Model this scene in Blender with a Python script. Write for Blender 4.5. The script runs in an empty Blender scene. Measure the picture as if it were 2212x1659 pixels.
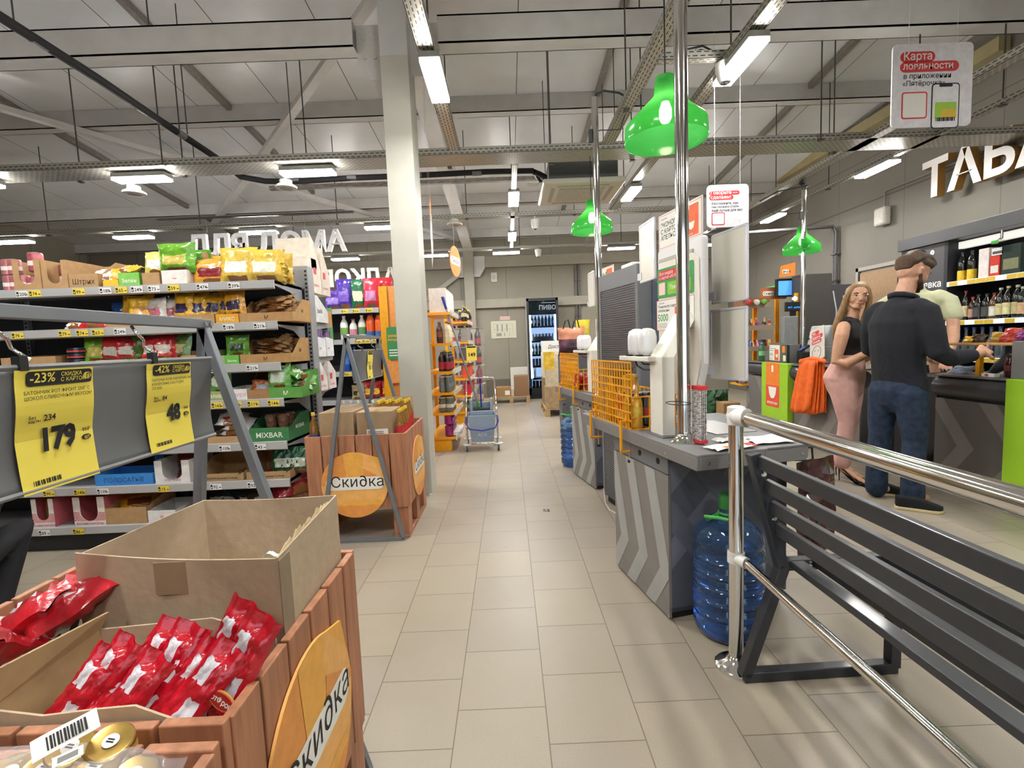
import bpy, math, random
import numpy as np
from mathutils import Matrix, Vector
random.seed(7)
SC = bpy.context.scene
COL = SC.collection
PI = math.pi
# ---------------------------------------------------------------- camera
IW, IH = 2212, 1659
FPX = 1034.4
CH = 1.25
RV = Vector((0.99915178, -0.00873258, -0.04024251))
UV = Vector((0.04083909, 0.08481227, 0.99555967))
FV = Vector((0.00528075, 0.99635868, -0.08509696))
C0 = Vector((0, 0, CH))
cam = bpy.data.objects.new('camera', bpy.data.cameras.new('camera'))
COL.objects.link(cam)
cam.data.sensor_fit = 'HORIZONTAL'; cam.data.sensor_width = 36
cam.data.lens = 36 * FPX / IW
cam.data.clip_start = 0.02; cam.data.clip_end = 100
M4 = Matrix.Identity(4)
for i in range(3):
    M4[i][0] = RV[i]; M4[i][1] = UV[i]; M4[i][2] = -FV[i]; M4[i][3] = C0[i]
cam.matrix_world = M4
SC.camera = cam
# world: the hall is closed, a little grey keeps openings from going black
w = bpy.data.worlds.new('world'); SC.world = w; w.use_nodes = True
w.node_tree.nodes['Background'].inputs[0].default_value = (0.72, 0.84, 1.0, 1)
w.node_tree.nodes['Background'].inputs[1].default_value = 2.6
SC.view_settings.view_transform = 'Standard'
SC.view_settings.look = 'None'
SC.view_settings.gamma = 1
SC.view_settings.use_curve_mapping = False
SC.view_settings.exposure = 0.5
SC.cycles.use_denoising = True
SC.cycles.max_bounces = 8
SC.cycles.diffuse_bounces = 4
SC.cycles.transparent_max_bounces = 16
SC.cycles.caustics_reflective = False
SC.cycles.caustics_refractive = False
SC.cycles.sample_clamp_indirect = 6
LAMP_E = 105.0          # radiance of the lamp diffusers


def _ray(x, y):
    return FV + RV * ((x - IW / 2) / FPX) + UV * ((IH / 2 - y) / FPX)
def atz(x, y, z=0.0):
    d = _ray(x, y); return C0 + d * ((z - CH) / d.z)
def aty(x, y, Y):
    d = _ray(x, y); return C0 + d * (Y / d.y)
def atx(x, y, X):
    d = _ray(x, y); return C0 + d * (X / d.x)

# ---------------------------------------------------------------- materials
def lin(h):
    h = h.lstrip('#')
    r = [int(h[i:i + 2], 16) / 255 for i in (0, 2, 4)]
    return tuple((c / 12.92 if c <= .04045 else ((c + .055) / 1.055) ** 2.4) for c in r) + (1,)
_mats = {}
def mat(col, rough=.5, metal=0., coat=0., noise=.06, scale=30., bump=0., trans=0., emit=0., ior=1.45, alpha=1., sub=0., stretch=None):
    key = (col, rough, metal, coat, noise, scale, bump, trans, emit, alpha, sub, stretch)
    if key in _mats: return _mats[key]
    m = bpy.data.materials.new('m_' + col.strip('#')); m.use_nodes = True
    nt = m.node_tree; b = nt.nodes['Principled BSDF']; L = nt.links.new
    c = lin(col)
    b.inputs['Base Color'].default_value = c
    b.inputs['Roughness'].default_value = rough
    b.inputs['Metallic'].default_value = metal
    b.inputs['Coat Weight'].default_value = coat
    b.inputs['Coat Roughness'].default_value = .08
    b.inputs['Transmission Weight'].default_value = trans
    b.inputs['IOR'].default_value = ior
    b.inputs['Alpha'].default_value = alpha
    if sub:
        b.inputs['Subsurface Weight'].default_value = sub
        b.inputs['Subsurface Radius'].default_value = (.012, .005, .003)
    if emit:
        b.inputs['Emission Color'].default_value = c
        b.inputs['Emission Strength'].default_value = emit
    if noise or bump:
        tc = nt.nodes.new('ShaderNodeTexCoord'); n = nt.nodes.new('ShaderNodeTexNoise')
        n.inputs['Scale'].default_value = scale; n.inputs['Detail'].default_value = 3
        src = tc.outputs['Object']
        if stretch:
            mp = nt.nodes.new('ShaderNodeMapping'); mp.inputs['Scale'].default_value = stretch
            L(src, mp.inputs[0]); src = mp.outputs[0]
        L(src, n.inputs['Vector'])
        if noise:
            r = nt.nodes.new('ShaderNodeValToRGB')
            r.color_ramp.elements[0].position = .3; r.color_ramp.elements[1].position = .7
            r.color_ramp.elements[0].color = tuple(x * (1 - noise * 1.6) for x in c[:3]) + (1,)
            r.color_ramp.elements[1].color = tuple(min(1, x * (1 + noise)) for x in c[:3]) + (1,)
            L(n.outputs['Fac'], r.inputs[0]); L(r.outputs[0], b.inputs['Base Color'])
        if bump:
            bp = nt.nodes.new('ShaderNodeBump'); bp.inputs['Strength'].default_value = bump
            bp.inputs['Distance'].default_value = .01
            L(n.outputs['Fac'], bp.inputs['Height']); L(bp.outputs[0], b.inputs['Normal'])
    _mats[key] = m
    return m
def film(col, noise=.1): return mat(col, .25, 0, .4, noise, 40, .35)      # plastic wrapper
def card(col, noise=.07): return mat(col, .85, 0, 0, noise, 25, .1)       # board / carton
def paint(col, rough=.45): return mat(col, rough, 0, 0, .04, 8)           # painted metal
def plain(col, rough=.6): return mat(col, rough, 0, 0, 0)
def nodes(m): return m.node_tree, m.node_tree.nodes['Principled BSDF']

# ---------------------------------------------------------------- mesh builder
class MB:
    def __init__(s): s.v = []; s.f = []; s.m = []
    def add(s, vs, fs, mi=0, M=None):
        o = len(s.v)
        if M is not None: vs = [M @ Vector(p) for p in vs]
        s.v += [tuple(p) for p in vs]
        for f in fs: s.f.append([o + i for i in f]); s.m.append(mi)
        return s
    def box(s, a, b, mi=0, M=None):
        x0, y0, z0 = a; x1, y1, z1 = b
        return s.add([(x0, y0, z0), (x1, y0, z0), (x1, y1, z0), (x0, y1, z0), (x0, y0, z1), (x1, y0, z1), (x1, y1, z1), (x0, y1, z1)],
              [(3, 2, 1, 0), (4, 5, 6, 7), (0, 1, 5, 4), (1, 2, 6, 5), (2, 3, 7, 6), (3, 0, 4, 7)], mi, M)
    def bar(s, p, q, w, h=None, mi=0, up=(0, 0, 1)):
        p = Vector(p); q = Vector(q); h = h or w
        d = (q - p); l = d.length; d.normalize(); u = Vector(up)
        if abs(d.dot(u)) > .98: u = Vector((1, 0, 0)) if abs(d.x) < .9 else Vector((0, 1, 0))
        r = d.cross(u).normalized(); u = r.cross(d)
        return s.box((-w / 2, 0, -h / 2), (w / 2, l, h / 2), mi, frame(p, r, d, u))
    def tube(s, pts, r, n=8, mi=0, closed=False):
        pts = [Vector(p) for p in pts]; N = len(pts); vs = []; fs = []
        rr = r if isinstance(r, (list, tuple)) else [r] * N
        pu = None
        for i, p in enumerate(pts):
            a = pts[i - 1] if (i or closed) else p; b = pts[(i + 1) % N] if (i < N - 1 or closed) else p
            d = (b - a).normalized()
            if pu is None:
                u = Vector((0, 0, 1)) if abs(d.z) < .9 else Vector((1, 0, 0))
            else: u = pu
            x = d.cross(u).normalized(); u = x.cross(d).normalized(); pu = u
            for k in range(n):
                t = 2 * PI * k / n; vs.append(p + (x * math.cos(t) + u * math.sin(t)) * rr[i])
        for i in range(N if closed else N - 1):
            j = (i + 1) % N
            for k in range(n):
                k2 = (k + 1) % n; fs.append((i * n + k, i * n + k2, j * n + k2, j * n + k))
        if not closed: fs.append(tuple(range(n))[::-1]); fs.append(tuple((N - 1) * n + k for k in range(n)))
        return s.add(vs, fs, mi)
    def lathe(s, prof, n=16, mi=0, M=None, sx=1, sy=1):
        vs = []; fs = []; N = len(prof)
        for r, z in prof:
            for k in range(n):
                t = 2 * PI * k / n; vs.append((r * math.cos(t) * sx, r * math.sin(t) * sy, z))
        mm = mi if isinstance(mi, (list, tuple)) else [mi] * (N - 1)
        o = len(s.v)
        s.add(vs, [], 0, M)
        for i in range(N - 1):
            for k in range(n):
                k2 = (k + 1) % n; s.f.append([o + i * n + k, o + i * n + k2, o + (i + 1) * n + k2, o + (i + 1) * n + k]); s.m.append(mm[i])
        s.f.append([o + k for k in range(n)][::-1]); s.m.append(mm[0])
        s.f.append([o + (N - 1) * n + k for k in range(n)]); s.m.append(mm[-1])
        return s
    def prism(s, poly, t, mi=0, M=None):
        n = len(poly)
        vs = [(x, y, 0) for x, y in poly] + [(x, y, t) for x, y in poly]
        fs = [tuple(range(n))[::-1], tuple(range(n, 2 * n))] + [(i, (i + 1) % n, n + (i + 1) % n, n + i) for i in range(n)]
        return s.add(vs, fs, mi, M)
    def quad(s, a, b, c, d, mi=0): return s.add([a, b, c, d], [(0, 1, 2, 3)], mi)
    def grid(s, fn, nu, nv, mi=0, M=None):
        vs = [fn(i / nu, j / nv) for j in range(nv + 1) for i in range(nu + 1)]
        o = len(s.v); s.add(vs, [], 0, M)
        for j in range(nv):
            for i in range(nu):
                a = o + j * (nu + 1) + i
                s.f.append([a, a + 1, a + nu + 2, a + nu + 1])
                s.m.append(mi((i + .5) / nu, (j + .5) / nv) if callable(mi) else mi)
        return s
    def text(s, body, size, M, mi=0, bold=0.0, align='LEFT', depth=0., sx=1.):
        vs, fs = _text(body, bold, align, depth / size if size else 0)
        S = Matrix.Diagonal((size * sx, size, size, 1))
        return s.add([S @ Vector(p) for p in vs], fs, mi, M)
    def build(s, name, mats, parent=None, loc=None, rot=None, smooth=False, bevel=0., weld=False, solid=0., subd=0, **kw):
        me = bpy.data.meshes.new(name)
        me.from_pydata(s.v, [], s.f)
        mats = mats if isinstance(mats, (list, tuple)) else [mats]
        for m in mats: me.materials.append(m)
        for p, i in zip(me.polygons, s.m): p.material_index = i
        me.update()
        if smooth:
            me.polygons.foreach_set('use_smooth', [True] * len(me.polygons))
            if smooth != 'all': me.set_sharp_from_angle(angle=math.radians(38))
        o = bpy.data.objects.new(name, me); COL.objects.link(o)
        if parent: o.parent = parent
        if loc: o.location = loc
        if rot: o.rotation_euler = rot
        if bevel:
            b = o.modifiers.new('b', 'BEVEL'); b.width = bevel; b.segments = 2; b.limit_method = 'ANGLE'
        if solid:
            b = o.modifiers.new('s', 'SOLIDIFY'); b.thickness = solid; b.offset = 0
        if subd:
            b = o.modifiers.new('u', 'SUBSURF'); b.levels = subd; b.render_levels = subd
        if kw: tag(o, **kw)
        return o
def frame(o, x, y, z):
    m = Matrix.Identity(4)
    for i in range(3): m[i][0] = x[i]; m[i][1] = y[i]; m[i][2] = z[i]; m[i][3] = o[i]
    return m
def T(x=0, y=0, z=0): return Matrix.Translation((x, y, z))
def RX(a): return Matrix.Rotation(a, 4, 'X')
def RY(a): return Matrix.Rotation(a, 4, 'Y')
def RZ(a): return Matrix.Rotation(a, 4, 'Z')
FRONT = RX(PI / 2)        # text plane standing up, facing -Y
_tc = {}
def _text(body, bold, align, depth):
    k = (body, bold, align, depth)
    if k not in _tc:
        cu = bpy.data.curves.new('t', 'FONT'); cu.body = body; cu.size = 1; cu.offset = bold; cu.align_x = align; cu.extrude = depth / 2
        cu.resolution_u = 2
        ob = bpy.data.objects.new('t', cu); me = bpy.data.meshes.new_from_object(ob)
        _tc[k] = ([tuple(v.co) for v in me.vertices], [tuple(p.vertices) for p in me.polygons])
        bpy.data.objects.remove(ob); bpy.data.meshes.remove(me); bpy.data.curves.remove(cu)
    return _tc[k]
def rrect(x0, y0, x1, y1, r, n=5):
    out = []
    for cx, cy, a in ((x1 - r, y1 - r, 0), (x0 + r, y1 - r, 90), (x0 + r, y0 + r, 180), (x1 - r, y0 + r, 270)):
        for k in range(n + 1):
            t = math.radians(a + 90 * k / n); out.append((cx + r * math.cos(t), cy + r * math.sin(t)))
    return out
def circle(r, n=32, cx=0, cy=0): return [(cx + r * math.cos(2 * PI * k / n), cy + r * math.sin(2 * PI * k / n)) for k in range(n)]
def tag(o, label=None, cat=None, group=None, kind=None):
    if label: o['label'] = label
    if cat: o['category'] = cat
    if group: o['group'] = group
    if kind: o['kind'] = kind
    return o
def thing(name, label, cat, loc=(0, 0, 0), rz=0, group=None, kind=None, rot=None):
    o = bpy.data.objects.new(name, None); COL.objects.link(o); o.empty_display_size = .05
    o.location = loc; o.rotation_euler = rot or (0, 0, rz)
    return tag(o, label, cat, group, kind)
_kids = {}
def dup(root, loc=None, rz=None, label=None, group=None, rot=None, scale=None):
    def cp(o, par):
        c = o.copy(); COL.objects.link(c)
        if par: c.parent = par
        for ch in o.children: cp(ch, c)
        return c
    r = cp(root, None)
    if loc is not None: r.location = loc
    if rz is not None: r.rotation_euler = (0, 0, rz)
    if rot is not None: r.rotation_euler = rot
    if scale is not None: r.scale = (scale,) * 3 if not isinstance(scale, (tuple, list)) else scale
    if label: r['label'] = label
    if group: r['group'] = group
    return r
def onebox(name, a, b, m, bevel=0, parent=None, **kw):
    return MB().box(a, b).build(name, m, parent, bevel=bevel, **kw)
def struct(name, mb, m, **k): 
    o = mb.build(name, m, **k); o['kind'] = 'structure'; return o
# ================================================================ SETTING
XR, YB, XL, YN = 5.15, 11.2, -9.5, -4.0
def ceil_z(y): return 4.88 - .0986 * y
# floor: square stoneware tiles in a running bond along the aisle
def floor_mat():
    m = bpy.data.materials.new('floor_tiles'); m.use_nodes = True
    nt, b = nodes(m); N = nt.nodes.new; L = nt.links.new
    tc = N('ShaderNodeTexCoord'); sp = N('ShaderNodeSeparateXYZ'); L(tc.outputs['Object'], sp.inputs[0])
    cb = N('ShaderNodeCombineXYZ')
    a1 = N('ShaderNodeMath'); a1.operation = 'ADD'; a1.inputs[1].default_value = 31.11 * 4 - 2.1685 + .0
    a2 = N('ShaderNodeMath'); a2.operation = 'ADD'; a2.inputs[1].default_value = 30.15 * 2 - .0794
    L(sp.outputs['Y'], a1.inputs[0]); L(sp.outputs['X'], a2.inputs[0])
    L(a1.outputs[0], cb.inputs['X']); L(a2.outputs[0], cb.inputs['Y'])
    br = N('ShaderNodeTexBrick'); L(cb.outputs[0], br.inputs['Vector'])
    br.offset = .5; br.offset_frequency = 2; br.squash = 1
    br.inputs['Scale'].default_value = 1
    br.inputs['Brick Width'].default_value = .3111; br.inputs['Row Height'].default_value = .3015
    br.inputs['Mortar Size'].default_value = .0022; br.inputs['Mortar Smooth'].default_value = .25
    br.inputs['Bias'].default_value = 0
    br.inputs['Color1'].default_value = lin('#a39988'); br.inputs['Color2'].default_value = lin('#9d9386')
    br.inputs['Mortar'].default_value = lin('#716858')
    def noise(sc, det=4, rough=.6):
        n = N('ShaderNodeTexNoise'); n.inputs['Scale'].default_value = sc; n.inputs['Detail'].default_value = det
        n.inputs['Roughness'].default_value = rough; L(tc.outputs['Object'], n.inputs['Vector']); return n
    def ramp(src, p0, p1, c0, c1):
        r = N('ShaderNodeValToRGB'); r.color_ramp.elements[0].position = p0; r.color_ramp.elements[1].position = p1
        r.color_ramp.elements[0].color = c0; r.color_ramp.elements[1].color = c1; L(src, r.inputs[0]); return r
    def mul(a, bsock, fac=1.):
        x = N('ShaderNodeMix'); x.data_type = 'RGBA'; x.blend_type = 'MULTIPLY'; x.inputs[0].default_value = fac
        L(a, x.inputs[6]); L(bsock, x.inputs[7]); return x.outputs[2]
    fine = ramp(noise(260, 2).outputs['Fac'], .35, .65, (.9, .9, .9, 1), (1.04, 1.04, 1.04, 1))
    big = ramp(noise(1.1, 5).outputs['Fac'], .35, .7, (.93, .92, .9, 1), (1.03, 1.03, 1.03, 1))
    # scuffs and dried drops: sparse dark flecks of their own shape
    n3 = noise(5.5, 8, .72)
    sp3 = ramp(n3.outputs['Fac'], .66, .73, (1, 1, 1, 1), (.68, .62, .54, 1))
    n4 = noise(23, 6, .7)
    sp4 = ramp(n4.outputs['Fac'], .70, .74, (1, 1, 1, 1), (.62, .55, .46, 1))
    c = mul(br.outputs['Color'], fine.outputs[0]); c = mul(c, big.outputs[0]); c = mul(c, sp3.outputs[0], .8); c = mul(c, sp4.outputs[0], .8)
    L(c, b.inputs['Base Color'])
    rr = N('ShaderNodeMapRange'); rr.inputs[3].default_value = .30; rr.inputs[4].default_value = .48
    L(n3.outputs['Fac'], rr.inputs[0]); L(rr.outputs[0], b.inputs['Roughness'])
    bp = N('ShaderNodeBump'); bp.inputs['Strength'].default_value = .35; bp.inputs['Distance'].default_value = .002; bp.invert = True
    L(br.outputs['Fac'], bp.inputs['Height']); L(bp.outputs[0], b.inputs['Normal'])
    return m
struct('floor', MB().box((XL, YN, -.1), (XR + .1, YB + .1, 0)), floor_mat())
def panel_mat(name, col, axis, step, phase, rough, lines=(), linec='#5d564c', spec=.5):
    """sandwich panels: flat colour with joint lines every `step` along `axis` and at the given heights"""
    m = bpy.data.materials.new(name); m.use_nodes = True
    nt, b = nodes(m); N = nt.nodes.new; L = nt.links.new
    tc = N('ShaderNodeTexCoord'); sp = N('ShaderNodeSeparateXYZ'); L(tc.outputs['Object'], sp.inputs[0])
    def ma(op, a, v=None):
        x = N('ShaderNodeMath'); x.operation = op
        if isinstance(a, (int, float)): x.inputs[0].default_value = a
        else: L(a, x.inputs[0])
        if v is not None:
            if isinstance(v, (int, float)): x.inputs[1].default_value = v
            else: L(v, x.inputs[1])
        return x.outputs[0]
    acc = None
    s = ma('ADD', sp.outputs[axis], 100 * step - phase); s = ma('MODULO', s, step); s = ma('SUBTRACT', s, step / 2); s = ma('ABSOLUTE', s)
    acc = ma('GREATER_THAN', s, step / 2 - .0045)
    for ax, v, wd in lines:
        t = ma('SUBTRACT', sp.outputs[ax], v); t = ma('ABSOLUTE', t); t = ma('LESS_THAN', t, wd); acc = ma('MAXIMUM', acc, t)
    n = N('ShaderNodeTexNoise'); n.inputs['Scale'].default_value = 2.2; n.inputs['Detail'].default_value = 4; L(tc.outputs['Object'], n.inputs['Vector'])
    r = N('ShaderNodeValToRGB'); c = lin(col); r.color_ramp.elements[0].position = .3; r.color_ramp.elements[1].position = .7
    r.color_ramp.elements[0].color = tuple(x * .95 for x in c[:3]) + (1,); r.color_ramp.elements[1].color = tuple(x * 1.04 for x in c[:3]) + (1,)
    L(n.outputs['Fac'], r.inputs[0])
    mx = N('ShaderNodeMix'); mx.data_type = 'RGBA'; L(acc, mx.inputs[0]); L(r.outputs[0], mx.inputs[6]); mx.inputs[7].default_value = lin(linec)
    L(mx.outputs[2], b.inputs['Base Color']); b.inputs['Roughness'].default_value = rough
    b.inputs['Specular IOR Level'].default_value = spec
    return m
# ceiling slopes down towards the back wall, panel joints run down the slope
cb = MB(); zn, zf = ceil_z(YN), ceil_z(YB + .1)
cb.add([(XL, YN, zn), (XR + .1, YN, zn), (XR + .1, YB + .1, zf), (XL, YB + .1, zf), (XL, YN, zn + .1), (XR + .1, YN, zn + .1), (XR + .1, YB + .1, zf + .1), (XL, YB + .1, zf + .1)],
       [(3, 2, 1, 0), (4, 5, 6, 7), (0, 1, 5, 4), (1, 2, 6, 5), (2, 3, 7, 6), (3, 0, 4, 7)])
struct('ceiling', cb, panel_mat('ceiling_panel', '#e4e6e8', 'X', .97, .228, .28))
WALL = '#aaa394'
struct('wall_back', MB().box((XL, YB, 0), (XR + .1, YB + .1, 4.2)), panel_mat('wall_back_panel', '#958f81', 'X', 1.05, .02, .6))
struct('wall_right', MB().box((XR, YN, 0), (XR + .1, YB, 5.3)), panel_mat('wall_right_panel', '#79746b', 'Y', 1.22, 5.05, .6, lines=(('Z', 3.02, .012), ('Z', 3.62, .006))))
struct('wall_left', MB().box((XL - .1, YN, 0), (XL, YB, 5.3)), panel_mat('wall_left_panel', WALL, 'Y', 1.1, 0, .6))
struct('wall_front', MB().box((XL, YN - .1, 0), (-2.5, YN, 5.4)).box((4.6, YN - .1, 0), (XR, YN, 5.4)).box((-2.5, YN - .1, 3.0), (4.6, YN, 5.4)), panel_mat('wall_front_panel', WALL, 'X', 1.1, 0, .6))

for k in range(4):
    x0_ = -2.5 + 7.1 * k / 4; r = thing('window_%d' % (k + 1), 'shopfront window pane in the wall behind the viewpoint', 'window', (x0_, YN - .05, 0), kind='structure', group='shopfront windows'); m = MB()
    for a, b in (((0, -.04, 0), (.06, .04, 3.0)), ((1.715, -.04, 0), (1.775, .04, 3.0)), ((.06, -.04, 0), (1.715, .04, .08)), ((.06, -.04, 2.94), (1.715, .04, 3.0))): m.box(a, b)
    m.build('frame', mat('#4a4b4d', .4, .3), r); MB().box((.06, -.004, .08), (1.715, .004, 2.94)).build('pane', mat('#eef4f4', .02, 0, 0, 0, trans=1., ior=1.05), r)
BEAM = mat('#cfcdca', .5, 0, 0, .04, 6)
BEAMD = mat('#8f9092', .5, 0, 0, .04, 6)
def ibeam(p, q, h, wd, side=(0, 0, 1), t=.012, mi=0):
    """I section between two points, top at the points"""
    m = MB(); p = Vector(p); q = Vector(q); up = Vector(side)
    for off, ww, hh in ((-t / 2, wd, t), (-h / 2, t, h), (-h + t / 2, wd, t)):
        m.bar(p + up * off, q + up * off, ww, hh, mi)
    return m
def sb(name, mb, label, cat='beam', m=None, **k):
    o = mb.build(name, m or BEAM, **k); tag(o, label, cat, kind='structure'); return o
YC = 4.10
# square tube column, lamp cutoff coloured in as a paler top, and its ties
cc = MB(); cc.box((-.915, 3.985, 0), (-.695, 4.25, 3.545), 1); cc.box((-.915, 3.985, 3.545), (-.695, 4.25, ceil_z(4.3)), 0); 
cc.box((-.72, 3.95, 0), (-.695, 4.28, 0.004), 0)
sb('column', cc, 'tall square steel column in the middle of the shop beside the aisle', 'column', [mat('#c9c8c8', .5, 0, 0, .03, 6), mat('#bbb9ae', .5, 0, 0, .03, 6)], bevel=.012)
def tie(x0, x1, y, ztop, h, lab):
    m = MB(); m.box((x0, y - .06, ztop - h), (x1, y - .052, ztop)); m.box((x0, y - .06, ztop - h), (x1, y + .10, ztop - h + .012)); m.box((x0, y - .06, ztop - .012), (x1, y + .1, ztop)); m.box((x0, y + .092, ztop - h), (x1, y + .1, ztop))
    return sb('tie_beam', m, lab)
tie(XL, -1.12, YC - .06, 3.83, .21, 'grey steel tie beam crossing the ceiling on the left of the column')
tie(-.45, XR, YC - .06, 3.83, .21, 'grey steel tie beam crossing the ceiling on the right of the column')
def gusset(x0, x1, y, zt, zb, cut, lab, flip):
    w_ = x1 - x0
    P = [(0, zt), (w_, zt), (w_, zb), (w_ * .5, zb), (0, zb + cut)] if not flip else [(0, zt), (w_, zt), (w_, zb + cut), (w_ * .5, zb), (0, zb)]
    m = MB().prism(P, .012, 0, T(x0, y, 0) @ RX(PI / 2))
    for bx in (.3, .7):
        for bz in (.25, .6): m.lathe([(.014, 0), (.014, .012)], 6, 0, T(x0 + w_ * bx, y - .012, zb + (zt - zb) * (bz + .15)) @ RX(PI / 2))
    return sb('gusset_plate', m, lab, 'bracket')
gusset(-1.12, -.915, 4.1, 3.84, 3.42, .14, 'bolted gusset plate on the left side of the column top', False)
gusset(-.695, -.45, 4.1, 3.84, 3.44, .14, 'bolted gusset plate on the right side of the column top', True)
# sloped rafter on the column line, purlins along X and thin channels down the slope
m = MB(); y0, y1 = 4.3, YB - .05
for a, wd, hh in ((0, .2, .012), (-.15, .010, .3), (-.3, .2, .012)):
    m.bar((-.8, y0, ceil_z(y0) - .16 + a), (-.8, y1, ceil_z(y1) - .16 + a), wd, hh)
sb('rafter', m, 'sloped steel rafter running from the column to the back wall')
def purlin(y, lab, x0=XL, x1=XR):
    z = ceil_z(y); m = MB(); m.box((x0, y, z - .2), (x1, y + .01, z - .005)); m.box((x0, y, z - .2), (x1, y + .14, z - .19)); m.box((x0, y + .13, z - .2), (x1, y + .14, z - .16))
    return sb('purlin', m, lab, 'purlin')
purlin(6.12, 'grey ceiling purlin crossing the hall behind the column top')
purlin(9.0, 'second ceiling purlin crossing the hall above the far trays')
purlin(3.0 - .5, 'ceiling purlin crossing the hall in front of the column')
purlin(10.9, 'ceiling purlin close under the roof along the back wall')
CHAN = mat('#8d8780', .5, .2, 0, .1, 20)
def channel(x, ya, yb, lab):
    m = MB()
    z = lambda y: ceil_z(y) - .01
    m.bar((x, ya, z(ya) - .03), (x, yb, z(yb) - .03), .06, .06); 
    return sb('ceiling_channel', m, lab, 'channel', CHAN)
channel(-3.27, 2.0, 8.6, 'thin steel channel down the ceiling slope left of the column')
channel(-5.72, 2.0, 11, 'thin steel channel down the ceiling slope above the far left shelves')
channel(3.83, 2.0, 9.8, 'thin steel channel down the ceiling slope near the right wall')
channel(1.22, 4.5, 10.0, 'thin steel channel down the ceiling slope above the checkouts')
# roof bracing (flat bars seen from below) on the left bay
def brace(a, b, lab, wd=.09):
    m = MB(); a = Vector((a[0], a[1], ceil_z(a[1]) - .25)); b = Vector((b[0], b[1], ceil_z(b[1]) - .25))
    m.bar(a, b, wd, .06); return sb('roof_brace', m, lab, 'brace')
brace((-1.0, 4.3), (-6.6, 10.6), 'diagonal roof brace running from the column head to the far left')
brace((-6.4, 4.6), (-1.0, 10.8), 'diagonal roof brace crossing the left bay towards the back wall column')
m = MB(); m.box((-3.1, 6.62, 3.42), (1.25, 6.68, 3.47)); sb('cross_channel', m, 'thin dirty cross channel hung below the second purlin', 'channel', mat('#9a928a', .5, .2, 0, .25, 14, stretch=(1, 4, 4)))
# back wall column, knee brackets, rails
m = MB(); m.box((-.93, YB - .22, 0), (-.70, YB, 3.62)); sb('wall_column', m, 'square steel column standing against the back wall', 'column', mat('#a09a8c', .5, 0, 0, .03, 6), bevel=.01)
BW = mat('#a19b8d', .5, 0, 0, .03, 6)
m = MB(); m.box((-.45, YB - .16, 2.98), (XR, YB, 3.22)); sb('wall_beam', m, 'steel beam along the back wall right of the wall column', 'beam', BW, bevel=.008)
m = MB(); m.box((XL, YB - .16, 2.98), (-1.18, YB, 3.22)); sb('wall_beam', m, 'steel beam along the back wall left of the wall column', 'beam', BW, bevel=.008)
gusset(-1.18, -.93, YB - .12, 3.24, 2.78, .2, 'bolted plate left of the back wall column', False)
gusset(-.70, -.45, YB - .12, 3.24, 2.78, .2, 'bolted plate right of the back wall column', True)
m = MB(); m.bar((-1.0, YB - .1, 2.88), (-2.2, YB - .1, 2.05), .12, .1); sb('knee_brace', m, 'short slanted knee brace below the left bolted plate on the back wall', 'brace', BW)
m = MB(); m.box((-.70, YB - .12, 2.07), (4.2, YB, 2.27)); sb('wall_rail', m, 'horizontal steel rail across the back wall behind the beer fridge', 'rail', BW, bevel=.008)
m = MB(); m.box((XL, YB - .12, 2.07), (-.93, YB, 2.27)); sb('wall_rail', m, 'horizontal steel rail across the back wall left of the wall column', 'rail', BW, bevel=.008)
m = MB(); m.box((XR - .14, 5.0, 3.96), (XR - .02, YB, 4.1)); sb('eaves_beam', m, 'yellowish beam along the top of the right wall', 'beam', mat('#a79a74', .6, 0, 0, .05, 6))
o = MB().box((-.6, YB - .02, .0), (4, YB, .42)).build('baseboard_back', mat('#6d665a', .7)); o['kind'] = 'structure'

# ---------------------------------------------------------------- cable trays
def tray_mat():
    m = bpy.data.materials.new('galvanised_tray'); m.use_nodes = True
    nt, b = nodes(m); N = nt.nodes.new; L = nt.links.new
    tc = N('ShaderNodeTexCoord'); sp = N('ShaderNodeSeparateXYZ'); L(tc.outputs['Object'], sp.inputs[0])
    br = N('ShaderNodeTexBrick'); cbx = N('ShaderNodeCombineXYZ')
    # slots run along the tray; object-space X is the tray's length
    L(sp.outputs['X'], cbx.inputs['X'])
    ad = N('ShaderNodeMath'); ad.operation = 'ADD'; L(sp.outputs['Y'], ad.inputs[0]); L(sp.outputs['Z'], ad.inputs[1]); L(ad.outputs[0], cbx.inputs['Y'])
    L(cbx.outputs[0], br.inputs['Vector'])
    br.inputs['Scale'].default_value = 1; br.inputs['Brick Width'].default_value = .05; br.inputs['Row Height'].default_value = .025
    br.inputs['Mortar Size'].default_value = .0095; br.inputs['Mortar Smooth'].default_value = .1
    br.inputs['Color1'].default_value = br.inputs['Color2'].default_value = lin('#3a3733'); br.inputs['Mortar'].default_value = lin('#b5b1a6')
    n = N('ShaderNodeTexNoise'); n.inputs['Scale'].default_value = 9; L(tc.outputs['Object'], n.inputs['Vector'])
    L(br.outputs['Color'], b.inputs['Base Color']); b.inputs['Metallic'].default_value = .55
    rr = N('ShaderNodeMapRange'); rr.inputs[3].default_value = .3; rr.inputs[4].default_value = .5; L(n.outputs['Fac'], rr.inputs[0]); L(rr.outputs[0], b.inputs['Roughness'])
    return m
TRAY = tray_mat(); GALV = mat('#9b978f', .4, .6, 0, .08, 30); ROD = mat('#55524d', .4, .7, 0, .05, 30)
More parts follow.
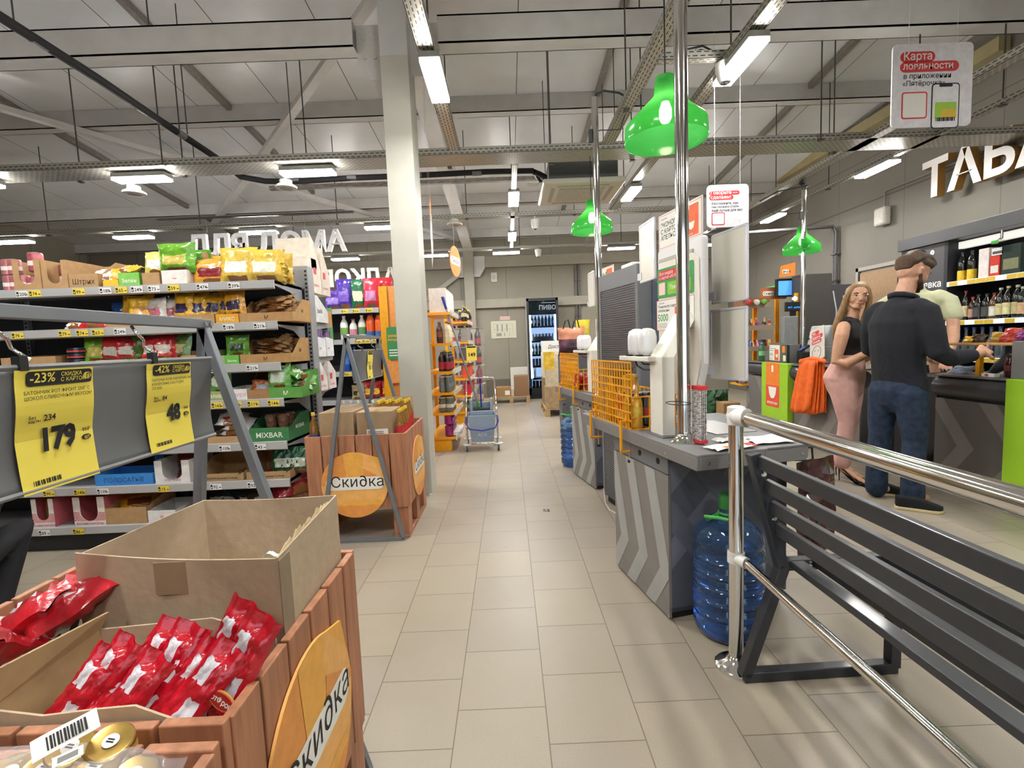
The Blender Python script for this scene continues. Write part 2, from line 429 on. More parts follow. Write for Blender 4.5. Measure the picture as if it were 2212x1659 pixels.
def tray(a, b, wd, lab, h=.05, rods=()):
    """perforated tray from a to b (its underside at those points), local X along it"""
    a = Vector(a); b = Vector(b); d = b - a; l = d.length; ang = math.atan2(d.y, d.x)
    r = thing('cable_tray', lab, 'cable tray', a, ang)
    m = MB(); m.box((0, -wd / 2, 0), (l, wd / 2, .003)); m.box((0, -wd / 2, 0), (l, -wd / 2 + .003, h)); m.box((0, wd / 2 - .003, 0), (l, wd / 2, h))
    m.build('channel', TRAY, r)
    for (t, off) in rods:
        p = a + d.normalized() * t; n_ = Vector((-math.sin(ang), math.cos(ang), 0)); p = p + n_ * off
        q = MB().tube([(t, off, 0), (t, off, ceil_z(p.y) - p.z - .02)], .006, 6); q.box((t - .02, off - .02, -.012), (t + .02, off + .02, 0)); q.build('hanger_rod', ROD, r)
    return r
tray((XL + .1, 4.72, 3.0), (XR - .1, 4.72, 3.0), .3, 'wide perforated cable tray crossing the hall behind the column', .06,
     [(3.4, .17), (4.3, .17), (5.28, .17), (6.32, .12), (6.32, -.17), (7.5, .17), (8.9, .17), (9.9, .17), (10.7, -.17), (10.7, .17), (12.35, -.17), (12.7, .17)])
tray((XL + .1, 6.85, 3.0), (2.6, 6.85, 3.0), .12, 'narrow cable tray crossing the hall in the second row', .05, [(3.1, 0), (5.2, 0), (7.1, 0), (8.9, 0), (10.4, 0)])
tray((-4.9, 9.15, 3.0), (4.4, 9.15, 3.0), .12, 'narrow cable tray crossing the hall in the third row near the back', .05, [(1, 0), (3.1, 0), (5.2, 0), (7.1, 0), (8.4, 0)])
tray((-.42, -2.0, 3.03), (-.42, 4.62, 3.03), .1, 'narrow cable tray running along the aisle beside the column top', .05, [(3.0, 0), (5.2, 0)])
tray((1.0, -2.0, 3.03), (1.0, 4.62, 3.03), .1, 'cable tray running along the checkouts above the green lampshade', .05, [(3.0, 0), (5.9, 0)])
tray((1.54, -2.0, 3.03), (1.54, 8.9, 3.03), .1, 'cable tray running to the back wall above the checkout lamps', .05, [(3.4, 0), (5.3, 0), (8.2, 0)])
tray((.14, 4.9, 3.0), (.14, 9.0, 3.0), .06, 'thin cable tray between the trays above the middle of the aisle', .04, [(1.6, 0)])
tray((3.46, 2.0, 3.0), (3.46, 9.0, 3.0), .1, 'cable tray near the right wall carrying no lamps', .05, [(2.1, 0), (4.2, 0), (6.2, 0)])
tray((4.06, 1.5, 3.0), (4.06, 9.0, 3.0), .06, 'narrow cable tray with lamps closest to the right wall', .04, [(2.5, 0), (4.6, 0), (6.5, 0)])
tray((.98, 3.33, 3.06), (1.62, 3.33, 3.06), .06, 'short cross bar between two trays beside the white camera', .05)
# ---------------------------------------------------------------- LED lamps
def lamp_mat():
    m = bpy.data.materials.new('led_diffuser'); m.use_nodes = True
    nt, b = nodes(m); N = nt.nodes.new; L = nt.links.new
    tc = N('ShaderNodeTexCoord'); v = N('ShaderNodeTexVoronoi'); v.inputs['Scale'].default_value = 60; v.inputs['Randomness'].default_value = 0
    L(tc.outputs['Object'], v.inputs['Vector'])
    mr = N('ShaderNodeMapRange'); mr.inputs[1].default_value = .25; mr.inputs[2].default_value = .7; mr.inputs[3].default_value = LAMP_E * 1.35; mr.inputs[4].default_value = LAMP_E * .5
    L(v.outputs['Distance'], mr.inputs[0])
    b.inputs['Base Color'].default_value = (.9, .9, .9, 1); b.inputs['Emission Color'].default_value = (1, .98, .94, 1)
    L(mr.outputs[0], b.inputs['Emission Strength']); return m
LED = lamp_mat(); LHOUSE = paint('#8d8c88')
def lamp0():
    r = thing('led_lamp', 'x', 'lamp', (0, 0, 0))
    MB().box((-.25, -.063, .006), (.25, .063, .045)).box((-.2, -.03, .045), (.2, .03, .06)).build('housing', LHOUSE, r, bevel=.004)
    MB().box((-.247, -.06, -.018), (.247, .06, .006)).build('diffuser', LED, r)
    return r
L0 = lamp0()
LAMPS = [(-3.40, 4.72, 0, 'lit LED lamp on the wide tray above the left shelves, second from the column'),
 (-1.83, 4.72, 0, 'lit LED lamp on the wide tray just left of the column'),
 (-6.85, 6.9, 0, 'lit LED lamp of the second row at the left edge of the photo'), (-5.17, 6.9, 0, 'lit LED lamp of the second row, second from the left edge'),
 (-3.42, 6.9, 0, 'lit LED lamp of the second row, third from the left edge'), (-1.68, 6.9, 0, 'lit LED lamp of the second row half hidden by the column'),
 (-2.97, 9.15, 0, 'lit LED lamp of the third row above the hanging letters'), (-1.3, 9.15, 0, 'lit LED lamp of the third row behind the hanging price boards'),
 (.04, 9.15, 0, 'lit LED lamp of the third row above the wall plan and fridge'), (3.85, 9.15, 0, 'added LED lamp of the third row, unseen behind the kiosk boards'), (2.2, 9.15, 0, 'lit LED lamp of the third row right of the rear green shade'),  # lamp behind the kiosk boards is added to brighten the right wall
 (-.40, 3.27, 1, 'large lit LED lamp right of the column top on the aisle tray'), (.14, 5.9, 1, 'lit LED lamp above the aisle seen end on, the nearer one'),
 (.14, 7.92, 1, 'lit LED lamp above the aisle seen end on, the farther one'), (1.54, 3.19, 1, 'large lit LED lamp beside the white dome camera'),
 (1.54, 5.87, 1, 'lit LED lamp right of the air conditioner panel'), (4.06, 5.32, 1, 'lit LED lamp near the right wall, the nearer one above the letters'),
 (4.06, 7.35, 1, 'lit LED lamp near the right wall, the farther one'),
 (-5.0, 4.72, 0, 'lit LED lamp on the wide tray outside the frame on the left'),
 (-.42, 1.0, 1, 'unseen LED lamp over the front of the aisle out of the frame'), (1.54, .6, 1, 'unseen LED lamp over the bench out of the frame'), (4.06, 3.0, 1, 'unseen LED lamp over the tobacco counter out of the frame'),  # unseen lamps from here to the list's end, added for the hall's lighting
 (-.42, -1.4, 1, 'unseen LED lamp over the entrance behind the viewpoint'), (1.54, -1.6, 1, 'unseen LED lamp behind the viewpoint near the bench'), (4.06, .8, 1, 'unseen LED lamp by the right wall behind the viewpoint'),
 (-2.4, 2.3, 0, 'unseen LED lamp over the near left crates out of the frame'), (-4.2, 2.3, 0, 'unseen LED lamp over the left aisle out of the frame'), (-2.4, 0, 0, 'unseen LED lamp behind the viewpoint on the left')]
for i, (x, y, d, lab) in enumerate(LAMPS):
    o = L0 if i == 0 else dup(L0)
    z = 2.94 if d == 0 else 2.965
    o.location = (x, y, z); o.rotation_euler = (0, 0, PI / 2 * d); o['label'] = lab; o['group'] = 'LED lamps under the trays'
# ================================================================ CHECKOUTS
CHROME = mat('#e2e0dc', .09, 1, 0, 0); STEEL = mat('#9c9b98', .32, .9, 0, .06, 60, stretch=(1, 12, 12)); BLACK = paint('#18181a', .5)
CGREY = mat('#7b7a7a', .45, 0, 0, .03, 10); CGREY2 = mat('#6d6f74', .45, 0, 0, .03, 10); CTAUPE = paint('#817d79', .55); CLIGHT = paint('#a3a4a2', .55); CBLUE = paint('#5d616e', .55); CBLUE2 = paint('#767b89', .55)
WHITE = paint('#e6e6e2', .4); CREAM = paint('#e2dfd4', .4); YEL = mat('#eaa417', .4, 0, .2, .05, 30); RED = plain('#d33a40'); GREEN = plain('#3f9a4e'); ORANGE = plain('#ee8433'); PAPER = plain('#ecebe4', .8); INK = plain('#1c1b1d', .7); LIME = mat('#9ccb2f', .5, 0, 0, .03, 8)
A1 = math.radians(12); U1 = Vector((math.cos(A1), math.sin(A1), 0)); V1 = Vector((-math.sin(A1), math.cos(A1), 0))
O1 = Vector((.694, 1.769, 0)); O2 = O1 + Vector((.02, 1.892, 0))
def lp(u, v, z=0, O=O1): return O + U1 * u + V1 * v + Vector((0, 0, z))
def lt(name, lab, cat, u, v, z=0, group=None, O=O1): return thing(name, lab, cat, lp(u, v, z, O), A1, group)
def clip(poly, x0, y0, x1, y1):
    for ax, val, sgn in ((0, x0, 1), (0, x1, -1), (1, y0, 1), (1, y1, -1)):
        out = []
        for i in range(len(poly)):
            a, b = poly[i - 1], poly[i]
            da = (a[ax] - val) * sgn; db = (b[ax] - val) * sgn
            if (da >= 0) != (db >= 0):
                t = da / (da - db); out.append((a[0] + (b[0] - a[0]) * t, a[1] + (b[1] - a[1]) * t))
            if db >= 0: out.append(b)
        poly = out
        if len(poly) < 3: return []
    return poly
def chevrons(mb, w_, h, M, mi, xs, vy=.24, bw=.09, up=(-.30, 1), dn=(-.7, -1), flip=False):
    """light > shaped bands on a panel of size w_ x h lying in M's xy plane"""
    for x in xs:
        a = [(x, vy), (x + up[0] * 2, vy + up[1] * 2), (x + up[0] * 2 - bw, vy + up[1] * 2), (x - bw, vy)]
        b = [(x, vy), (x - bw, vy), (x - bw + dn[0] * 2, vy + dn[1] * 2), (x + dn[0] * 2, vy + dn[1] * 2)]
        for p in (a, b):
            if flip: p = [(w_ - q[0], q[1]) for q in p]
            p = clip(p, 0, 0, w_, h)
            if p: mb.add([(q[0], q[1], .0008) for q in p], [tuple(range(len(p)))], mi, M)
def diag(mb, w_, h, M, mi, x0s, bw, slope):
    for x in x0s:
        p = clip([(x, 0), (x + bw, 0), (x + bw + slope * h, h), (x + slope * h, h)], 0, 0, w_, h)
        if p: mb.add([(q[0], q[1], .0008) for q in p], [tuple(range(len(p)))], mi, M)
LEFTF = lambda u, v: frame((u, v, 0), (0, -1, 0), (0, 0, 1), (-1, 0, 0))     # panel facing -u, x runs towards the viewer
NEARF = lambda u, v: frame((u, v, 0), (1, 0, 0), (0, 0, 1), (0, -1, 0))      # panel facing -v
def checkout(O, lab):
    r = lt('checkout_counter', lab, 'checkout', 0, 0, 0, None, O)
    m = MB(); m.box((.034, .255, .03), (.60, .80, .70)); m.build('cabinet', CBLUE, r)
    m = MB(); m.box((.022, .245, .012), (.034, .79, .652)); chevrons(m, .545, .64, LEFTF(.0215, .79) @ T(0, .012, 0), 1, [.16, .36, .56, .76], .2, .09)
    m.build('side_panel', [CTAUPE, CLIGHT], r)
    m = MB(); m.box((.024, .248, .658), (.034, .79, .735)); m.build('cable_strip', CGREY2, r)
    m = MB()
    for v in (.33, .50): m.lathe([(.014, 0), (.014, .003)], 16, 0, T(.024, v, .70) @ RY(-PI / 2))
    m.build('cable_hole', BLACK, r)
    m = MB(); m.box((.034, .243, .055), (.62, .255, .735)); diag(m, .586, .68, NEARF(.034, .2425) @ T(0, .055, 0), 1, [-.62, -.3, .22, .55], .13, .95); diag(m, .586, .68, NEARF(.034, .2422) @ T(0, .055, 0), 2, [.28, .6], .12, -.8)
    m.build('end_panel', [CBLUE, CBLUE2, mat('#696e7b', .55)], r)
    m = MB(); m.box((.05, .26, 0), (.60, .78, .05)); m.build('plinth', BLACK, r)
    m = MB(); m.box((0, 0, .788), (.52, 1.2, .8)); m.box((0, 0, .738), (.012, 1.2, .79)); m.box((.012, 0, .738), (.3, .012, .79))
    m.prism(rrect(.3, .738, .50, .803, .02), .012, 0, frame((0, .012, 0), (1, 0, 0), (0, 0, 1), (0, -1, 0)))
    m.build('worktop', CGREY, r, bevel=.003)
    m = MB()
    for x in (.05, .47): m.lathe([(.006, 0), (.006, .003)], 8, 0, T(x, 0, .765) @ RX(PI / 2))
    for v in (.22, .48, .8): m.lathe([(.006, 0), (.006, .003)], 8, 0, T(0, v, .762) @ RY(-PI / 2))
    m.build('fixing_screw', CHROME, r)
    m = MB(); m.box((.52, .02, .775), (.74, .9, .792)); m.build('bag_shelf', mat('#3e3f42', .35), r, bevel=.008)
    m = MB(); m.tube([(.38, .06, .735), (.56, .06, .715), (.58, .06, .72), (.575, .06, .765)], .004, 6); m.build('bag_hook', BLACK, r)
    m = MB(); m.box((.30, .30, .8), (.51, .62, .803)); 
    for k in range(6): m.box((.12 + k * .022, .30, .8), (.128 + k * .022, .36, .806), 0)
    m.build('scanner_plate', STEEL, r)
    return r
ck1 = checkout(O1, 'grey self-checkout counter with chevron side nearest the bench and chrome post')
ck2 = checkout(O2, 'second grey self-checkout counter with chevron side farther up the aisle')
def poster(mb, y0, y1, z0, z1, x, kind):
    """flat print on a face turned to -x, drawn left to right towards the viewer (-y)"""
    M = frame((x, y1, z0), (0, -1, 0), (0, 0, 1), (-1, 0, 0)); W_, H_ = y1 - y0, z1 - z0
    P = lambda poly, t, mi: mb.prism(poly, .0006, mi, M @ T(0, 0, t))
    if kind == 'green':
        P(rrect(0, 0, W_, H_, .012), 0, 1); P(rrect(.015, H_ * .72, W_ * .62, H_ * .92, .008), .001, 2); P(rrect(.015, H_ * .60, W_ * .8, H_ * .74, .008), .001, 2)
        mb.text('Вся скидка', .024, M @ T(.022, H_ * .77, .002), 3); mb.text('с картой «X5 Клуб»', .022, M @ T(.022, H_ * .635, .002), 3)
        P(rrect(.015, .015, .075, H_ * .52, .006), .001, 4); P(rrect(.10, .012, W_ - .02, H_ * .5, .006), .001, 5)
        mb.text('Пакет', .03, M @ T(.12, H_ * .25, .002), 3)
    elif kind == 'save':
        P(rrect(0, 0, W_, H_, .004), 0, 3); 
        for a in ((0, 0, W_, .003), (0, H_ - .003, W_, H_), (0, 0, .003, H_)): P([(a[0], a[1]), (a[2], a[1]), (a[2], a[3]), (a[0], a[3])], .0006, 6)
        mb.text('апельсин', .012, M @ T(.02, H_ * .87, .001), 7); mb.text('Экономьте с картой', .02, M @ T(.012, H_ * .74, .001), 7, .01); mb.text('«Апельсин»', .02, M @ T(.012, H_ * .61, .001), 7, .01); mb.text('5000', .052, M @ T(.008, H_ * .30, .001), 1, .015)
        P(rrect(W_ * .52, .008, W_ * .9, H_ * .72, .006), .0012, 8); P([(W_ * .62, H_ * .42), (W_ * .66, H_ * .24), (W_ * .74, H_ * .2), (W_ * .82, H_ * .24), (W_ * .85, H_ * .42)], .002, 3)
        for k in range(4): P([(.012, .012 + k * .007), (.1, .012 + k * .007), (.1, .015 + k * .007), (.012, .015 + k * .007)], .001, 9)
    elif kind == 'top':
        P(rrect(0, 0, W_, H_, .004), 0, 3)
        for a in ((.006, .006, W_ - .006, .009), (.006, H_ - .009, W_ - .006, H_ - .006), (.006, .006, .009, H_ - .006), (W_ - .009, .006, W_ - .006, H_ - .006)): P([(a[0], a[1]), (a[2], a[1]), (a[2], a[3]), (a[0], a[3])], .0006, 6)
        mb.text('апельсин', .012, M @ T(.025, H_ * .84, .001), 7); mb.text('ЭКОНОМЬ', .033, M @ T(.022, H_ * .62, .001), 7, .012); mb.text('С КАРТОЙ', .033, M @ T(.022, H_ * .44, .001), 7, .012); mb.text('АПЕЛЬСИН', .033, M @ T(.022, H_ * .26, .001), 7, .012)
        P(rrect(W_ * .62, .014, W_ * .92, H_ * .88, .006), .0012, 8); mb.text('%', .07, M @ T(W_ * .56, H_ * .5, .002), 1, .02)
        P([(W_ * .7, H_ * .44), (W_ * .73, H_ * .28), (W_ * .775, H_ * .24), (W_ * .82, H_ * .28), (W_ * .85, H_ * .44)], .002, 3)
        mb.text('апельсин', .013, M @ T(W_ * .65, H_ * .11, .002), 3)
PM = [WHITE, GREEN, RED, PAPER, plain('#f0c9c4'), plain('#86bd3c'), plain('#e9928c'), INK, mat('#ea6a37', .6), plain('#b5b2ab')]
def kiosk(O, lab):
    r = lt('self_checkout_kiosk', lab, 'kiosk', .28, .56, .8, None, O)
    B = lambda u, v, z: (u - .28, v - .56, z - .8)
    # thin tall body, seen from its back and its near edge
    m = MB(); m.prism([(v - .56, z - .8) for v, z in rrect(.36, 1.12, .757, 1.70, .02)[:12] + [(.36, 1.12), (.43, .885), (.50, .885), (.757, 1.02)]], .03, 0, frame((.307 - .28, 0, 0), (0, 1, 0), (0, 0, 1), (-1, 0, 0)) @ Matrix.Identity(4))
    m.build('body', mat('#e4e4e4', .35, 0, .1, 0), r, bevel=.008)
    m = MB(); m.prism([(.445, .90), (.375, 1.14), (.385, 1.60), (.44, 1.64), (.74, 1.64), (.745, 1.04), (.50, .90)], .006, 0, frame((.2765 - .28, -.56, -.8), (0, 1, 0), (0, 0, 1), (-1, 0, 0)))
    m.build('back_cover', CREAM, r, bevel=.002)
    m = MB(); m.box(B(.268, .43, 1.635), B(.2775, .74, 1.65)); m.build('vent_slot', plain('#b9b7ae'), r)
    # pedestal with its slanted shoulder
    m = MB(); a = [(.058, .345), (.115, .335), (.115, .45), (.058, .455)]
    rows = [[B(u, v, .806) for u, v in a], [B(u, v, 1.16) for u, v in a], [B(u + .19, v + .1, 1.36) for u, v in a]]
    vs = sum(rows, [])
    m.add(vs, [(0, 1, 5, 4), (1, 2, 6, 5), (2, 3, 7, 6), (3, 0, 4, 7), (4, 5, 9, 8), (5, 6, 10, 9), (6, 7, 11, 10), (7, 4, 8, 11), (3, 2, 1, 0), (8, 9, 10, 11)])
    m.build('pedestal', CREAM, r, bevel=.003)
    m = MB(); m.box(B(.045, .32, .8), B(.13, .47, .806)); m.build('foot_plate', CGREY2, r)
    m = MB(); m.box(B(.02, .40, 1.14), B(.12, .70, 1.163)); m.build('shelf', CREAM, r, bevel=.004)
    m = MB(); m.tube([B(.06, .60, 1.14), B(.05, .56, 1.115), B(.05, .50, 1.10), B(.06, .45, 1.10)], .004, 6); m.tube([B(.07, .56, 1.14), B(.06, .52, 1.125), B(.06, .46, 1.125)], .004, 6); m.build('cable', BLACK, r)
    m = MB(); poster(m, .42 - .56, .745 - .56, 1.45 - .8, 1.60 - .8, -.0045 - .0065, 'green'); poster(m, .42 - .56, .755 - .56, 1.285 - .8, 1.44 - .8, -.011, 'save'); m.build('printed_sheet', PM, r)
    m = MB(); poster(m, .37 - .56, .75 - .56, 1.70 - .8, 1.875 - .8, .003, 'top'); m.box(B(.284, .37, 1.70), B(.2865, .75, 1.875), 3); m.build('top_sign', PM, r)
    m = MB(); m.box(B(.308, .40, 1.14), B(.325, .72, 1.52)); m.build('touch_screen', mat('#202226', .1), r, bevel=.004)
    return r
ko1 = kiosk(O1, 'white self-checkout kiosk with green poster, standing on the near grey counter')
ko2 = kiosk(O2, 'white self-checkout kiosk with green poster, on the farther grey counter')
def board(lab, O, far, near, hz, z0, u_far, u_near):
    """empty white poster frame, between two plan points (u,v)"""
    a = lp(*far, 0, O); b = lp(*near, 0, O); d = b - a; l = d.length; ang = math.atan2(d.y, d.x)
    r = thing('poster_frame', lab, 'poster frame', (a.x, a.y, z0), ang, 'empty white poster frames on the kiosks')
    m = MB(); m.box((.006, -.004, .006), (l - .006, .004, hz - .006)); m.build('sheet', mat('#e2ded2', .3, 0, .3, .02, 5), r)
    m = MB()
    for p, q in (((0, 0, .006), (l, 0, .006)), ((0, 0, hz - .006), (l, 0, hz - .006)), ((.006, 0, 0), (.006, 0, hz)), ((l - .006, 0, 0), (l - .006, 0, hz))): m.bar(p, q, .013, .012)
    m.build('border', mat('#dcdce4', .15, 0, .5, 0), r, bevel=.003)
    m = MB(); m.box((-.03, -.008, .02), (.03, .008, .06)); m.build('clamp', mat('#d5d5e0', .3), r)
    return r
for O, n in ((O1, 'near'), (O2, 'farther')):
    board('empty white poster frame on the aisle side of the %s kiosk' % n, O, (.30, .99), (.275, .775), .325, 1.56, 0, 0)
    board('upper empty white poster frame on the customer side of the %s kiosk' % n, O, (.405, .475), (.40, .225), .325, 1.395, 0, 0)
    board('lower empty white poster frame on the customer side of the %s kiosk' % n, O, (.395, .475), (.41, .24), .33, 1.04, 0, 0)
def pole(p, lab, h=3.13, z0=.8, hook=(.35, .1)):
    r = thing('chrome_pole', lab, 'pole', (p[0], p[1], z0))
    MB().tube([(0, 0, .006), (0, 0, h - z0)], .0265, 20).build('tube', CHROME, r, smooth=True)
    MB().lathe([(.06, 0), (.06, .004), (.045, .012), (.03, .03), (.0265, .045)], 24).build('flange', CHROME, r, smooth=True)
    m = MB(); H = h - z0
    m.tube([(0, 0, H - .02), (.02, 0, H + .03), (.08, .02, H + .06), (hook[0] * .6, hook[1] * .6, H + .06), (hook[0], hook[1], H + .0)], .008, 8); m.tube([(0, 0, H - .25), (.05, .01, H - .24), (hook[0] * .6, hook[1] * .6, H - .22), (hook[0] * .8, hook[1], H - .05)], .004, 6)
    m.box((-.05, -.02, H - .33), (-.025, .02, H - .24)); m.build('cable', mat('#3a3a3c', .5), r)
    return r
pole(lp(.089, .224), 'chrome pole rising from the near grey counter in front of the white kiosk')
pole(lp(.09, .235, 0, O2), 'chrome pole rising from the farther grey counter left of the shutter cabinet')
# leaflet strips tied to the near pole
r = lt('leaflet_holder', 'bundle of price leaflets with red ends tied to the near chrome pole', 'leaflet holder', .135, .175, .805)
m = MB()
for k in range(4): m.box((-.02 + k * .008, -.03, .0), (-.016 + k * .008, .03, .235 - k * .004))
m.build('leaflet', mat('#c4c1bd', .6, 0, 0, .5, 60, stretch=(1, 1, 3)), r)
m = MB(); m.box((-.022, -.031, .222), (.013, .031, .238)); m.box((-.022, -.031, 0), (.013, .031, .014)); m.build('red_strip', RED, r)
MB().tube([(-.075 + .034 * math.cos(t) * 1.35, .045 + .06 * math.sin(t), .165) for t in [k * PI / 8 for k in range(16)]], .002, 5, closed=True).build('cable_tie', BLACK, r)
def leaflet(lab, u, v, w_, h, rz, seed, O=O1, mats=None):
    rr = random.Random(seed); p = lp(u, v, .8035, O)
    def fn(s, t): return ((s - .5) * w_, (t - .5) * h, .002 + .012 * rr.random() * (abs(s - .5) + abs(t - .5)) + .01 * max(0, s - .6))
    m = MB().grid(fn, 6, 6, lambda s, t: 1 if (.3 < s < .75 and .2 < t < .6) else (2 if s > .75 and t < .6 else 0))
    return m.build('leaflet', mats or [PAPER, ORANGE, RED], None, p, (0, 0, A1 + rz), label=lab, cat='leaflet')
leaflet('white leaflet with orange and red picture at the counter corner', .19, .055, .20, .09, .05, 1)
leaflet('crumpled white leaflet beside the leaflet holder on the near counter', .27, .16, .14, .08, .1, 2, mats=[PAPER, plain('#e8c58f'), PAPER])
leaflet('pale printed leaflets spread behind the chrome post on the near counter', .40, .11, .19, .14, -.1, 3, mats=[PAPER, plain('#d9d8cf'), plain('#e4ead0')])
# ---- white moulded containers on the kiosk shelves
def bin_(O, u, v, lab):
    r = lt('scanner_stand', lab, 'device', u, v, 1.164, None, O)
    m = MB(); n = 14
    prof = [(.02, 0), (.042, .004), (.046, .03), (.046, .09), (.04, .118), (.02, .13), (.001, .132)]
    m.lathe(prof, 20, 0, None, 1.0, .78); m.build('shell', mat('#e9e9ea', .25, 0, .4, 0), r, smooth='all')
    m = MB(); m.prism([(-.012, 0), (.012, 0), (0, .016)], .002, 0, frame((-.035, -.0, .108), (0, 1, 0), (.35, 0, .93), (-.93, 0, .35))); m.build('indicator', BLACK, r)
    m = MB(); m.box((-.05, -.02, 0), (-.03, .02, .006)); m.build('foot', BLACK, r)
for O, n in ((O1, 'near'), (O2, 'farther')):
    bin_(O, .07, .60, 'white rounded device on the %s kiosk shelf, the one towards the back' % n)
    bin_(O, .072, .50, 'white rounded device on the %s kiosk shelf, the one touching the pedestal' % n)
# ---- yellow wire baskets
def wire_basket(O, lab):
    r = lt('wire_basket', lab, 'basket', .16, .81, .802, None, O)
    x0, x1, y0, y1, h = -.145, .14, -.25, .25, .33
    m = MB(); R = .0035
    for k in range(9): z = h * k / 8; m.bar((x0, y0, z), (x0, y1, z), R * 2)
    for k in range(17): y = y0 + (y1 - y0) * k / 16; m.bar((x0, y, 0), (x0, y, h), R * 1.6)
    m.build('grid_panel', YEL, r)
    m = MB()
    for z in (0, .06, .16): m.bar((x0, y0, z), (x1, y0, z), R * 2); m.bar((x0, y1, z), (x1, y1, z), R * 2); m.bar((x1, y0, z), (x1, y1, z), R * 2)
    for k in range(7): x = x0 + (x1 - x0) * k / 6; m.bar((x, y0, 0), (x, y0, .16), R * 1.6); m.bar((x, y1, 0), (x, y1, .16), R * 1.6); m.bar((x, y0, 0), (x, y1, 0), R * 1.6)
    for k in range(12): y = y0 + (y1 - y0) * k / 11; m.bar((x1, y, 0), (x1, y, .16), R * 1.6)
    m.build('tray', YEL, r)
    for y in (-.2, .2):
        m = MB(); w_ = .018
        m.box((x0 - .008, y - w_ / 2, .0), (x0 + .004, y + w_ / 2, .07)); m.box((x0 - .035, y - w_ / 2, .03), (x0, y + w_ / 2, .04)); m.box((x0 - .04, y - w_ / 2, -.12), (x0 - .032, y + w_ / 2, .04)); m.box((x0 - .04, y - w_ / 2, -.122), (x0 + .03, y + w_ / 2, -.114)); m.tube([(x0 + .01, y, -.165), (x0 + .01, y, -.07)], .003, 6)
        c = m.build('clamp', YEL, r); MB().lathe([(.012, 0), (.012, .012)], 10, 0, T(x0 + .01, y, -.175)).build('clamp_knob', BLACK, c)
    return r
wire_basket(O1, 'yellow wire basket clamped on the near grey counter'); wire_basket(O2, 'yellow wire basket clamped on the farther grey counter')
# ---- bottle and can makers (whole things)
def bottle_parts(r, h, rad, cap='#e8c02a', glass='#c9a650', label='#d8483f', lz=(.3, .55), clear=True, neck=.35, shoulder=.62, liquid=None):
    nr = rad * neck
    body = [(rad * .85, 0), (rad, h * .03), (rad, h * lz[0] - .001), (rad * .97, h * .5), (rad, h * shoulder), (rad * .8, h * (shoulder + .12)), (nr * 1.1, h * (shoulder + .24)), (nr, h * .93), (nr, h * .95)]
    gm = mat(glass, .12, 0, .5, 0) if not clear else mat(glass, .08, 0, .3, 0, trans=.65)
    MB().lathe(body, 16).build('body', gm, r, smooth=True)
    if label: MB().lathe([(rad * 1.012, h * lz[0]), (rad * 1.012, h * lz[1])], 16).build('label', mat(label, .5, 0, 0, .15, 40), r, smooth=True)
    MB().lathe([(nr * 1.25, h * .93), (nr * 1.25, h * .995), (nr * 1.1, h)], 12).build('cap', mat(cap, .4), r, smooth=True)
_bt = {}
def bottle(lab, loc, h, rad, key, group=None, rz=0, cat='bottle', name='bottle', rot=None, **k):
    kk = (name, h, rad, key)
    if kk in _bt:
        o = dup(_bt[kk], loc, rz, lab, rot=rot); o['category'] = cat
        if group: o['group'] = group
        elif 'group' in o: del o['group']
        return o
    r = thing(name, lab, cat, loc, rz, group, rot=rot); bottle_parts(r, h, rad, **k); _bt[kk] = r; return r
def can(lab, loc, h, rad, col, top='#b9b9bb', group=None, band=None):
    kk = ('can', h, rad, col, band)
    if kk in _bt: 
        o = dup(_bt[kk], loc, 0, lab)
        if group: o['group'] = group
        return o
    r = thing('drink_can', lab, 'can', loc, 0, group)
    MB().lathe([(rad * .85, 0), (rad, .006), (rad, h * .93), (rad * .86, h * .985)], 16).build('body', mat(col, .3, .3, .3, .2, 25), r, smooth=True)
    MB().lathe([(rad * .86, h * .985), (rad * .86, h), (rad * .8, h * .99)], 16).build('lid', mat(top, .3, .8), r, smooth=True)
    if band: MB().lathe([(rad * 1.01, h * .3), (rad * 1.01, h * .55)], 16).build('label', mat(band, .5), r)
    _bt[kk] = r; return r
for i, (u, v) in enumerate(((.07, .62), (.13, .64), (.20, .62), (.08, .72))):
    can(['black can at the front of the near yellow basket', 'black can next to the kiosk in the near yellow basket', 'black can at the far side of the near yellow basket', 'black can behind the yellow bottle in the near basket'][i], lp(u, v, .806), .17, .033, '#23201f', band='#a2302c')
for i, (u, v) in enumerate(((.055, .585), (.06, .68), (.07, .80), (.06, .9), (.15, .78), (.14, .88))):
    bottle(['yellow juice bottle at the near corner of the yellow basket', 'yellow juice bottle behind the corner one in the near basket', 'yellow juice bottle in the middle of the near basket', 'yellow juice bottle behind the grid of the near basket', 'yellow juice bottle deep in the near basket', 'yellow juice bottle deepest in the near basket'][i], lp(u, v, .806), .19 + .05 * (i > 2), .03, 'j%d' % (i > 2), glass='#d9a42a', cap='#c8a03c', label='#d6b64a', clear=False)
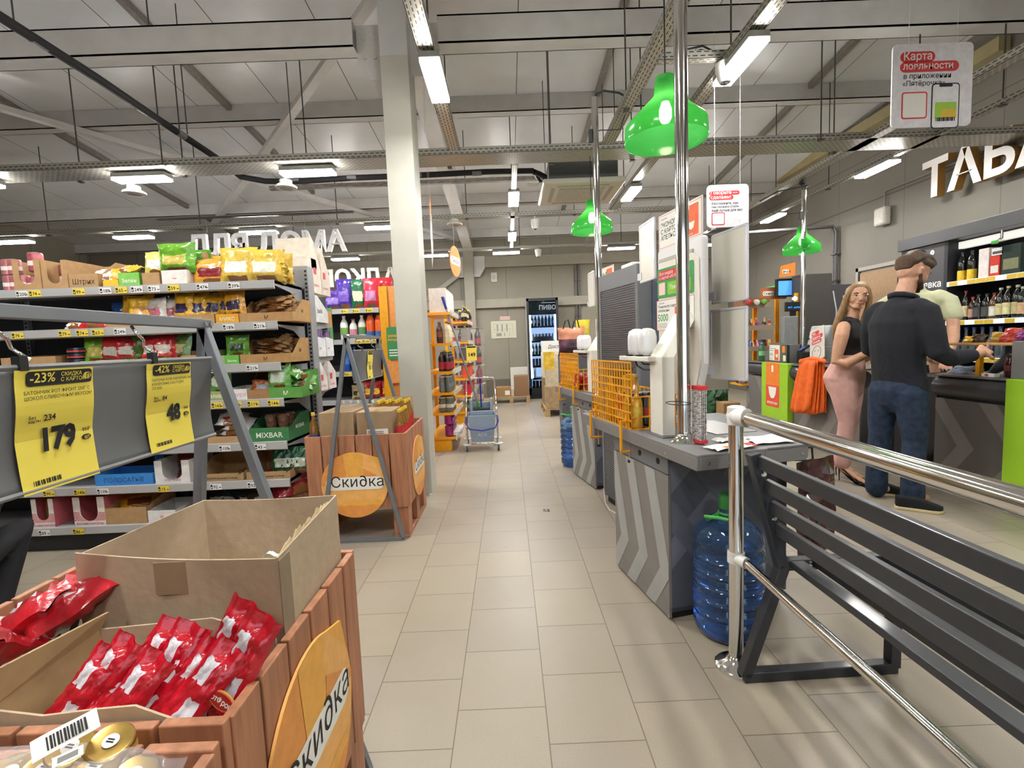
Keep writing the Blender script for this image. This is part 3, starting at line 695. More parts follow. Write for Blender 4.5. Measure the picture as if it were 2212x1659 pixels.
def bagmesh(w_, h, d, seed, rows=10, cols=8, crump=.006, seal=.08, zones=None, bend=0.):
    """pillow bag standing in local xz, base at z=0, facing -y; zones(s,t,front) -> material index"""
    rr = random.Random(seed); m = MB()
    N = lambda: (rr.random() - .5) * 2 * crump
    ph = rr.random() * 6
    for side in (-1, 1):
        def fn(s, t):
            edge = min(1, max(0, (1 - abs(2 * s - 1)) * 2.6)) ** .55; b = min(1, max(0, min(t / .22, (1 - t) / .18))) ** .6
            y = side * d / 2 * edge * b * (1 - .25 * t)
            wv = .012 * w_ / .15 * math.sin(t * 9 + ph) * (1 - .3 * b)
            x = (s - .5) * w_ * (1 - .10 * b * (1 - t * .4)) + N() * .5 * (0 < s < 1)
            if t >= 1 - seal or t <= seal * .5: y = side * .0015 + .006 * math.sin(s * 10 + ph)
            else: y += N() * edge
            z = t * h + N() * .4 * (0 < t < 1)
            return (x, y + bend * t * t + wv * .3, max(0, z))
        m.grid(fn, cols, rows, (lambda s, t, _f=side: zones(s, t, _f < 0)) if zones else 0)
    return m
def zones_simple(a=.0, b=1.0): return lambda s, t, f: 1 if f and a < t < b and .15 < s < .85 else 0
# red crisps in the near basket
bagmesh(.12, .14, .05, 5, zones=zones_simple(.2, .5)).build('snack_bag', [film('#c8281f'), film('#e8c38a')], None, lp(.05, .72, .806), (0, 0, A1 - PI / 2 + .2), label='small red snack bag behind the grid of the near yellow basket', cat='snack bag')
bagmesh(.2, .28, .02, 6).build('drink_pouch', [film('#4a3a22')], None, lp(.16, .97, .806), (.1, 0, A1 - PI / 2 + .4), label='dark flat pouch leaning at the back of the near yellow basket', cat='pouch')
o = onebox('flat_box', (-.1, -.008, 0), (.1, .008, .25), mat('#b98b2c', .5, 0, 0, .3, 15), .004, label='brown and yellow flat box leaning at the back of the near basket', cat='box'); o.location = lp(.20, .90, .806); o.rotation_euler = (.15, 0, A1 - PI / 2)
for i, (u, v, c, h) in enumerate(((.06, .66, '#c22a25', .15), (.12, .62, '#b92b2a', .13), (.06, .78, '#d6a91c', .2), (.07, .9, '#e2b31c', .25), (.2, .7, '#c43a30', .14))):
    bagmesh(.15, h, .07, 30 + i, zones=zones_simple(.2, .6)).build('snack_bag', [film(c), film('#d9c27a' if i in (2, 3) else '#7c1618')], None, lp(u, v, .806, O2), (0, 0, A1 - PI / 2 + .4 * (i - 2)), label=['red crisp bag at the front of the farther yellow basket', 'red crisp bag next to the pedestal in the farther basket', 'yellow pack in the middle of the farther basket', 'tall yellow pack at the back of the farther basket', 'red crisp bag deep in the farther basket'][i], cat='snack bag')
# ---- tall grey shutter cabinet between the two counters
def shutter_cabinet(O, lab, v0=1.217, v1=1.83):
    r = lt('shutter_cabinet', lab, 'cabinet', .393, v0, 0, None, O); w_ = v1 - v0; d = .30
    m = MB(); m.box((.012, 0, .05), (d, w_, 1.715)); m.build('carcass', mat('#6c6e74', .5, 0, 0, .03, 8), r, bevel=.004)
    m = MB(); m.box((0, 0, 1.60), (.014, w_, 1.715)); m.box((0, 0, .05), (.014, .03, 1.6)); m.box((0, w_ - .03, .05), (.014, w_, 1.6)); m.build('front_frame', mat('#77797d', .45, 0, 0, .03, 8), r, bevel=.002)
    m = MB()
    for k in range(100): z = .06 + k * .0154; m.box((.004, .03, z), (.013 if k % 2 else .010, w_ - .03, z + .0125))
    m.build('roller_shutter', mat('#63656b', .35, .3, 0, .04, 8), r)
    m = MB(); m.prism([(.1, .9), (.24, 1.0), (.24, 1.5), (.1, 1.62)], .012, 0, frame((0, -.012, 0), (1, 0, 0), (0, 0, 1), (0, 1, 0))); m.build('side_pocket', mat('#565b6a', .5), r, bevel=.004)
    m = MB(); m.box((.03, .02, 0), (d - .02, w_ - .02, .05)); m.build('plinth', BLACK, r)
    return r
shutter_cabinet(O1, 'tall grey cabinet with a roller shutter behind the near white kiosk')
o = onebox('white_box', (0, 0, 0), (.12, .16, .04), WHITE, .006, label='small white box lying on top of the grey shutter cabinet', cat='box'); o.location = lp(.45, 1.4, 1.716); o.rotation_euler = (0, 0, A1)
MB().tube([lp(.36, 1.75, .12) + Vector((0, 0, .0)), lp(.355, 1.70, .02), lp(.34, 1.6, .006), lp(.36, 1.5, .006), lp(.37, 1.45, .02)], .005, 6).build('floor_cable', mat('#c9c6bd', .6), label='pale cable on the floor at the foot of the shutter cabinet', cat='cable')
# ---- large blue water bottles
def water_mat():
    m = bpy.data.materials.new('blue_pet'); m.use_nodes = True; nt, b = nodes(m)
    b.inputs['Base Color'].default_value = lin('#7fb2f5'); b.inputs['Roughness'].default_value = .07; b.inputs['Transmission Weight'].default_value = .9; b.inputs['IOR'].default_value = 1.2
    b.inputs['Coat Weight'].default_value = .6
    n = nt.nodes.new('ShaderNodeTexNoise'); n.inputs['Scale'].default_value = 7
    tc = nt.nodes.new('ShaderNodeTexCoord'); nt.links.new(tc.outputs['Object'], n.inputs['Vector'])
    bp = nt.nodes.new('ShaderNodeBump'); bp.inputs['Strength'].default_value = .5; bp.inputs['Distance'].default_value = .03
    nt.links.new(n.outputs['Fac'], bp.inputs['Height']); nt.links.new(bp.outputs[0], b.inputs['Normal']); return m
PETB = water_mat()
def jug(loc, lab, rz=0):
    r = thing('water_bottle', lab, 'water bottle', loc, rz); R = .139; m = MB(); pr = [(.10, 0), (R - .012, .012), (R, .04)]
    z = .05
    for k in range(6): pr += [(R, z), (R, z + .03), (R - .008, z + .042), (R - .008, z + .048), (R, z + .058)]; z += .058
    pr += [(R, z + .01), (R * .92, z + .045), (R * .62, z + .085), (.036, z + .115), (.031, z + .125), (.031, z + .15)]
    m.lathe(pr, 28); m.build('bottle_body', PETB, r, smooth='all'); zc = z + .145
    MB().lathe([(.034, zc - .01), (.036, zc), (.036, zc + .045), (.03, zc + .05)], 20).build('screw_cap', mat('#3c8f45', .35, 0, .2, .05), r, smooth=True)
    m = MB(); m.tube([(.036 * math.cos(t), .036 * math.sin(t), zc - .03) for t in [k * PI / 6 for k in range(12)]], .006, 6, closed=True)
    m.tube([(-.03, .03, zc - .03), (-.07, .06, zc - .05), (-.12, .055, zc - .02), (-.135, 0, zc - .01), (-.12, -.055, zc - .02), (-.07, -.06, zc - .05), (-.03, -.03, zc - .03)], .008, 6); m.build('carry_handle', mat('#4fae55', .4), r, smooth='all')
    pr2 = [(max(.01, a - .006), b + .004) for a, b in pr if b < .36]
    MB().lathe(pr2 + [(.02, .36)], 24).build('water', mat('#6fa4f2', .03, 0, 0, 0, trans=.96, ior=1.33), r, smooth='all')
    return r
# ================================================================ BENCH, RAIL, JUGS
jug((.885, 1.93, 0), 'large blue water bottle with a green cap and handle behind the chrome post', .9)
jug((.63, 4.74, 0), 'large blue water bottle by the farther grey counter up the aisle', .6)
r = thing('chrome_railing', 'chrome pipe railing with white plastic joints running along the bench', 'railing', (.811, 1.703, 0))
MB().tube([(0, 0, .02), (0, 0, .985)], .0255, 24).build('post', CHROME, r, smooth=True)
MB().lathe([(.075, 0), (.075, .012), (.062, .022), (.04, .03), (.0265, .05)], 28).build('floor_flange', CHROME, r, smooth=True)
MB().lathe([(.028, .975), (.03, .98), (.03, .988), (.02, .993), (.001, .994)], 24).build('post_cap', WHITE, r, smooth=True)
MB().tube([(0, -1.9, .02), (0, -1.9, .985)], .0255, 24).build('post', CHROME, r, smooth=True)
for z, R, x in ((.957, .0245, .012), (.430, .0155, .012)):
    MB().tube([(x, -.03, z), (x + .02, -1.9, z)], R, 20).build('rail', CHROME, r, smooth=True)
    MB().tube([(0, .012, z), (0, -.03, z), (x, -.055, z)], [R * 1.25, R * 1.3, R * 1.35], 20).build('joint', mat('#e4e4e0', .4), r, smooth=True)
    MB().tube([(0, 0, z - R * 1.3), (0, 0, z + R * 1.3)], .030, 20).build('collar', mat('#e4e4e0', .4), r, smooth=True)
BENCH = mat('#34363a', .38, .15, .1, .05, 40)
r = thing('metal_bench', 'dark grey metal bench with slatted back and seat beside the chrome railing', 'bench', (.80, 1.63, 0), math.radians(1.5))
def P(x, y, z): return (x - .80, y, z)
for k, y in enumerate((0, -1.45)):
    m = MB(); b = .038
    pl = [[P(.80, y, .02), P(1.365, y, .02)], [P(1.355, y, .02), P(1.355, y, .43)], [P(.95, y, .43), P(1.37, y, .43)], [P(.805, y, .02), P(.945, y, .43)], [P(.94, y, .42), P(.835, y, .835)]]
    for a, c in pl: m.bar(a, c, b, b, 0, (0, 1, 0))
    m.build('side_frame', BENCH, r, bevel=.003)
zs = [(.842, .829), (.865, .745), (.886, .667), (.905, .588)]
for x, z in zs:
    m = MB(); m.bar(P(x + .012, -.01, z - .022), P(x + .012, -1.46, z - .022), .022, .045); m.build('back_slat', BENCH, r, bevel=.003)
for i in range(5):
    x = .985 + i * .083; m = MB(); m.bar(P(x, -.0, .435), P(x, -1.46, .435), .05, .024); m.build('seat_slat', BENCH, r, bevel=.003)
m = MB()
for x, z in ((.862, .765), (.90, .607)): m.lathe([(.010, 0), (.010, .004), (.006, .008)], 10, 0, T(*P(x, -.02, z)) @ RX(PI / 2))
m.lathe([(.010, 0), (.010, .004), (.006, .008)], 10, 0, T(*P(1.03, -.02, .436)) @ RX(PI / 2)); m.build('bolt', CHROME, r)
# promotional carrier bag hanging behind the bench from the bag hook
m = bagmesh(.26, .42, .05, 77, 12, 10, .02); m.build('carrier_bag', mat('#4a2420', .35, 0, .3, .9, 9, .3), None, (1.33, 2.05, .27), (0, 0, A1 + .2), label='crumpled dark red carrier bag hanging behind the bench back', cat='bag')
# ================================================================ GREEN PENDANT LAMPS
def shade_mat():
    m = bpy.data.materials.new('green_shade'); m.use_nodes = True; nt, b = nodes(m); N = nt.nodes.new; L = nt.links.new
    c = lin('#35a845'); b.inputs['Base Color'].default_value = c; b.inputs['Roughness'].default_value = .18; b.inputs['Coat Weight'].default_value = .4
    tr = N('ShaderNodeBsdfTranslucent'); tr.inputs[0].default_value = lin('#55c060'); tp = N('ShaderNodeBsdfTransparent'); tp.inputs[0].default_value = lin('#6fd07a')
    m1 = N('ShaderNodeMixShader'); m1.inputs[0].default_value = .5; L(tr.outputs[0], m1.inputs[1]); L(tp.outputs[0], m1.inputs[2])
    m2 = N('ShaderNodeMixShader'); m2.inputs[0].default_value = .62; L(b.outputs[0], m2.inputs[1]); L(m1.outputs[0], m2.inputs[2])
    L(m2.outputs[0], nt.nodes['Material Output'].inputs[0]); return m
SHADE = shade_mat(); BULB = mat('#fff0d0', .3, emit=30., noise=0)
def pendant(loc, ztop, lab, rz=0):
    r = thing('pendant_lamp', lab, 'pendant lamp', loc, rz, 'green pendant lamps over the checkouts')
    pr = [(.198, 0), (.200, .004), (.196, .075), (.19, .085), (.075, .195), (.056, .215), (.046, .30), (.03, .305)]
    m = MB(); n = 40; vs = []; 
    for rr, z in pr:
        for k in range(n): t = 2 * PI * k / n; vs.append((rr * math.cos(t), rr * math.sin(t), z))
    m.add(vs, [(i * n + k, i * n + (k + 1) % n, (i + 1) * n + (k + 1) % n, (i + 1) * n + k) for i in range(len(pr) - 1) for k in range(n)])
    m.build('lamp_shade', SHADE, r, smooth=True)
    MB().lathe([(.02, .09), (.03, .11), (.03, .15), (.016, .19)], 14).build('bulb', BULB, r, smooth=True)
    MB().lathe([(.017, .18), (.02, .2), (.02, .30)], 12).build('socket', BLACK, r)
    MB().tube([(0, 0, .3), (0, 0, ztop - loc[2])], .0035, 6).build('cord', BLACK, r)
    return r
pendant((.823, 2.46, 2.215), 3.03, 'nearest green pendant lamp behind the chrome pole'); pendant((.86, 4.75, 2.29), 3.02, 'middle green pendant lamp behind the farther chrome pole'); pendant((3.50, 5.72, 2.17), 3.0, 'green pendant lamp above the lime green checkout near the right wall')
MB().lathe([(.02, 0), (.035, .015), (.035, .04), (.01, .055)], 14).build('ceiling_rose', BLACK, None, (3.50, 5.72, 2.945), label='black cord holder under the tray above the right green lamp', cat='cord holder')
# ================================================================ COUNTERS ALONG THE RIGHT
DK = mat('#3d3e41', .35, 0, .1, .04, 8); CFR = mat('#55524f', .55, 0, 0, .03, 8); CF2 = paint('#6f6a66', .55); CF3 = paint('#837d78', .55)
def long_counter(lab, x, ya, yb, lime, col=CFR, col2=CF2, marks=(.3, .75, 1.2)):
    """counter along Y from ya (near) to yb (far); front faces -X"""
    r = thing('service_counter', lab, 'counter', (x, ya, 0)); l = yb - ya
    m = MB(); m.box((.03, 0, .06), (.55, l, .70)); m.build('cabinet', CFR, r)
    m = MB(); m.box((.018, 0, .06), (.03, l, .70)); chevrons(m, l, .64, frame((.0172, l, .06), (0, -1, 0), (0, 0, 1), (-1, 0, 0)), 1, marks, .3, .13, (-.75, 1), (-.75, -1)); m.build('front_panel', [col, col2], r)
    m = MB(); m.box((.05, .02, 0), (.5, l - .02, .06)); m.build('plinth', BLACK, r)
    m = MB(); m.box((.0, 0, .868), (.62, l, .885)); m.build('worktop', mat('#6b6a68', .4, 0, 0, .04, 8), r, bevel=.003)
    m = MB(); m.tube([(.05, .004, .79), (.05, l - .004, .79)], .078, 20); m.build('bumper_roll', DK, r, smooth=True)
    for a, b in lime:
        m = MB(); m.box((-.045, a, .02), (.03, b, .888)); m.build('lime_panel', LIME, r, bevel=.004)
    return r
cA = long_counter('far grey checkout counter with a lime green panel beside the standing woman', 3.2, 4.35, 6.45, [(1.04, 1.60)], mat('#6e6b69', .55, 0, 0, .03, 8), CF3, (.1, .6, 1.4, 1.8))
cB = long_counter('dark grey counter with chevron front where the man in black stands', 3.28, 2.2, 3.66, [(.32, .885)], mat('#5b5754', .55, 0, 0, .03, 8), paint('#76716d', .55), (.32, .72, 1.15))
# loyalty card picture on the lime panel
M = frame((3.1545, 5.845, .36), (0, -1, 0), (0, 0, 1), (-1, 0, 0)); m = MB()
m.prism(rrect(0, 0, .29, .53, .02), .0012, 0, M); m.prism([(0, .26), (.29, .26), (.29, .53), (0, .53)], .0004, 1, M @ T(0, 0, .0012)); m.prism(rrect(.125, .42, .165, .50, .012), .001, 2, M @ T(0, 0, .0016))
m.prism([(.06, .24), (.075, .16), (.105, .115), (.145, .10), (.185, .115), (.215, .16), (.23, .24)], .001, 2, M @ T(0, 0, .0016)); m.text('апельсин', .05, M @ T(.03, .035, .0018), 2, .02)
m.build('card_poster', [mat('#e2583a', .5), mat('#ee8434', .5), PAPER], None, label='orange card poster with a white cup on the lime green panel', cat='poster')
# acrylic stand with the sign, register, terminal, chalk board
r = thing('acrylic_stand', 'clear acrylic stand holding a small white price sign above the lime panel', 'stand', (3.3, 5.86, .886), -.15)
m = MB(); m.box((0, -.28, 0), (.004, .28, .24)); m.box((0, -.28, 0), (.1, .28, .004)); m.build('acrylic_sheet', mat('#d7ddd8', .08, 0, 0, 0, trans=.9), r)
m = MB(); poster(m, -.08, .24, .015, .21, -.003, 'save'); m.build('price_sign', PM, r)
m = MB(); m.prism(rrect(.02, .12, .1, .2, .01), .001, 0, frame((-.001, -.13, 0), (0, -1, 0), (0, 0, 1), (-1, 0, 0))); m.prism(rrect(.04, .02, .12, .09, .01), .001, 1, frame((-.001, -.13, 0), (0, -1, 0), (0, 0, 1), (-1, 0, 0))); m.build('sticker', [ORANGE, mat('#dfe5c8', .6)], r)
bottle('green tinted bottle standing left of the acrylic stand on the far counter', (3.3, 6.22, .886), .24, .035, 'gr', glass='#4f9a62', cap='#6fbf7a', label='#7fbf8a', clear=True)
pole((3.46, 5.62), 'chrome pole rising from the far checkout next to the lime green panel', 2.86, .885, (-.3, .4))
m = MB(); m.box((3.30, 5.60, .886), (3.42, 5.76, 1.10)); m.build('grey_box', CGREY, None, bevel=.004, label='grey metal box at the foot of the far chrome pole', cat='box')
r = thing('cash_register', 'light grey cash register behind the card terminal on the far counter', 'cash register', (3.62, 5.36, .886))
GREYP = mat('#b9bdc0', .45, 0, 0, .03, 10)
m = MB(); m.prism([(-.18, .0), (.20, .0), (.20, .16), (-.18, .20)], .36, 0, frame((0, .18, 0), (1, 0, 0), (0, 0, 1), (0, -1, 0))); m.build('base', mat('#a3a8ab', .45), r, bevel=.01)
m = MB(); m.prism([(-.17, .20), (.20, .16), (.17, .40), (-.12, .42)], .33, 0, frame((0, .165, 0), (1, 0, 0), (0, 0, 1), (0, -1, 0))); m.build('printer_head', GREYP, r, bevel=.015)
m = MB(); m.box((-.178, -.05, .27), (-.13, .16, .285)); m.build('paper_slot', BLACK, r)
r = thing('card_terminal', 'black card terminal with blue screen on a black stand at the far counter', 'card terminal', (3.36, 5.42, .886), -.25)
m = MB(); m.box((-.05, -.09, 0), (.06, .09, .13)); m.build('stand', BLACK, r, bevel=.006)
m = MB(); m.box((-.06, -.055, 0), (.06, .055, .022), 0, T(0, 0, .16) @ RY(-.6)); m.build('handset', BLACK, r, bevel=.004)
m = MB(); m.box((-.045, -.042, .0222), (.02, .042, .0235), 0, T(0, 0, .16) @ RY(-.6)); m.build('screen', mat('#2b3f8a', .2, emit=.6, noise=0), r)
r = thing('notice_board', 'white notice board with three red text lines leaning on the far counter', 'notice board', (3.32, 5.10, .90), 0)
Mb = frame((0, .145, 0), (0, -.96, .28), (.16, .27, .95), (-1, 0, .16)); m = MB(); m.prism(rrect(0, 0, .25, .36, .015), .006, 0, Mb); m.build('panel', mat('#d8d2c9', .6), r)
m = MB()
for i, (y, w_) in enumerate(((.285, .13), (.235, .19), (.185, .17))): m.prism(rrect(.035, y, .035 + w_, y + .045, .02), .001, 0, Mb @ T(0, 0, .006)); m.text(('Мы', 'рядом и', 'слышим')[i], .034, Mb @ T(.05, y + .011, .0075), 1, .02)
m.build('red_lines', [RED, PAPER], r)
m = MB(); c = [(.12 + .075 * math.cos(2 * PI * k / 24), .085 + .075 * math.sin(2 * PI * k / 24), .007) for k in range(24)]; m.tube([Mb @ Vector(q) for q in c], .002, 5, closed=True)
for q in ((.09, .11), (.15, .10)): m.prism(circle(.006, 8, *q), .001, 0, Mb @ T(0, 0, .006))
m.build('round_drawing', INK, r)
# orange carrier bags hanging at the counter front
r = thing('hook_arm', 'metal hook holding the orange bags on the far counter', 'hook', (3.2, 4.70, .93)); MB().tube([(.1, 0, .0), (-.05, 0, .01), (-.09, .1, 0), (-.06, .22, -.02)], .006, 6).build('wire', CHROME, r)
OB = mat('#ef6b22', .7, 0, 0, .08, 18, .25)
for i in range(6):
    rr = random.Random(40 + i); x = 3.06 + .018 * i; 
    def fn(s, t, i=i, rr=rr):
        y = (s - .5) * (.34 + .02 * math.sin(i * 2)); top = 1 - .0 * t
        z = .945 - .55 * t * (1 + .05 * math.sin(i * 3 + s * 4)) - .05 * abs(s - .5) * (t < .2) + .03 * s
        pin = (1 - t) ** 2
        return (x + .012 * math.sin(s * 13 + i * 1.7) * (.3 + t) + rr.random() * .004, 4.92 - y * (1 - .25 * pin) * 1.0 + .07 * (t - .5) - .04 * (i - 2.5) * t * .6, z)
    m = MB().grid(fn, 14, 10); m.build('carrier_bag', OB, None, solid=.003, smooth='all', label='orange fabric carrier bag hanging in the bunch at the far counter front', cat='bag', group='orange bags on the counter hook')
m = MB(); m.tube([(3.08, 5.02, .93), (3.10, 4.86, .965), (3.12, 4.72, .95), (3.10, 4.66, .94)], [.03, .028, .022, .012], 10); m.build('bag_handle_bundle', OB, None, smooth='all', label='twisted handles of the orange bags gathered on the hook', cat='handles')
# ---- far rack with snacks, monitor, signs
def rack():
    r = thing('display_rack', 'yellow framed snack rack standing behind the far checkout', 'rack', (3.55, 6.60, 0))
    for x in (-.06, .25): MB().box((x - .025, .15, 0), (x + .025, .19, 1.74)).build('upright', YEL, r)
    for z, w_ in ((1.60, .40), (1.30, .44), (1.02, .46)):
        m = MB(); m.box((-.40, -.17, z), (-.40 + w_, .15, z + .012)); m.build('shelf', YEL, r)
        m = MB(); m.box((-.42, -.18, z - .01), (-.40 + w_, -.172, z + .055)); m.build('price_rail', mat('#b9a58f', .2, 0, 0, 0, trans=.4), r)
    m = MB(); m.box((-.42, -.2, .55), (.1, .15, .57)); m.build('shelf', YEL, r)
    return r
rack()
rs = random.Random(3); cols = ['#b33a3f', '#8f5aa0', '#2b2a30', '#dcbf5a', '#c9c4bd', '#4a3a34', '#d0574b', '#3b4a86']
for i in range(9):
    h = .10 + rs.random() * .06
    bottle('small bottle on the middle shelf of the far snack rack', (3.19 + .045 * i, 6.50 + .04 * (i % 2), 1.313), h, .018, 'rk%d' % (i % 4), 'bottles on the far rack', glass=cols[i % 4], cap=('#e8e6e2', '#e0b92f', '#222', '#e8e6e2')[i % 4] if False else ('#e8e6e2', '#e0b92f', '#202022', '#d8b03a')[i % 4], label=cols[(i + 3) % 8], clear=False)
for i in range(7):
    bagmesh(.08, .13, .03, 60 + i, 6, 5, zones=zones_simple()).build('snack_bag', [film(cols[i % 8]), film(cols[(i + 5) % 8])], None, (3.18 + .062 * i, 6.50, 1.034), (-.3, 0, rs.random() - .5), label='small snack pack on the lowest rail of the far snack rack', cat='snack bag', group='packs on the far rack')
onebox('carton_tray', (3.16, 6.44, 1.613), (3.52, 6.70, 1.72), card('#8a5d3c'), label='brown carton tray of sweets on top of the far snack rack', cat='carton')
for i, c in enumerate(('#c0343c', '#d9d3c6', '#6f9e3f')): MB().lathe([(.02, 0), (.04, .03), (.035, .06), (.005, .07)], 10).build('sweet_pack', film(c), None, (3.22 + .1 * i, 6.43, 1.66), (PI / 2, 0, 0), label='round %s sweet pack printed on the brown tray' % ('red', 'white', 'green')[i], cat='sweets')
for i in range(8):
    bagmesh(.10, .12, .04, 80 + i, 6, 5, zones=zones_simple()).build('snack_bag', [film(cols[(i + 1) % 8]), film('#e6dfd0')], None, (3.18 + .07 * (i % 4), 6.48 + .12 * (i // 4), .572), (-.4, 0, rs.random()), label='pack lying on the bottom shelf of the far snack rack', cat='snack bag', group='packs at the foot of the far rack')
r = thing('sign_board', 'brown orange sign board on the far snack rack', 'sign', (3.45, 6.55, 1.70)); Ms = frame((0, 0, 0), (1, 0, .0), (0, 0, 1), (0, -1, 0))
m = MB(); m.prism(rrect(0, 0, .36, .16, .03), .01, 0, Ms); m.build('panel', mat('#b5663a', .5), r); m = MB(); m.prism(rrect(.03, .05, .18, .11, .02), .001, 0, Ms @ T(0, 0, .01)); m.text('Скидка', .05, Ms @ T(.035, .063, .012), 1, .01); m.build('caption', [PAPER, INK], r)
r = thing('sign_board', 'orange sign with a white word plate above the far monitor', 'sign', (3.64, 6.4, 1.97)); m = MB(); m.prism([(-.02, 0), (.19, .02), (.19, .19), (0, .15)], .008, 0, Ms); m.build('panel', mat('#ee8a36', .5), r)
m = MB(); m.prism(rrect(.02, .05, .11, .10, .02), .001, 0, Ms @ T(0, 0, .008)); m.text('икра', .045, Ms @ T(.025, .062, .010), 1, .01); m.build('caption', [PAPER, INK], r)
onebox('blue_screen', (3.62, 6.45, 1.72), (3.84, 6.5, 1.96), mat('#1b1c20', .3), .004, label='black framed display with a blue screen under the orange sign', cat='display')
bpy.data.objects['blue_screen']['label'] = 'black framed display with a blue picture under the orange word sign'
s_ = MB().box((3.64, 6.444, 1.74), (3.82, 6.4495, 1.93)).build('screen', mat('#4f8fd0', .2, emit=.8, noise=0), bpy.data.objects['blue_screen'])
r = thing('monitor', 'small black customer monitor on a grey stand at the far counter', 'monitor', (3.62, 6.10, .886))
m = MB(); m.box((-.13, -.05, 0), (.05, .02, .56)); m.build('stand', mat('#8b8d8e', .4), r, bevel=.01)
m = MB(); m.box((-.10, -.03, .62), (.13, .0, .74)); m.build('display', BLACK, r, bevel=.004); m = MB(); m.box((-.02, -.02, .5), (.04, .02, .64)); m.build('neck', BLACK, r)
m = MB(); m.text('BCT  добро', .03, T(-.07, -.0315, .66) @ FRONT, 0); m.build('screen_text', mat('#2f8fd8', .4, emit=1.5, noise=0), r)
m = MB(); m.lathe([(.001, 0), (.03, .02), (.03, .04), (.001, .06)], 10, 0, T(.02, -.02, .75)); m.build('glowing_logo', mat('#cfeaff', .4, emit=2., noise=0), r)
onebox('yellow_post', (3.76, 6.26, .886), (3.81, 6.30, 1.75), YEL, .003, label='yellow post between the small monitor and the chrome pole', cat='post')
onebox('dark_cabinet', (3.80, 6.2, 0), (4.19, 6.42, 1.98), mat('#4b4743', .55, 0, 0, .03, 6), .006, label='tall dark brown cabinet behind the cash register', cat='cabinet')
onebox('dark_cabinet', (4.35, 6.5, 0), (4.75, 6.85, 1.86), mat('#57555a', .5, 0, 0, .03, 6), .006, label='grey cabinet behind the woman close to the wall', cat='cabinet')
MB().tube([(4.2, 6.19, 1.75), (4.22, 6.15, 1.5), (4.21, 6.15, 1.2), (4.27, 6.15, .95), (4.3, 6.15, .4)], .008, 6).build('power_cable', mat('#c3bfb6', .6), None, smooth=True, label='pale cable hanging down beside the dark brown cabinet', cat='cable')
# door and pipes on the right wall
r = thing('door_1', 'brown door in an aluminium frame in the right wall behind the woman', 'door', (XR, 6.25, 0), kind='structure')
m = MB(); 
for a, b in (((-.02, 0, 0), (-.0, .05, 2.13)), ((-.02, .78, 0), (0, .83, 2.13)), ((-.02, 0, 2.08), (0, .83, 2.13))): m.box(a, b)
m.build('frame', mat('#a9a49b', .4, .4), r); m = MB(); m.box((-.012, .08, 0), (0, .75, 2.05)); m.build('leaf', mat('#a58566', .6), r); m = MB(); m.box((-.014, .05, 0), (-.001, .08, 2.08)); m.box((-.014, .75, 0), (-.001, .78, 2.08)); m.build('gap', BLACK, r)
r = thing('heating_pipe', 'pair of grey pipes running up the right wall and along to the tray', 'pipe', (XR - .06, 7.45, 0))
m = MB(); 
for o_ in (0, .05): m.tube([(0, o_, .2), (0, o_, 2.75), (-.05, o_, 2.83), (-1.2, o_ + .2, 2.83), (-2.2, o_ + .3, 2.83)], .022, 8)
m.build('tube', mat('#6d6a6b', .45), r, smooth=True); m = MB()
for z in (.8, 1.5, 2.0, 2.4): m.box((-.04, -.03, z), (.05, .08, z + .02))
m.build('clip', mat('#57545a', .5), r)
r = thing('wall_unit', 'white rounded wall unit hanging from a conduit on the right wall', 'wall unit', (XR - .01, 6.55, 2.62)); m = MB(); m.box((-.10, -.1, 0), (0, .1, .24)); m.build('body', mat('#cfc9bf', .4), r, bevel=.03); m = MB(); m.tube([(-.02, 0, .24), (-.02, 0, .42), (-.02, -.03, .45), (-.02, -1.5, .45)], .01, 6); m.build('conduit', mat('#8a857c', .5), r)
onebox('exit_sign', (XR - .03, 9.15, 1.98), (XR - .005, 9.5, 2.14), mat('#3fae62', .5, emit=.5, noise=0), .004, label='small green exit sign far along the right wall', cat='exit sign')
m = MB(); m.prism([(.05, .03), (.12, .03), (.12, .1), (.18, .1), (.18, .13), (.05, .13)], .001, 0, frame((XR - .0305, 9.45, 1.98), (0, -1, 0), (0, 0, 1), (-1, 0, 0))); m.build('pictogram', plain('#e8f5ea'), bpy.data.objects['exit_sign'])
r = thing('wall_letters', 'large white raised letters with gold sides on the right wall above the liquor', 'letters', (XR - .16, 5.78, 2.74))
m = MB(); m.text('ТАБАК', .54, frame((0, 0, 0), (0, -1, 0), (0, 0, 1), (-1, 0, 0)), 0, .03, depth=.09); 
o = m.build('lettering', [plain('#efeae6', .5), mat('#b98a4a', .35, .5)], r)
for p in o.data.polygons: p.material_index = 0 if abs(p.normal.x) > .7 else 1
# ---- liquor cabinet
CAB = mat('#4c4b4e', .4, 0, 0, .03, 8); CABD = mat('#2b2b30', .5, 0, 0, .04, 8)
r = thing('liquor_cabinet', 'dark open drinks cabinet with lit shelves of bottles on the right wall', 'cabinet', (4.65, 0, 0)); y0, y1 = 2.6, 5.08
m = MB(); m.box((.44, y0, 0), (.47, y1, 2.2)); m.build('back_panel', CABD, r)
m = MB(); m.box((0, y1, 0), (.47, y1 + .04, 2.2)); m.box((0, y0 - .04, 0), (.47, y0, 2.2)); m.build('side_panel', CABD, r)
m = MB(); m.box((-.03, y0, 2.13), (.47, y1 + .62, 2.26)); m.build('cornice', CAB, r, bevel=.004)
m = MB(); m.box((0, y1 + .04, 0), (.47, y1 + .6, 2.13)); m.build('wide_panel', CAB, r, bevel=.003)
m = MB(); m.box((.02, y0, 0), (.45, y1, .42)); m.build('base_cupboard', CAB, r)
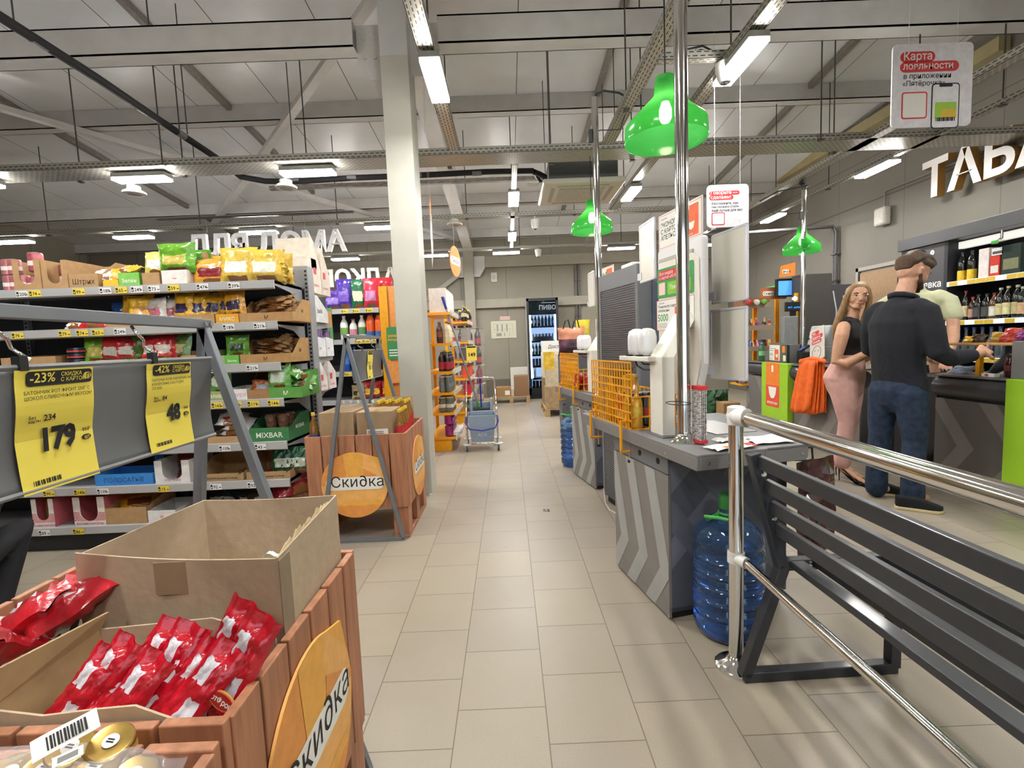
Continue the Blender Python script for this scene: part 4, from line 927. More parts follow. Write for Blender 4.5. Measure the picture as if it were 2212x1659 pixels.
for z in (1.69, 1.285, .91, .60): 
    MB().box((.02, y0, z - .02), (.45, y1, z)).build('shelf', CABD, r)
    MB().box((.0, y0, z - .035), (.014, y1, z + .012)).build('price_rail', mat('#e9e9ea', .35, emit=.55, noise=0), r)
    m = MB(); yy = y1 - .03; rg = random.Random(int(z * 100))
    while yy > 4.2:
        w_ = .09; m.box((-.003, yy - w_, z - .034), (0, yy, z + .008)); yy -= w_ + .005 + (.1 if rg.random() < .35 else 0)
    m.build('price_strip', mat('#d8b83e', .5), r)
m = MB(); m.box((.10, y0, 2.04), (.16, y1 - .01, 2.11)); m.build('light_bar', mat('#d9d6cf', .4, emit=.7, noise=0), r)
m = MB(); Mt = frame((-.0015, y1 + .57, 1.62), (0, -1, 0), (0, 0, 1), (-1, 0, 0)); m.text('t°', .16, Mt @ T(.30, .33, 0), 0, .03); m.text('Заявка', .10, Mt @ T(.17, .05, 0), 0, .02); m.text('касс в', .10, Mt @ T(.12, -.08, 0), 0, .02); m.build('lettering', plain('#e8e8ea'), r)
m = MB(); m.prism(rrect(0, 0, .2, .34, .02), .003, 0, Mt @ T(.33, -.5, 0)); m.prism([(.04, .06), (.16, .06), (.16, .28), (.04, .28)], .001, 1, Mt @ T(.33, -.5, .003)); m.build('notice', [PAPER, mat('#b9b7b2', .6, 0, 0, .5, 90)], r)
m = MB(); m.tube([(.02, 4.55, 2.12), (.02, 4.55, 2.05), (.0, 4.57, 2.02)], .012, 8); m.box((-.03, 4.53, 2.0), (.03, 4.6, 2.03)); m.build('lock', CHROME, r)
def shelfY(px, py): return atx(px, py, 4.72).y
SB = [(2078, 'dl', '#171613', '#17160f', '#dcb92c', .30, .038, 'dark liqueur bottle with a yellow label, first on the top liquor shelf'), (2099, 'dl', '#171613', '#17160f', '#dcb92c', .30, .038, 'dark liqueur bottle with a yellow label, second on the top liquor shelf')]
for px, k, g, c, l, h, rad, lab in SB: bottle(lab, (4.72, shelfY(px, 600), 1.692), h, rad, k, glass=g, cap=c, label=l, lz=(.05, .38), clear=False)
def carton(px, w_, h, z, col, lab, x=4.72, band=None, top=None):
    y = atx(px, 600, x).y; r = thing('gift_carton', lab, 'carton', (x, y, z)); onebox('box', (-.045, -w_ / 2, 0), (.045, w_ / 2, h), card(col), .002, r)
    if band: onebox('printed_band', (-.0458, -w_ / 2 * .8, h * .2), (-.0452, w_ / 2 * .8, h * .55), card(band), 0, r)
    return r
carton(2133, .10, .29, 1.692, '#d9cfcb', 'white tall gift carton on the top liquor shelf', band='#e6d6d2'); carton(2157, .09, .20, 1.692, '#c23a26', 'red gift carton on the top liquor shelf', band='#d8d4cc'); carton(2192, .17, .28, 1.692, '#22302a', 'dark green gift carton on the top liquor shelf', band='#7a7a5c')
carton(2162, .11, .07, 1.895, '#d8d6d8', 'white small carton lying on the red gift carton', band='#55504f')
LB = [(2085, .31, .034, '#241a12', '#9a2a2c', '#d6c795', 'ca'), (2101, .24, .036, '#3a1c10', '#a8302e', '#b08a78', 'cb'), (2113, .26, .042, '#120f0f', '#1a1a1c', '#4a484a', 'cc'), (2131, .26, .042, '#120f0f', '#1a1a1c', '#4a484a', 'cc'), (2147, .26, .04, '#5a3a1c', '#8e2a2a', '#dcd9cf', 'cd'), (2160, .30, .036, '#191715', '#e6e6e2', '#c9bf8e', 'ce'), (2176, .31, .038, '#191715', '#e2ddb8', '#d6cf9c', 'cf'), (2196, .31, .038, '#161a17', '#cfd8c0', '#b6ac82', 'cg'), (2207, .29, .036, '#161a17', '#cfd8c0', '#caa27c', 'ch')]
LN = ['tall whisky bottle with a red cap and cream label', 'round whisky bottle with a red cap', 'square black whisky bottle, left of the pair', 'square black whisky bottle, right of the pair', 'amber bottle with a white label', 'dark bottle with a white cap and cream label', 'dark bottle with a pale yellow cap', 'dark green bottle with a pale green cap', 'dark bottle with a peach label at the photo edge']
for (px, h, rad, g, c, l, k), n in zip(LB, LN): bottle(n + ' on the middle liquor shelf', (4.72, shelfY(px, 690), 1.287), h, rad, k, glass=g, cap=c, label=l, lz=(.15, .5), clear=False)
for i, px in enumerate((2069, 2086, 2103, 2121, 2140, 2160)): bottle('clear spirit bottle with a blue cap on the lower liquor shelf', (4.72, shelfY(px, 760), .912), .31, .038, 'vd', 'clear spirit bottles on the lower liquor shelf', glass='#8b97a0', cap='#2c3f86', label=None, clear=True, shoulder=.45)
for i in range(7): bottle('small brown bottle on the lowest liquor shelf behind the counter', (4.74, 4.95 - .1 * i, .602), .2, .034, 'br', 'small brown bottles on the lowest liquor shelf', glass='#3a2413', cap='#c9c1b0', label='#d8d2c4', clear=False)
# ---- things on the near service counter
r = thing('acrylic_shelf', 'amber edged acrylic shelf on a yellow post above the dark counter', 'shelf', (3.30, 3.36, .886))
m = MB(); m.box((0, -.32, .215), (.30, .24, .23)); m.build('sheet', mat('#d9b98a', .15, 0, 0, 0, trans=.55), r); m = MB(); m.box((.03, .0, 0), (.06, .03, .215)); m.build('post', YEL, r); m = MB(); m.box((-.002, -.32, .222), (.001, .24, .236)); m.build('amber_edge', mat('#e0b070', .3), r)  # edge strip in its own amber colour
PK = [(-.22, .10, '#7a1f6e', 'magenta shiny pack on the amber acrylic shelf'), (-.10, .11, '#b3392e', 'red shiny pack on the amber acrylic shelf'), (-.02, .08, '#c8a34a', 'gold shiny pack on the amber acrylic shelf'), (.08, .07, '#3a2415', 'dark brown pack on the amber acrylic shelf'), (.16, .05, '#e0b63a', 'flat yellow pack at the far end of the amber acrylic shelf'), (-.29, .08, '#27486f', 'blue shiny pack at the near end of the amber acrylic shelf')]
for i, (y, h, c, lab) in enumerate(PK): bagmesh(.12, h, .05, 90 + i, 7, 6, .01).build('snack_bag', film(c), None, (3.38 + .03 * (i % 3), 3.36 + y, 1.118), (-.5, 0, -PI / 2 + .3 * (i % 3 - 1)), label=lab, cat='snack bag')
m = MB(); m.prism([(0, 0), (.18, .0), (.22, .16), (.06, .13)], .01, 0, frame((3.5, 3.02, 1.19), (0, 1, 0), (.2, 0, .98), (-.98, 0, .2))); m.build('plastic_flap', mat('#c8c6cc', .15, 0, 0, 0, trans=.5), None, label='clear plastic flap over the packs at the photo edge', cat='cover')
r = thing('counter_scanner', 'black upright scanner with a turquoise tip on the dark counter', 'scanner', (3.42, 3.3, .886)); m = MB(); m.tube([(0, .06, .02), (.0, .0, .07), (.02, -.1, .15), (.03, -.2, .17)], [.02, .04, .05, .04], 12); m.build('body', mat('#3b3c3f', .3), r, smooth=True); MB().lathe([(.001, 0), (.022, .008), (.02, .02), (.001, .028)], 12, 0, T(0, .075, .005)).build('tip', mat('#36a9b5', .3), r, smooth=True)
for i, (x, y) in enumerate(((3.36, 3.18), (3.38, 3.13), (3.44, 3.17))): bottle('dark red juice bottle in the group at the right end of the dark counter', (x, y, .886), .15, .030, 'dr', 'dark red bottles on the dark counter', glass='#3a1214', cap='#2b2b2d', label='#5a2a24', clear=False, neck=.6)
r = thing('small_carton', 'small white and red carton lying on the dark counter', 'carton', (3.32, 3.27, .886)); onebox('box', (-.02, -.045, 0), (.02, .045, .022), WHITE, .001, r); onebox('printed_square', (-.0205, -.005, .004), (-.02, .02, .018), RED, 0, r)
onebox('grey_post', (3.29, 2.5, .886), (3.42, 3.11, 1.13), CGREY, .004, label='grey box housing at the right end of the dark counter', cat='housing')
m = MB(); m.box((3.34, 3.7, .05), (3.8, 4.1, .85)); m.build('dark_crate_rack', mat('#1b1a1c', .5), None, label='black low rack in the gap between the two service counters', cat='rack')
for i, (z, c) in enumerate(((.42, '#a83232'), (.12, '#3f7a3a'), (.2, '#6b5b2a'))): bottle('%s bottle lying low in the black rack between the counters' % ('red', 'green', 'olive')[i], (3.30, 3.76 + .07 * i, .0), .26, .035, 'lo%d' % i, glass=c, cap='#222222', label='#777066', clear=False)
bagmesh(.16, .1, .03, 99, 7, 6, .012, zones=lambda s, t, f: 1 if f and (.25 < s < .4 or .6 < s < .75) and .3 < t < .7 else 0).build('blister_bag', [film('#8795ad'), film('#c8324a')], None, (3.36, 3.56, .89), (-1.1, 0, -PI / 2 + .2), label='bluish bag with two red sweets under the cashier hands', cat='snack bag')
# green sack and box on the floor beyond the far counter
bagmesh(.5, .45, .25, 55, 10, 8, .03).build('sack', mat('#1e4a2a', .5, 0, 0, .3, 8, .3), None, (3.0, 6.95, 0), (0, 0, .3), label='dark green sack behind the far grey checkout', cat='sack')
onebox('carton_box', (2.95, 6.55, 0), (3.18, 6.8, .3), card('#9b7a52'), .004, label='brown carton in front of the dark green sack', cat='carton')
# ================================================================ HANGING SIGNS
def hang_sign(lab, cx, y, z, w_, h, draw, ztop):
    r = thing('hanging_sign', lab, 'sign', (cx, y, z)); Mh = frame((-w_ / 2, -.004, 0), (1, 0, 0), (0, 0, 1), (0, -1, 0))
    m = MB(); m.prism(rrect(0, 0, w_, h, .03), .008, 0, frame((-w_ / 2, .004, 0), (1, 0, 0), (0, 0, 1), (0, -1, 0))); m.build('panel', mat('#e3e2e6', .5), r)
    m = MB(); draw(m, Mh); m.build('print', [RED, PAPER, INK, mat('#c9c9cc', .6), LIME, mat('#e7e7ea', .5), mat('#d9b638', .6)], r)
    m = MB(); 
    for x in (-w_ * .3, w_ * .3): m.tube([(x, 0, h), (x, 0, ztop - z)], .0012, 4)
    m.build('thread', mat('#cfcfcf', .4), r); return r
def d1(m, M):
    m.prism(rrect(.045, .375, .255, .435, .03), .001, 0, M); m.prism(rrect(.045, .318, .40, .378, .03), .001, 0, M)
    m.text('Карта', .062, M @ T(.062, .388, .002), 1, .012); m.text('лояльности', .054, M @ T(.062, .334, .002), 1, .012)
    m.text('в приложении', .042, M @ T(.066, .282, .001), 2, .006); m.text('«Пятёрочка»', .042, M @ T(.062, .24, .001), 2, .006)
    m.prism(rrect(.06, .05, .215, .205, .015), .001, 0, M); m.prism(rrect(.068, .058, .207, .197, .01), .001, 1, M @ T(0, 0, .0008))
    m.prism(rrect(.24, -.012, .41, .25, .02), .001, 2, M); m.prism(rrect(.247, -.006, .403, .243, .016), .001, 5, M @ T(0, 0, .0008)); m.prism(rrect(.285, .228, .365, .244, .006), .001, 2, M @ T(0, 0, .0016))
    m.prism(rrect(.262, .045, .392, .14, .008), .001, 4, M @ T(0, 0, .0016)); m.prism(rrect(.30, .045, .392, .10, .008), .0005, 6, M @ T(0, 0, .0022))
    for k in range(14): m.prism([(.268 + k * .0085, .03), (.272 + k * .0085 + .002 * (k % 3), .03), (.272 + k * .0085 + .002 * (k % 3), .052), (.268 + k * .0085, .052)], .0005, 2, M @ T(0, 0, .0028))
hang_sign('white hanging sign with red lettering pills and a phone picture near the top right', 2.61, 3.0, 2.45, .485, .48, d1, 4.5)
def d2(m, M):
    m.prism(rrect(.018, .222, .235, .252, .015), .001, 0, M); m.prism(rrect(.018, .19, .19, .222, .015), .001, 0, M); m.text('Говорите —', .033, M @ T(.026, .229, .002), 1, .012); m.text('сделаем!', .033, M @ T(.026, .198, .002), 1, .012)
    for k, t in enumerate(('Расскажите, как', 'мы можем стать', 'ещё лучше для вас')): m.text(t, .024, M @ T(.034, .158 - k * .024, .001), 2, .015)
    m.prism(rrect(.034, .015, .128, .103, .01), .001, 0, M); m.prism(rrect(.04, .021, .122, .097, .008), .001, 1, M @ T(0, 0, .0008))
hang_sign('grey hanging sign with two red pills behind the near kiosk', 1.607, 3.5, 2.015, .30, .295, d2, 4.4)
# ================================================================ PEOPLE
def blob(name, chains, m, parent, voxel=.012, smooth=6, sub=0, extra=None):
    """one continuous skin: tapering limbs and lobes fused by a voxel remesh"""
    b = MB()
    for ch in chains:
        pts = [Vector(c[0]) for c in ch]; n = 14
        rads = [(c[1], c[2] if len(c) > 2 else c[1]) for c in ch]
        full = []                                 # rounded ends
        d0 = (pts[0] - pts[1]).normalized(); d1 = (pts[-1] - pts[-2]).normalized()
        for k in (3, 2, 1): a = k / 3 * PI / 2; full.append((pts[0] + d0 * min(rads[0]) * math.sin(a), rads[0][0] * max(.08, math.cos(a)), rads[0][1] * max(.08, math.cos(a))))
        for p, r_ in zip(pts, rads): full.append((p, r_[0], r_[1]))
        for k in (1, 2, 3): a = k / 3 * PI / 2; full.append((pts[-1] + d1 * min(rads[-1]) * math.sin(a), rads[-1][0] * max(.08, math.cos(a)), rads[-1][1] * max(.08, math.cos(a))))
        vs = []; fs = []
        for i, (p, ra, rb) in enumerate(full):
            q0 = full[max(0, i - 1)][0]; q1 = full[min(len(full) - 1, i + 1)][0]; d = (q1 - q0).normalized()
            sdir = Vector((0, 1, 0)); sdir = (sdir - d * d.dot(sdir))
            if sdir.length < .2: sdir = Vector((1, 0, 0)) - d * d.x
            sdir.normalize(); f = sdir.cross(d)
            for k in range(n): t = 2 * PI * k / n; vs.append(p + sdir * (math.cos(t) * ra) + f * (math.sin(t) * rb))
        N = len(full)
        for i in range(N - 1):
            for k in range(n): fs.append((i * n + k, i * n + (k + 1) % n, (i + 1) * n + (k + 1) % n, (i + 1) * n + k))
        fs.append(tuple(range(n))[::-1]); fs.append(tuple((N - 1) * n + k for k in range(n)))
        b.add(vs, fs)
    if extra: extra(b)
    o = b.build(name, m, parent, smooth='all')
    r = o.modifiers.new('r', 'REMESH'); r.mode = 'VOXEL'; r.voxel_size = voxel; r.use_smooth_shade = True
    s = o.modifiers.new('s', 'SMOOTH'); s.iterations = smooth; s.factor = .5
    return o
SKIN = mat('#c99a80', .5, 0, 0, .05, 40, 0, sub=.12); SKIN2 = mat('#d3a283', .5, 0, 0, .05, 40, 0, sub=.12)
HAIRB = mat('#55402c', .6, 0, 0, .35, 60, .6, stretch=(1, 1, 6)); HAIRD = mat('#1d1512', .6, 0, 0, .3, 60, .6); HAIRL = mat('#a07f58', .45, 0, .1, .3, 50, .5, stretch=(6, 6, .6))
BLACKCLOTH = mat('#1c1d24', .85, 0, 0, .12, 30, .25); DENIM = mat('#26344a', .85, 0, 0, .3, 22, .25); PINK = mat('#d2a49b', .8, 0, 0, .06, 18, .25); TOPB = mat('#131316', .75, 0, 0, .1, 30, .1); SAGE = mat('#c8cba6', .85, 0, 0, .06, 20, .2)
def hand(parent_chains, wrist, d, palm_n, side, curl=.5, L=.18):
    """append palm and five unequal fingers to the body's chains; d = pointing direction, palm_n = palm normal"""
    d = Vector(d).normalized(); nrm = Vector(palm_n); nrm = (nrm - d * nrm.dot(d)).normalized(); s = d.cross(nrm) * side
    w = Vector(wrist)
    for k in range(4):                    # palm as four rays so it stays flat
        o_ = s * (.030 - .020 * k)
        parent_chains.append([(w + o_ * .6, .013), (w + d * .045 + o_ * .95, .013), (w + d * .088 + o_ * 1.1, .0115)])
    for k, (ln, sp) in enumerate(((.072, .034), (.080, .012), (.074, -.011), (.058, -.033))):
        base = w + d * .088 + s * sp; a = curl; p0 = base; out = [(p0, .0098)]
        for j, seg in enumerate((.45, .3, .25)):
            ang = a * (j + 1) * (.9 + .12 * k); dr = d * math.cos(ang) + nrm * math.sin(ang) + s * (.05 * (1.5 - k)); p0 = p0 + dr.normalized() * ln * seg; out.append((p0, .0095 - .0012 * j))
        parent_chains.append(out)
    t0 = w + d * .022 + s * .030; t1 = t0 + (d * .6 + s * .75 + nrm * .3).normalized() * .040; t2 = t1 + (d * .85 + s * .25 + nrm * .45).normalized() * .032; t3 = t2 + (d * .9 + nrm * .4).normalized() * .024
    parent_chains.append([(t0, .014), (t1, .012), (t2, .0105), (t3, .009)])
def head(parent, c, yaw, pitch, roll, skin, s=1., female=False):
    """head empty-free: returns transform; face lobes are part of the chains in head space, mapped by M (x = forward, y = left)"""
    return T(*c) @ RZ(yaw) @ RY(pitch) @ RX(roll) @ Matrix.Scale(s, 4)
def head_chains(M, female=False):
    """skull, jaw, brow, nose, lips, cheeks and ears, centre of the skull at the origin"""
    P = lambda x, y, z: M @ Vector((x, y, z)); k = M.to_scale().x
    ch = [[(P(-.025, 0, .03), .074 * k, .082 * k), (P(.02, 0, .035), .072 * k, .078 * k)], [(P(-.03, 0, -.0), .07 * k, .075 * k), (P(.03, 0, -.01), .066 * k, .07 * k)],
          [(P(.03, 0, -.05), .052 * k, .05 * k), (P(.065, 0, -.078), .03 * k, .024 * k)], [(P(-.0, .045, -.05), .02 * k), (P(.06, .022, -.085), .016 * k)], [(P(-.0, -.045, -.05), .02 * k), (P(.06, -.022, -.085), .016 * k)],
          [(P(.078, -.03, .022), .016 * k), (P(.078, .03, .022), .016 * k)],
          [(P(.088, 0, .012), .009 * k), (P(.101, 0, -.012), .011 * k), (P(.105, 0, -.024), .013 * k)], [(P(.092, .012, -.028), .008 * k), (P(.092, -.012, -.028), .008 * k)],
          [(P(.086, -.018, -.050), .008 * k), (P(.091, 0, -.048), .0095 * k), (P(.086, .018, -.050), .008 * k)], [(P(.084, -.016, -.061), .0085 * k), (P(.089, 0, -.062), .010 * k), (P(.084, .016, -.061), .0085 * k)],
          [(P(.062, .035, -.018), .022 * k), (P(.055, .04, -.03), .02 * k)], [(P(.062, -.035, -.018), .022 * k), (P(.055, -.04, -.03), .02 * k)]]
    for sd in (1, -1):
        ch.append([(P(-.012, .076 * sd, .012), .010 * k, .014 * k), (P(-.022, .084 * sd, .008), .008 * k, .018 * k), (P(-.014, .080 * sd, -.022), .008 * k)])
    return ch
def face_parts(parent, M, brow='#5a4330', lips='#a8605a', beard=None):
    P = lambda x, y, z: M @ Vector((x, y, z)); k = M.to_scale().x
    for sd in (1, -1):
        e = MB().lathe([(.001, -.0115 * k), (.009 * k, -.007 * k), (.0115 * k, 0), (.009 * k, .007 * k), (.001, .0115 * k)], 12, 0, M @ T(.078, .031 * sd, .006) @ RY(PI / 2)).build('eye', plain('#ddd6cf', .3), parent, smooth='all')
        MB().lathe([(.001, .004 * k), (.0055 * k, .0025 * k), (.0055 * k, 0)], 10, 0, M @ T(.0885, .031 * sd, .006) @ RY(PI / 2)).build('iris', plain('#3a2c22', .3), e)
        m = MB(); m.tube([P(.080, .046 * sd, .012), P(.089, .031 * sd, .0155), P(.087, .015 * sd, .010)], .0028 * k, 6); m.build('eyelid', plain('#7a4f40', .6), parent)
        m = MB(); m.tube([P(.080, .052 * sd, .024), P(.092, .034 * sd, .032), P(.093, .014 * sd, .026)], [.003 * k, .0045 * k, .004 * k], 6); m.build('eyebrow', plain(brow, .8), parent)
    m = MB(); m.tube([P(.085, -.021, -.056), P(.0985, -.008, -.0525), P(.0985, .008, -.0525), P(.085, .021, -.056)], [.003 * k, .006 * k, .006 * k, .003 * k], 8); m.tube([P(.085, -.018, -.059), P(.0985, 0, -.063), P(.085, .018, -.059)], [.003 * k, .007 * k, .003 * k], 8); m.build('lips', plain(lips, .5), parent, smooth='all')
def shoe(parent, heel, toe, h, w_, m_up, m_sole, top=.07):
    """slip-on shoe from heel to toe on the floor"""
    a = Vector(heel); b = Vector(toe); d = (b - a); l = d.length; d.normalize(); s = Vector((-d.y, d.x, 0)); M = frame(a, d, s, (0, 0, 1))
    prof = [(0, .5), (.06, .8), (.25, .82), (.5, .86), (.75, 1.), (.9, .85), (.985, .45), (1, .12)]
    out = [(x * l, y * w_ / 2) for x, y in prof] + [(x * l, -y * w_ / 2) for x, y in reversed(prof)]
    MB().prism([(x * 1.015 - .003, y * 1.06) for x, y in out], .022, 0, M).build('sole', m_sole, parent, bevel=.005)
    mb = MB()
    def hgt(x): return .022 + (top if x < .35 else top * (1 - (x - .35) / .65) ** 1.0 * .8 + .022)
    rings = []
    for x, y in prof:
        hh = hgt(x); rings.append([(x * l, y * w_ / 2 * c, .02 + (hh - .02) * sn) for c, sn in ((1, 0), (.98, .45), (.75, .85), (.3, 1), (-.3, 1), (-.75, .85), (-.98, .45), (-1, 0))])
    vs = sum(rings, []); n = 8; fs = [(i * n + k, i * n + k + 1, (i + 1) * n + k + 1, (i + 1) * n + k) for i in range(len(prof) - 1) for k in range(n - 1)]; fs += [tuple(range(n))[::-1], tuple((len(prof) - 1) * n + k for k in range(n))]
    mb.add(vs, fs, 0, M).build('shoe_upper', m_up, parent, smooth=True)
# ---------- man in black, seen from behind, paying at the counter (local x = the way he faces)
man = thing('person', 'man in a black overshirt and dark jeans standing at the dark counter, back turned', 'person', (2.775, 3.36, 0), .22)
Mi = man.matrix_basis.copy(); Mi = (T(*man.location) @ RZ(.22)).inverted()
def ML(x, y, z): return tuple(Mi @ Vector((x, y, z)))
body = []
body.append([((-.03, 0, 1.36), .10, .08), ((.0, 0, 1.46), .060, .060), ((.035, 0, 1.56), .054, .056)])
hM = head(man, (.075, 0, 1.625), -.12, .42, 0, SKIN, 1.02)
body += head_chains(hM)
rw = (.35, -.25, 1.06); lw = (.36, .09, 1.02)
body.append([((.18, -.255, 1.03), .036), (rw, .028)]); body.append([((.25, .17, 1.0), .036), (lw, .027)])
hand(body, rw, (.9, .25, .22), (-.1, .5, -.6), -1, .45); hand(body, lw, (.9, -.35, .1), (0, -.4, -.8), 1, .5)
body.append([((-.03, .09, .85), .05), ((-.01, .11, .46), .04), ((-.04, .12, .12), .036)]); body.append([((-.03, -.09, .85), .05), ((-.005, -.11, .46), .04), ((.0, -.105, .12), .036)]); body.append([((-.03, 0, 1.36), .06), ((-.03, 0, .85), .06)]); body.append([((-.03, -.09, .85), .05), ((-.03, .09, .85), .05)]); body.append([((-.03, -.17, 1.36), .05), ((-.03, .17, 1.36), .05)]); body.append([((-.03, -.2, 1.34), .04), ((-.0, -.24, 1.08), .035), ((.20, -.25, 1.03), .03)]); body.append([((-.03, .2, 1.34), .04), ((.0, .22, 1.08), .035), ((.25, .15, 1.0), .03)])
body.append([((.0, -.105, .12), .036), ((.01, -.105, .07), .036), ((.1, -.11, .045), .03)]); body.append([((-.04, .12, .12), .036), ((-.03, .12, .07), .036), ((.06, .12, .045), .03)])
blob('body', body, SKIN, man, .006, 4)
shirt = [[((-.02, 0, .83), .175, .12), ((-.035, 0, .98), .17, .125), ((-.05, 0, 1.14), .178, .132), ((-.055, 0, 1.28), .185, .125), ((-.04, 0, 1.37), .155, .10), ((-.01, 0, 1.425), .085, .075)],
         [((-.04, .13, 1.375), .072), ((-.03, .175, 1.35), .075), ((-.03, .215, 1.22), .066), ((-.005, .235, 1.10), .060), ((.11, .20, 1.03), .055), ((.26, .145, 1.01), .047)],
         [((-.04, -.13, 1.375), .072), ((-.03, -.175, 1.35), .075), ((-.035, -.222, 1.22), .068), ((-.025, -.25, 1.08), .064), ((.08, -.255, 1.035), .058), ((.25, -.255, 1.045), .048)]]
def hem(b): b.lathe([(.18, .76), (.185, .80), (.176, .90)], 24, 0, T(-.02, 0, 0), .70, 1.0)
blob('overshirt', shirt, BLACKCLOTH, man, .012, 5, extra=hem)
m = MB(); m.tube([(.06, .0, 1.44), (.035, .06, 1.45), (-.02, .075, 1.46), (-.06, .045, 1.475), (-.07, 0, 1.48), (-.06, -.045, 1.475), (-.02, -.075, 1.46), (.035, -.06, 1.45), (.06, 0, 1.44)], .02, 10); m.build('collar', BLACKCLOTH, man, smooth='all')
m = MB(); m.box((-.205, -.17, 1.262), (-.197, .17, 1.266)); 
m.build('yoke_seam', mat('#15161b', .9), man) if False else None
jeans = [[((-.02, .0, .88), .17, .125), ((-.03, 0, .80), .178, .135), ((-.03, 0, .76), .15, .12)],
         [((-.03, -.09, .80), .098, .11), ((-.02, -.105, .60), .086, .09), ((-.005, -.11, .46), .072, .075), ((-.02, -.11, .28), .066, .07), ((-.01, -.11, .07), .070, .075)],
         [((-.03, .09, .80), .098, .11), ((-.03, .11, .60), .086, .09), ((-.03, .115, .46), .072, .075), ((-.05, .12, .28), .066, .07), ((-.05, .12, .07), .070, .075)]]
blob('jeans', jeans, DENIM, man, .012, 4)
SOLE = mat('#d8c69a', .7); SUEDE = mat('#0f0f11', .9)
def mloc(x, y): v = Mi @ Vector((x, y, 0)); return (v.x, v.y, 0)
shoe(man, mloc(2.655, 3.235), mloc(2.865, 3.095), .07, .098, SUEDE, SOLE); shoe(man, mloc(2.70, 3.545), mloc(2.92, 3.44), .07, .098, SUEDE, SOLE)
# hair: longer on top, faded sides
P = lambda x, y, z: hM @ Vector((x, y, z))
hair = [[(P(-.070, 0, .05), .078, .05), (P(-.035, 0, .095), .082, .05), (P(.03, 0, .108), .076, .042), (P(.082, 0, .092), .062, .03)], [(P(-.082, 0, .012), .062, .035), (P(-.08, 0, .055), .074, .045)], [(P(.0, .05, .07), .035), (P(.06, .04, .075), .03)], [(P(.0, -.05, .07), .035), (P(.06, -.04, .075), .03)]]
blob('hair', hair, HAIRB, man, .006, 2)
m = [[(P(.02, .058, -.06), .018), (P(.07, .03, -.088), .02), (P(.092, 0, -.092), .02), (P(.07, -.03, -.088), .02), (P(.02, -.058, -.06), .018)], [(P(-.0, -.066, -.02), .011), (P(.02, -.060, -.06), .013)], [(P(-.0, .066, -.02), .011), (P(.02, .060, -.06), .013)]]
blob('beard', m, mat('#4a3426', .8, 0, 0, .3, 60), man, .006, 2)
face_parts(man, hM, '#3a2a1e')
m = MB().box((-.04, -.001, -.022), (.04, .001, .022)); v = Mi.inverted() @ Vector((.46, -.215, 1.085)); m.build('payment_card', mat('#d9b6b4', .4), None, v, (0, -.5, .5), label='pinkish card held out in the right hand of the man in black', cat='card')
# ---------- woman in pink trousers, head turned to the viewer
wom = thing('person', 'woman with long fair hair, glasses, black sleeveless top and pink trousers', 'person', (2.80, 3.90, 0), -.85)
Wi = (T(*wom.location) @ RZ(-.85)).inverted()
SKW = SKIN2; body = []
wM = head(wom, (.035, -.01, 1.505), -1.05, .02, -.10, SKW, .95)
body += head_chains(wM, True)
body.append([((-.01, 0, 1.24), .055, .045), ((.0, 0, 1.34), .046, .046), ((.02, 0, 1.44), .044, .046)])
body.append([((-.015, -.15, 1.265), .035), ((-.015, .15, 1.265), .035)])
body.append([((-.015, -.155, 1.27), .047), ((-.02, -.185, 1.20), .050), ((-.035, -.20, 1.10), .044), ((-.05, -.205, 1.0), .040), ((.02, -.20, .985), .040), ((.11, -.15, 1.04), .034), ((.19, -.09, 1.075), .025)])
body.append([((-.015, .155, 1.27), .047), ((-.02, .18, 1.20), .048), ((-.03, .19, 1.0), .038), ((.05, .16, 1.0), .036), ((.19, .05, 1.07), .025)])
hand(body, (.19, -.09, 1.075), (.7, .65, .1), (-.3, .2, -.8), -1, .5); hand(body, (.19, .05, 1.07), (.75, -.6, .2), (0, -.3, -.9), 1, .5)
for y in (-.075, .075):
    fx = .03 if y < 0 else -.03
    body.append([((fx - .04, y, .24), .040), ((fx - .05, y, .13), .033), ((fx - .045, y, .10), .034), ((fx + .03, y - .02, .065), .030, .022), ((fx + .095, y - .04, .035), .032, .015), ((fx + .125, y - .05, .028), .026, .011)])
blob('body', body, SKW, wom, .006, 4)
top = [[((-.01, 0, 1.02), .125, .095), ((-.01, 0, 1.10), .125, .095), ((.01, 0, 1.18), .145, .112), ((-.005, 0, 1.25), .14, .088), ((-.01, 0, 1.29), .115, .07)], [((-.01, .09, 1.28), .045), ((-.01, .10, 1.31), .035)], [((-.01, -.09, 1.28), .045), ((-.01, -.10, 1.31), .035)]]
blob('sleeveless_top', top, TOPB, wom, .010, 4)
tr = [[((-.005, 0, 1.02), .128, .10), ((-.02, 0, .94), .16, .125), ((-.045, 0, .85), .182, .148), ((-.035, 0, .79), .16, .135)],
      [((-.03, -.085, .82), .092, .115), ((-.01, -.088, .66), .085, .09), ((.01, -.08, .50), .066, .07), ((-.01, -.078, .34), .058, .062), ((-.03, -.078, .16), .060, .066)],
      [((-.03, .085, .82), .092, .115), ((-.02, .088, .66), .085, .09), ((-.02, .08, .50), .066, .07), ((-.05, .078, .34), .058, .062), ((-.08, .078, .16), .060, .066)]]
blob('trousers', tr, PINK, wom, .011, 4)
m = MB(); m.lathe([(.128, 1.0), (.13, 1.01), (.126, 1.045)], 28, 0, T(-.005, 0, 0), .80, 1.0); m.build('waistband', PINK, wom, smooth=True)
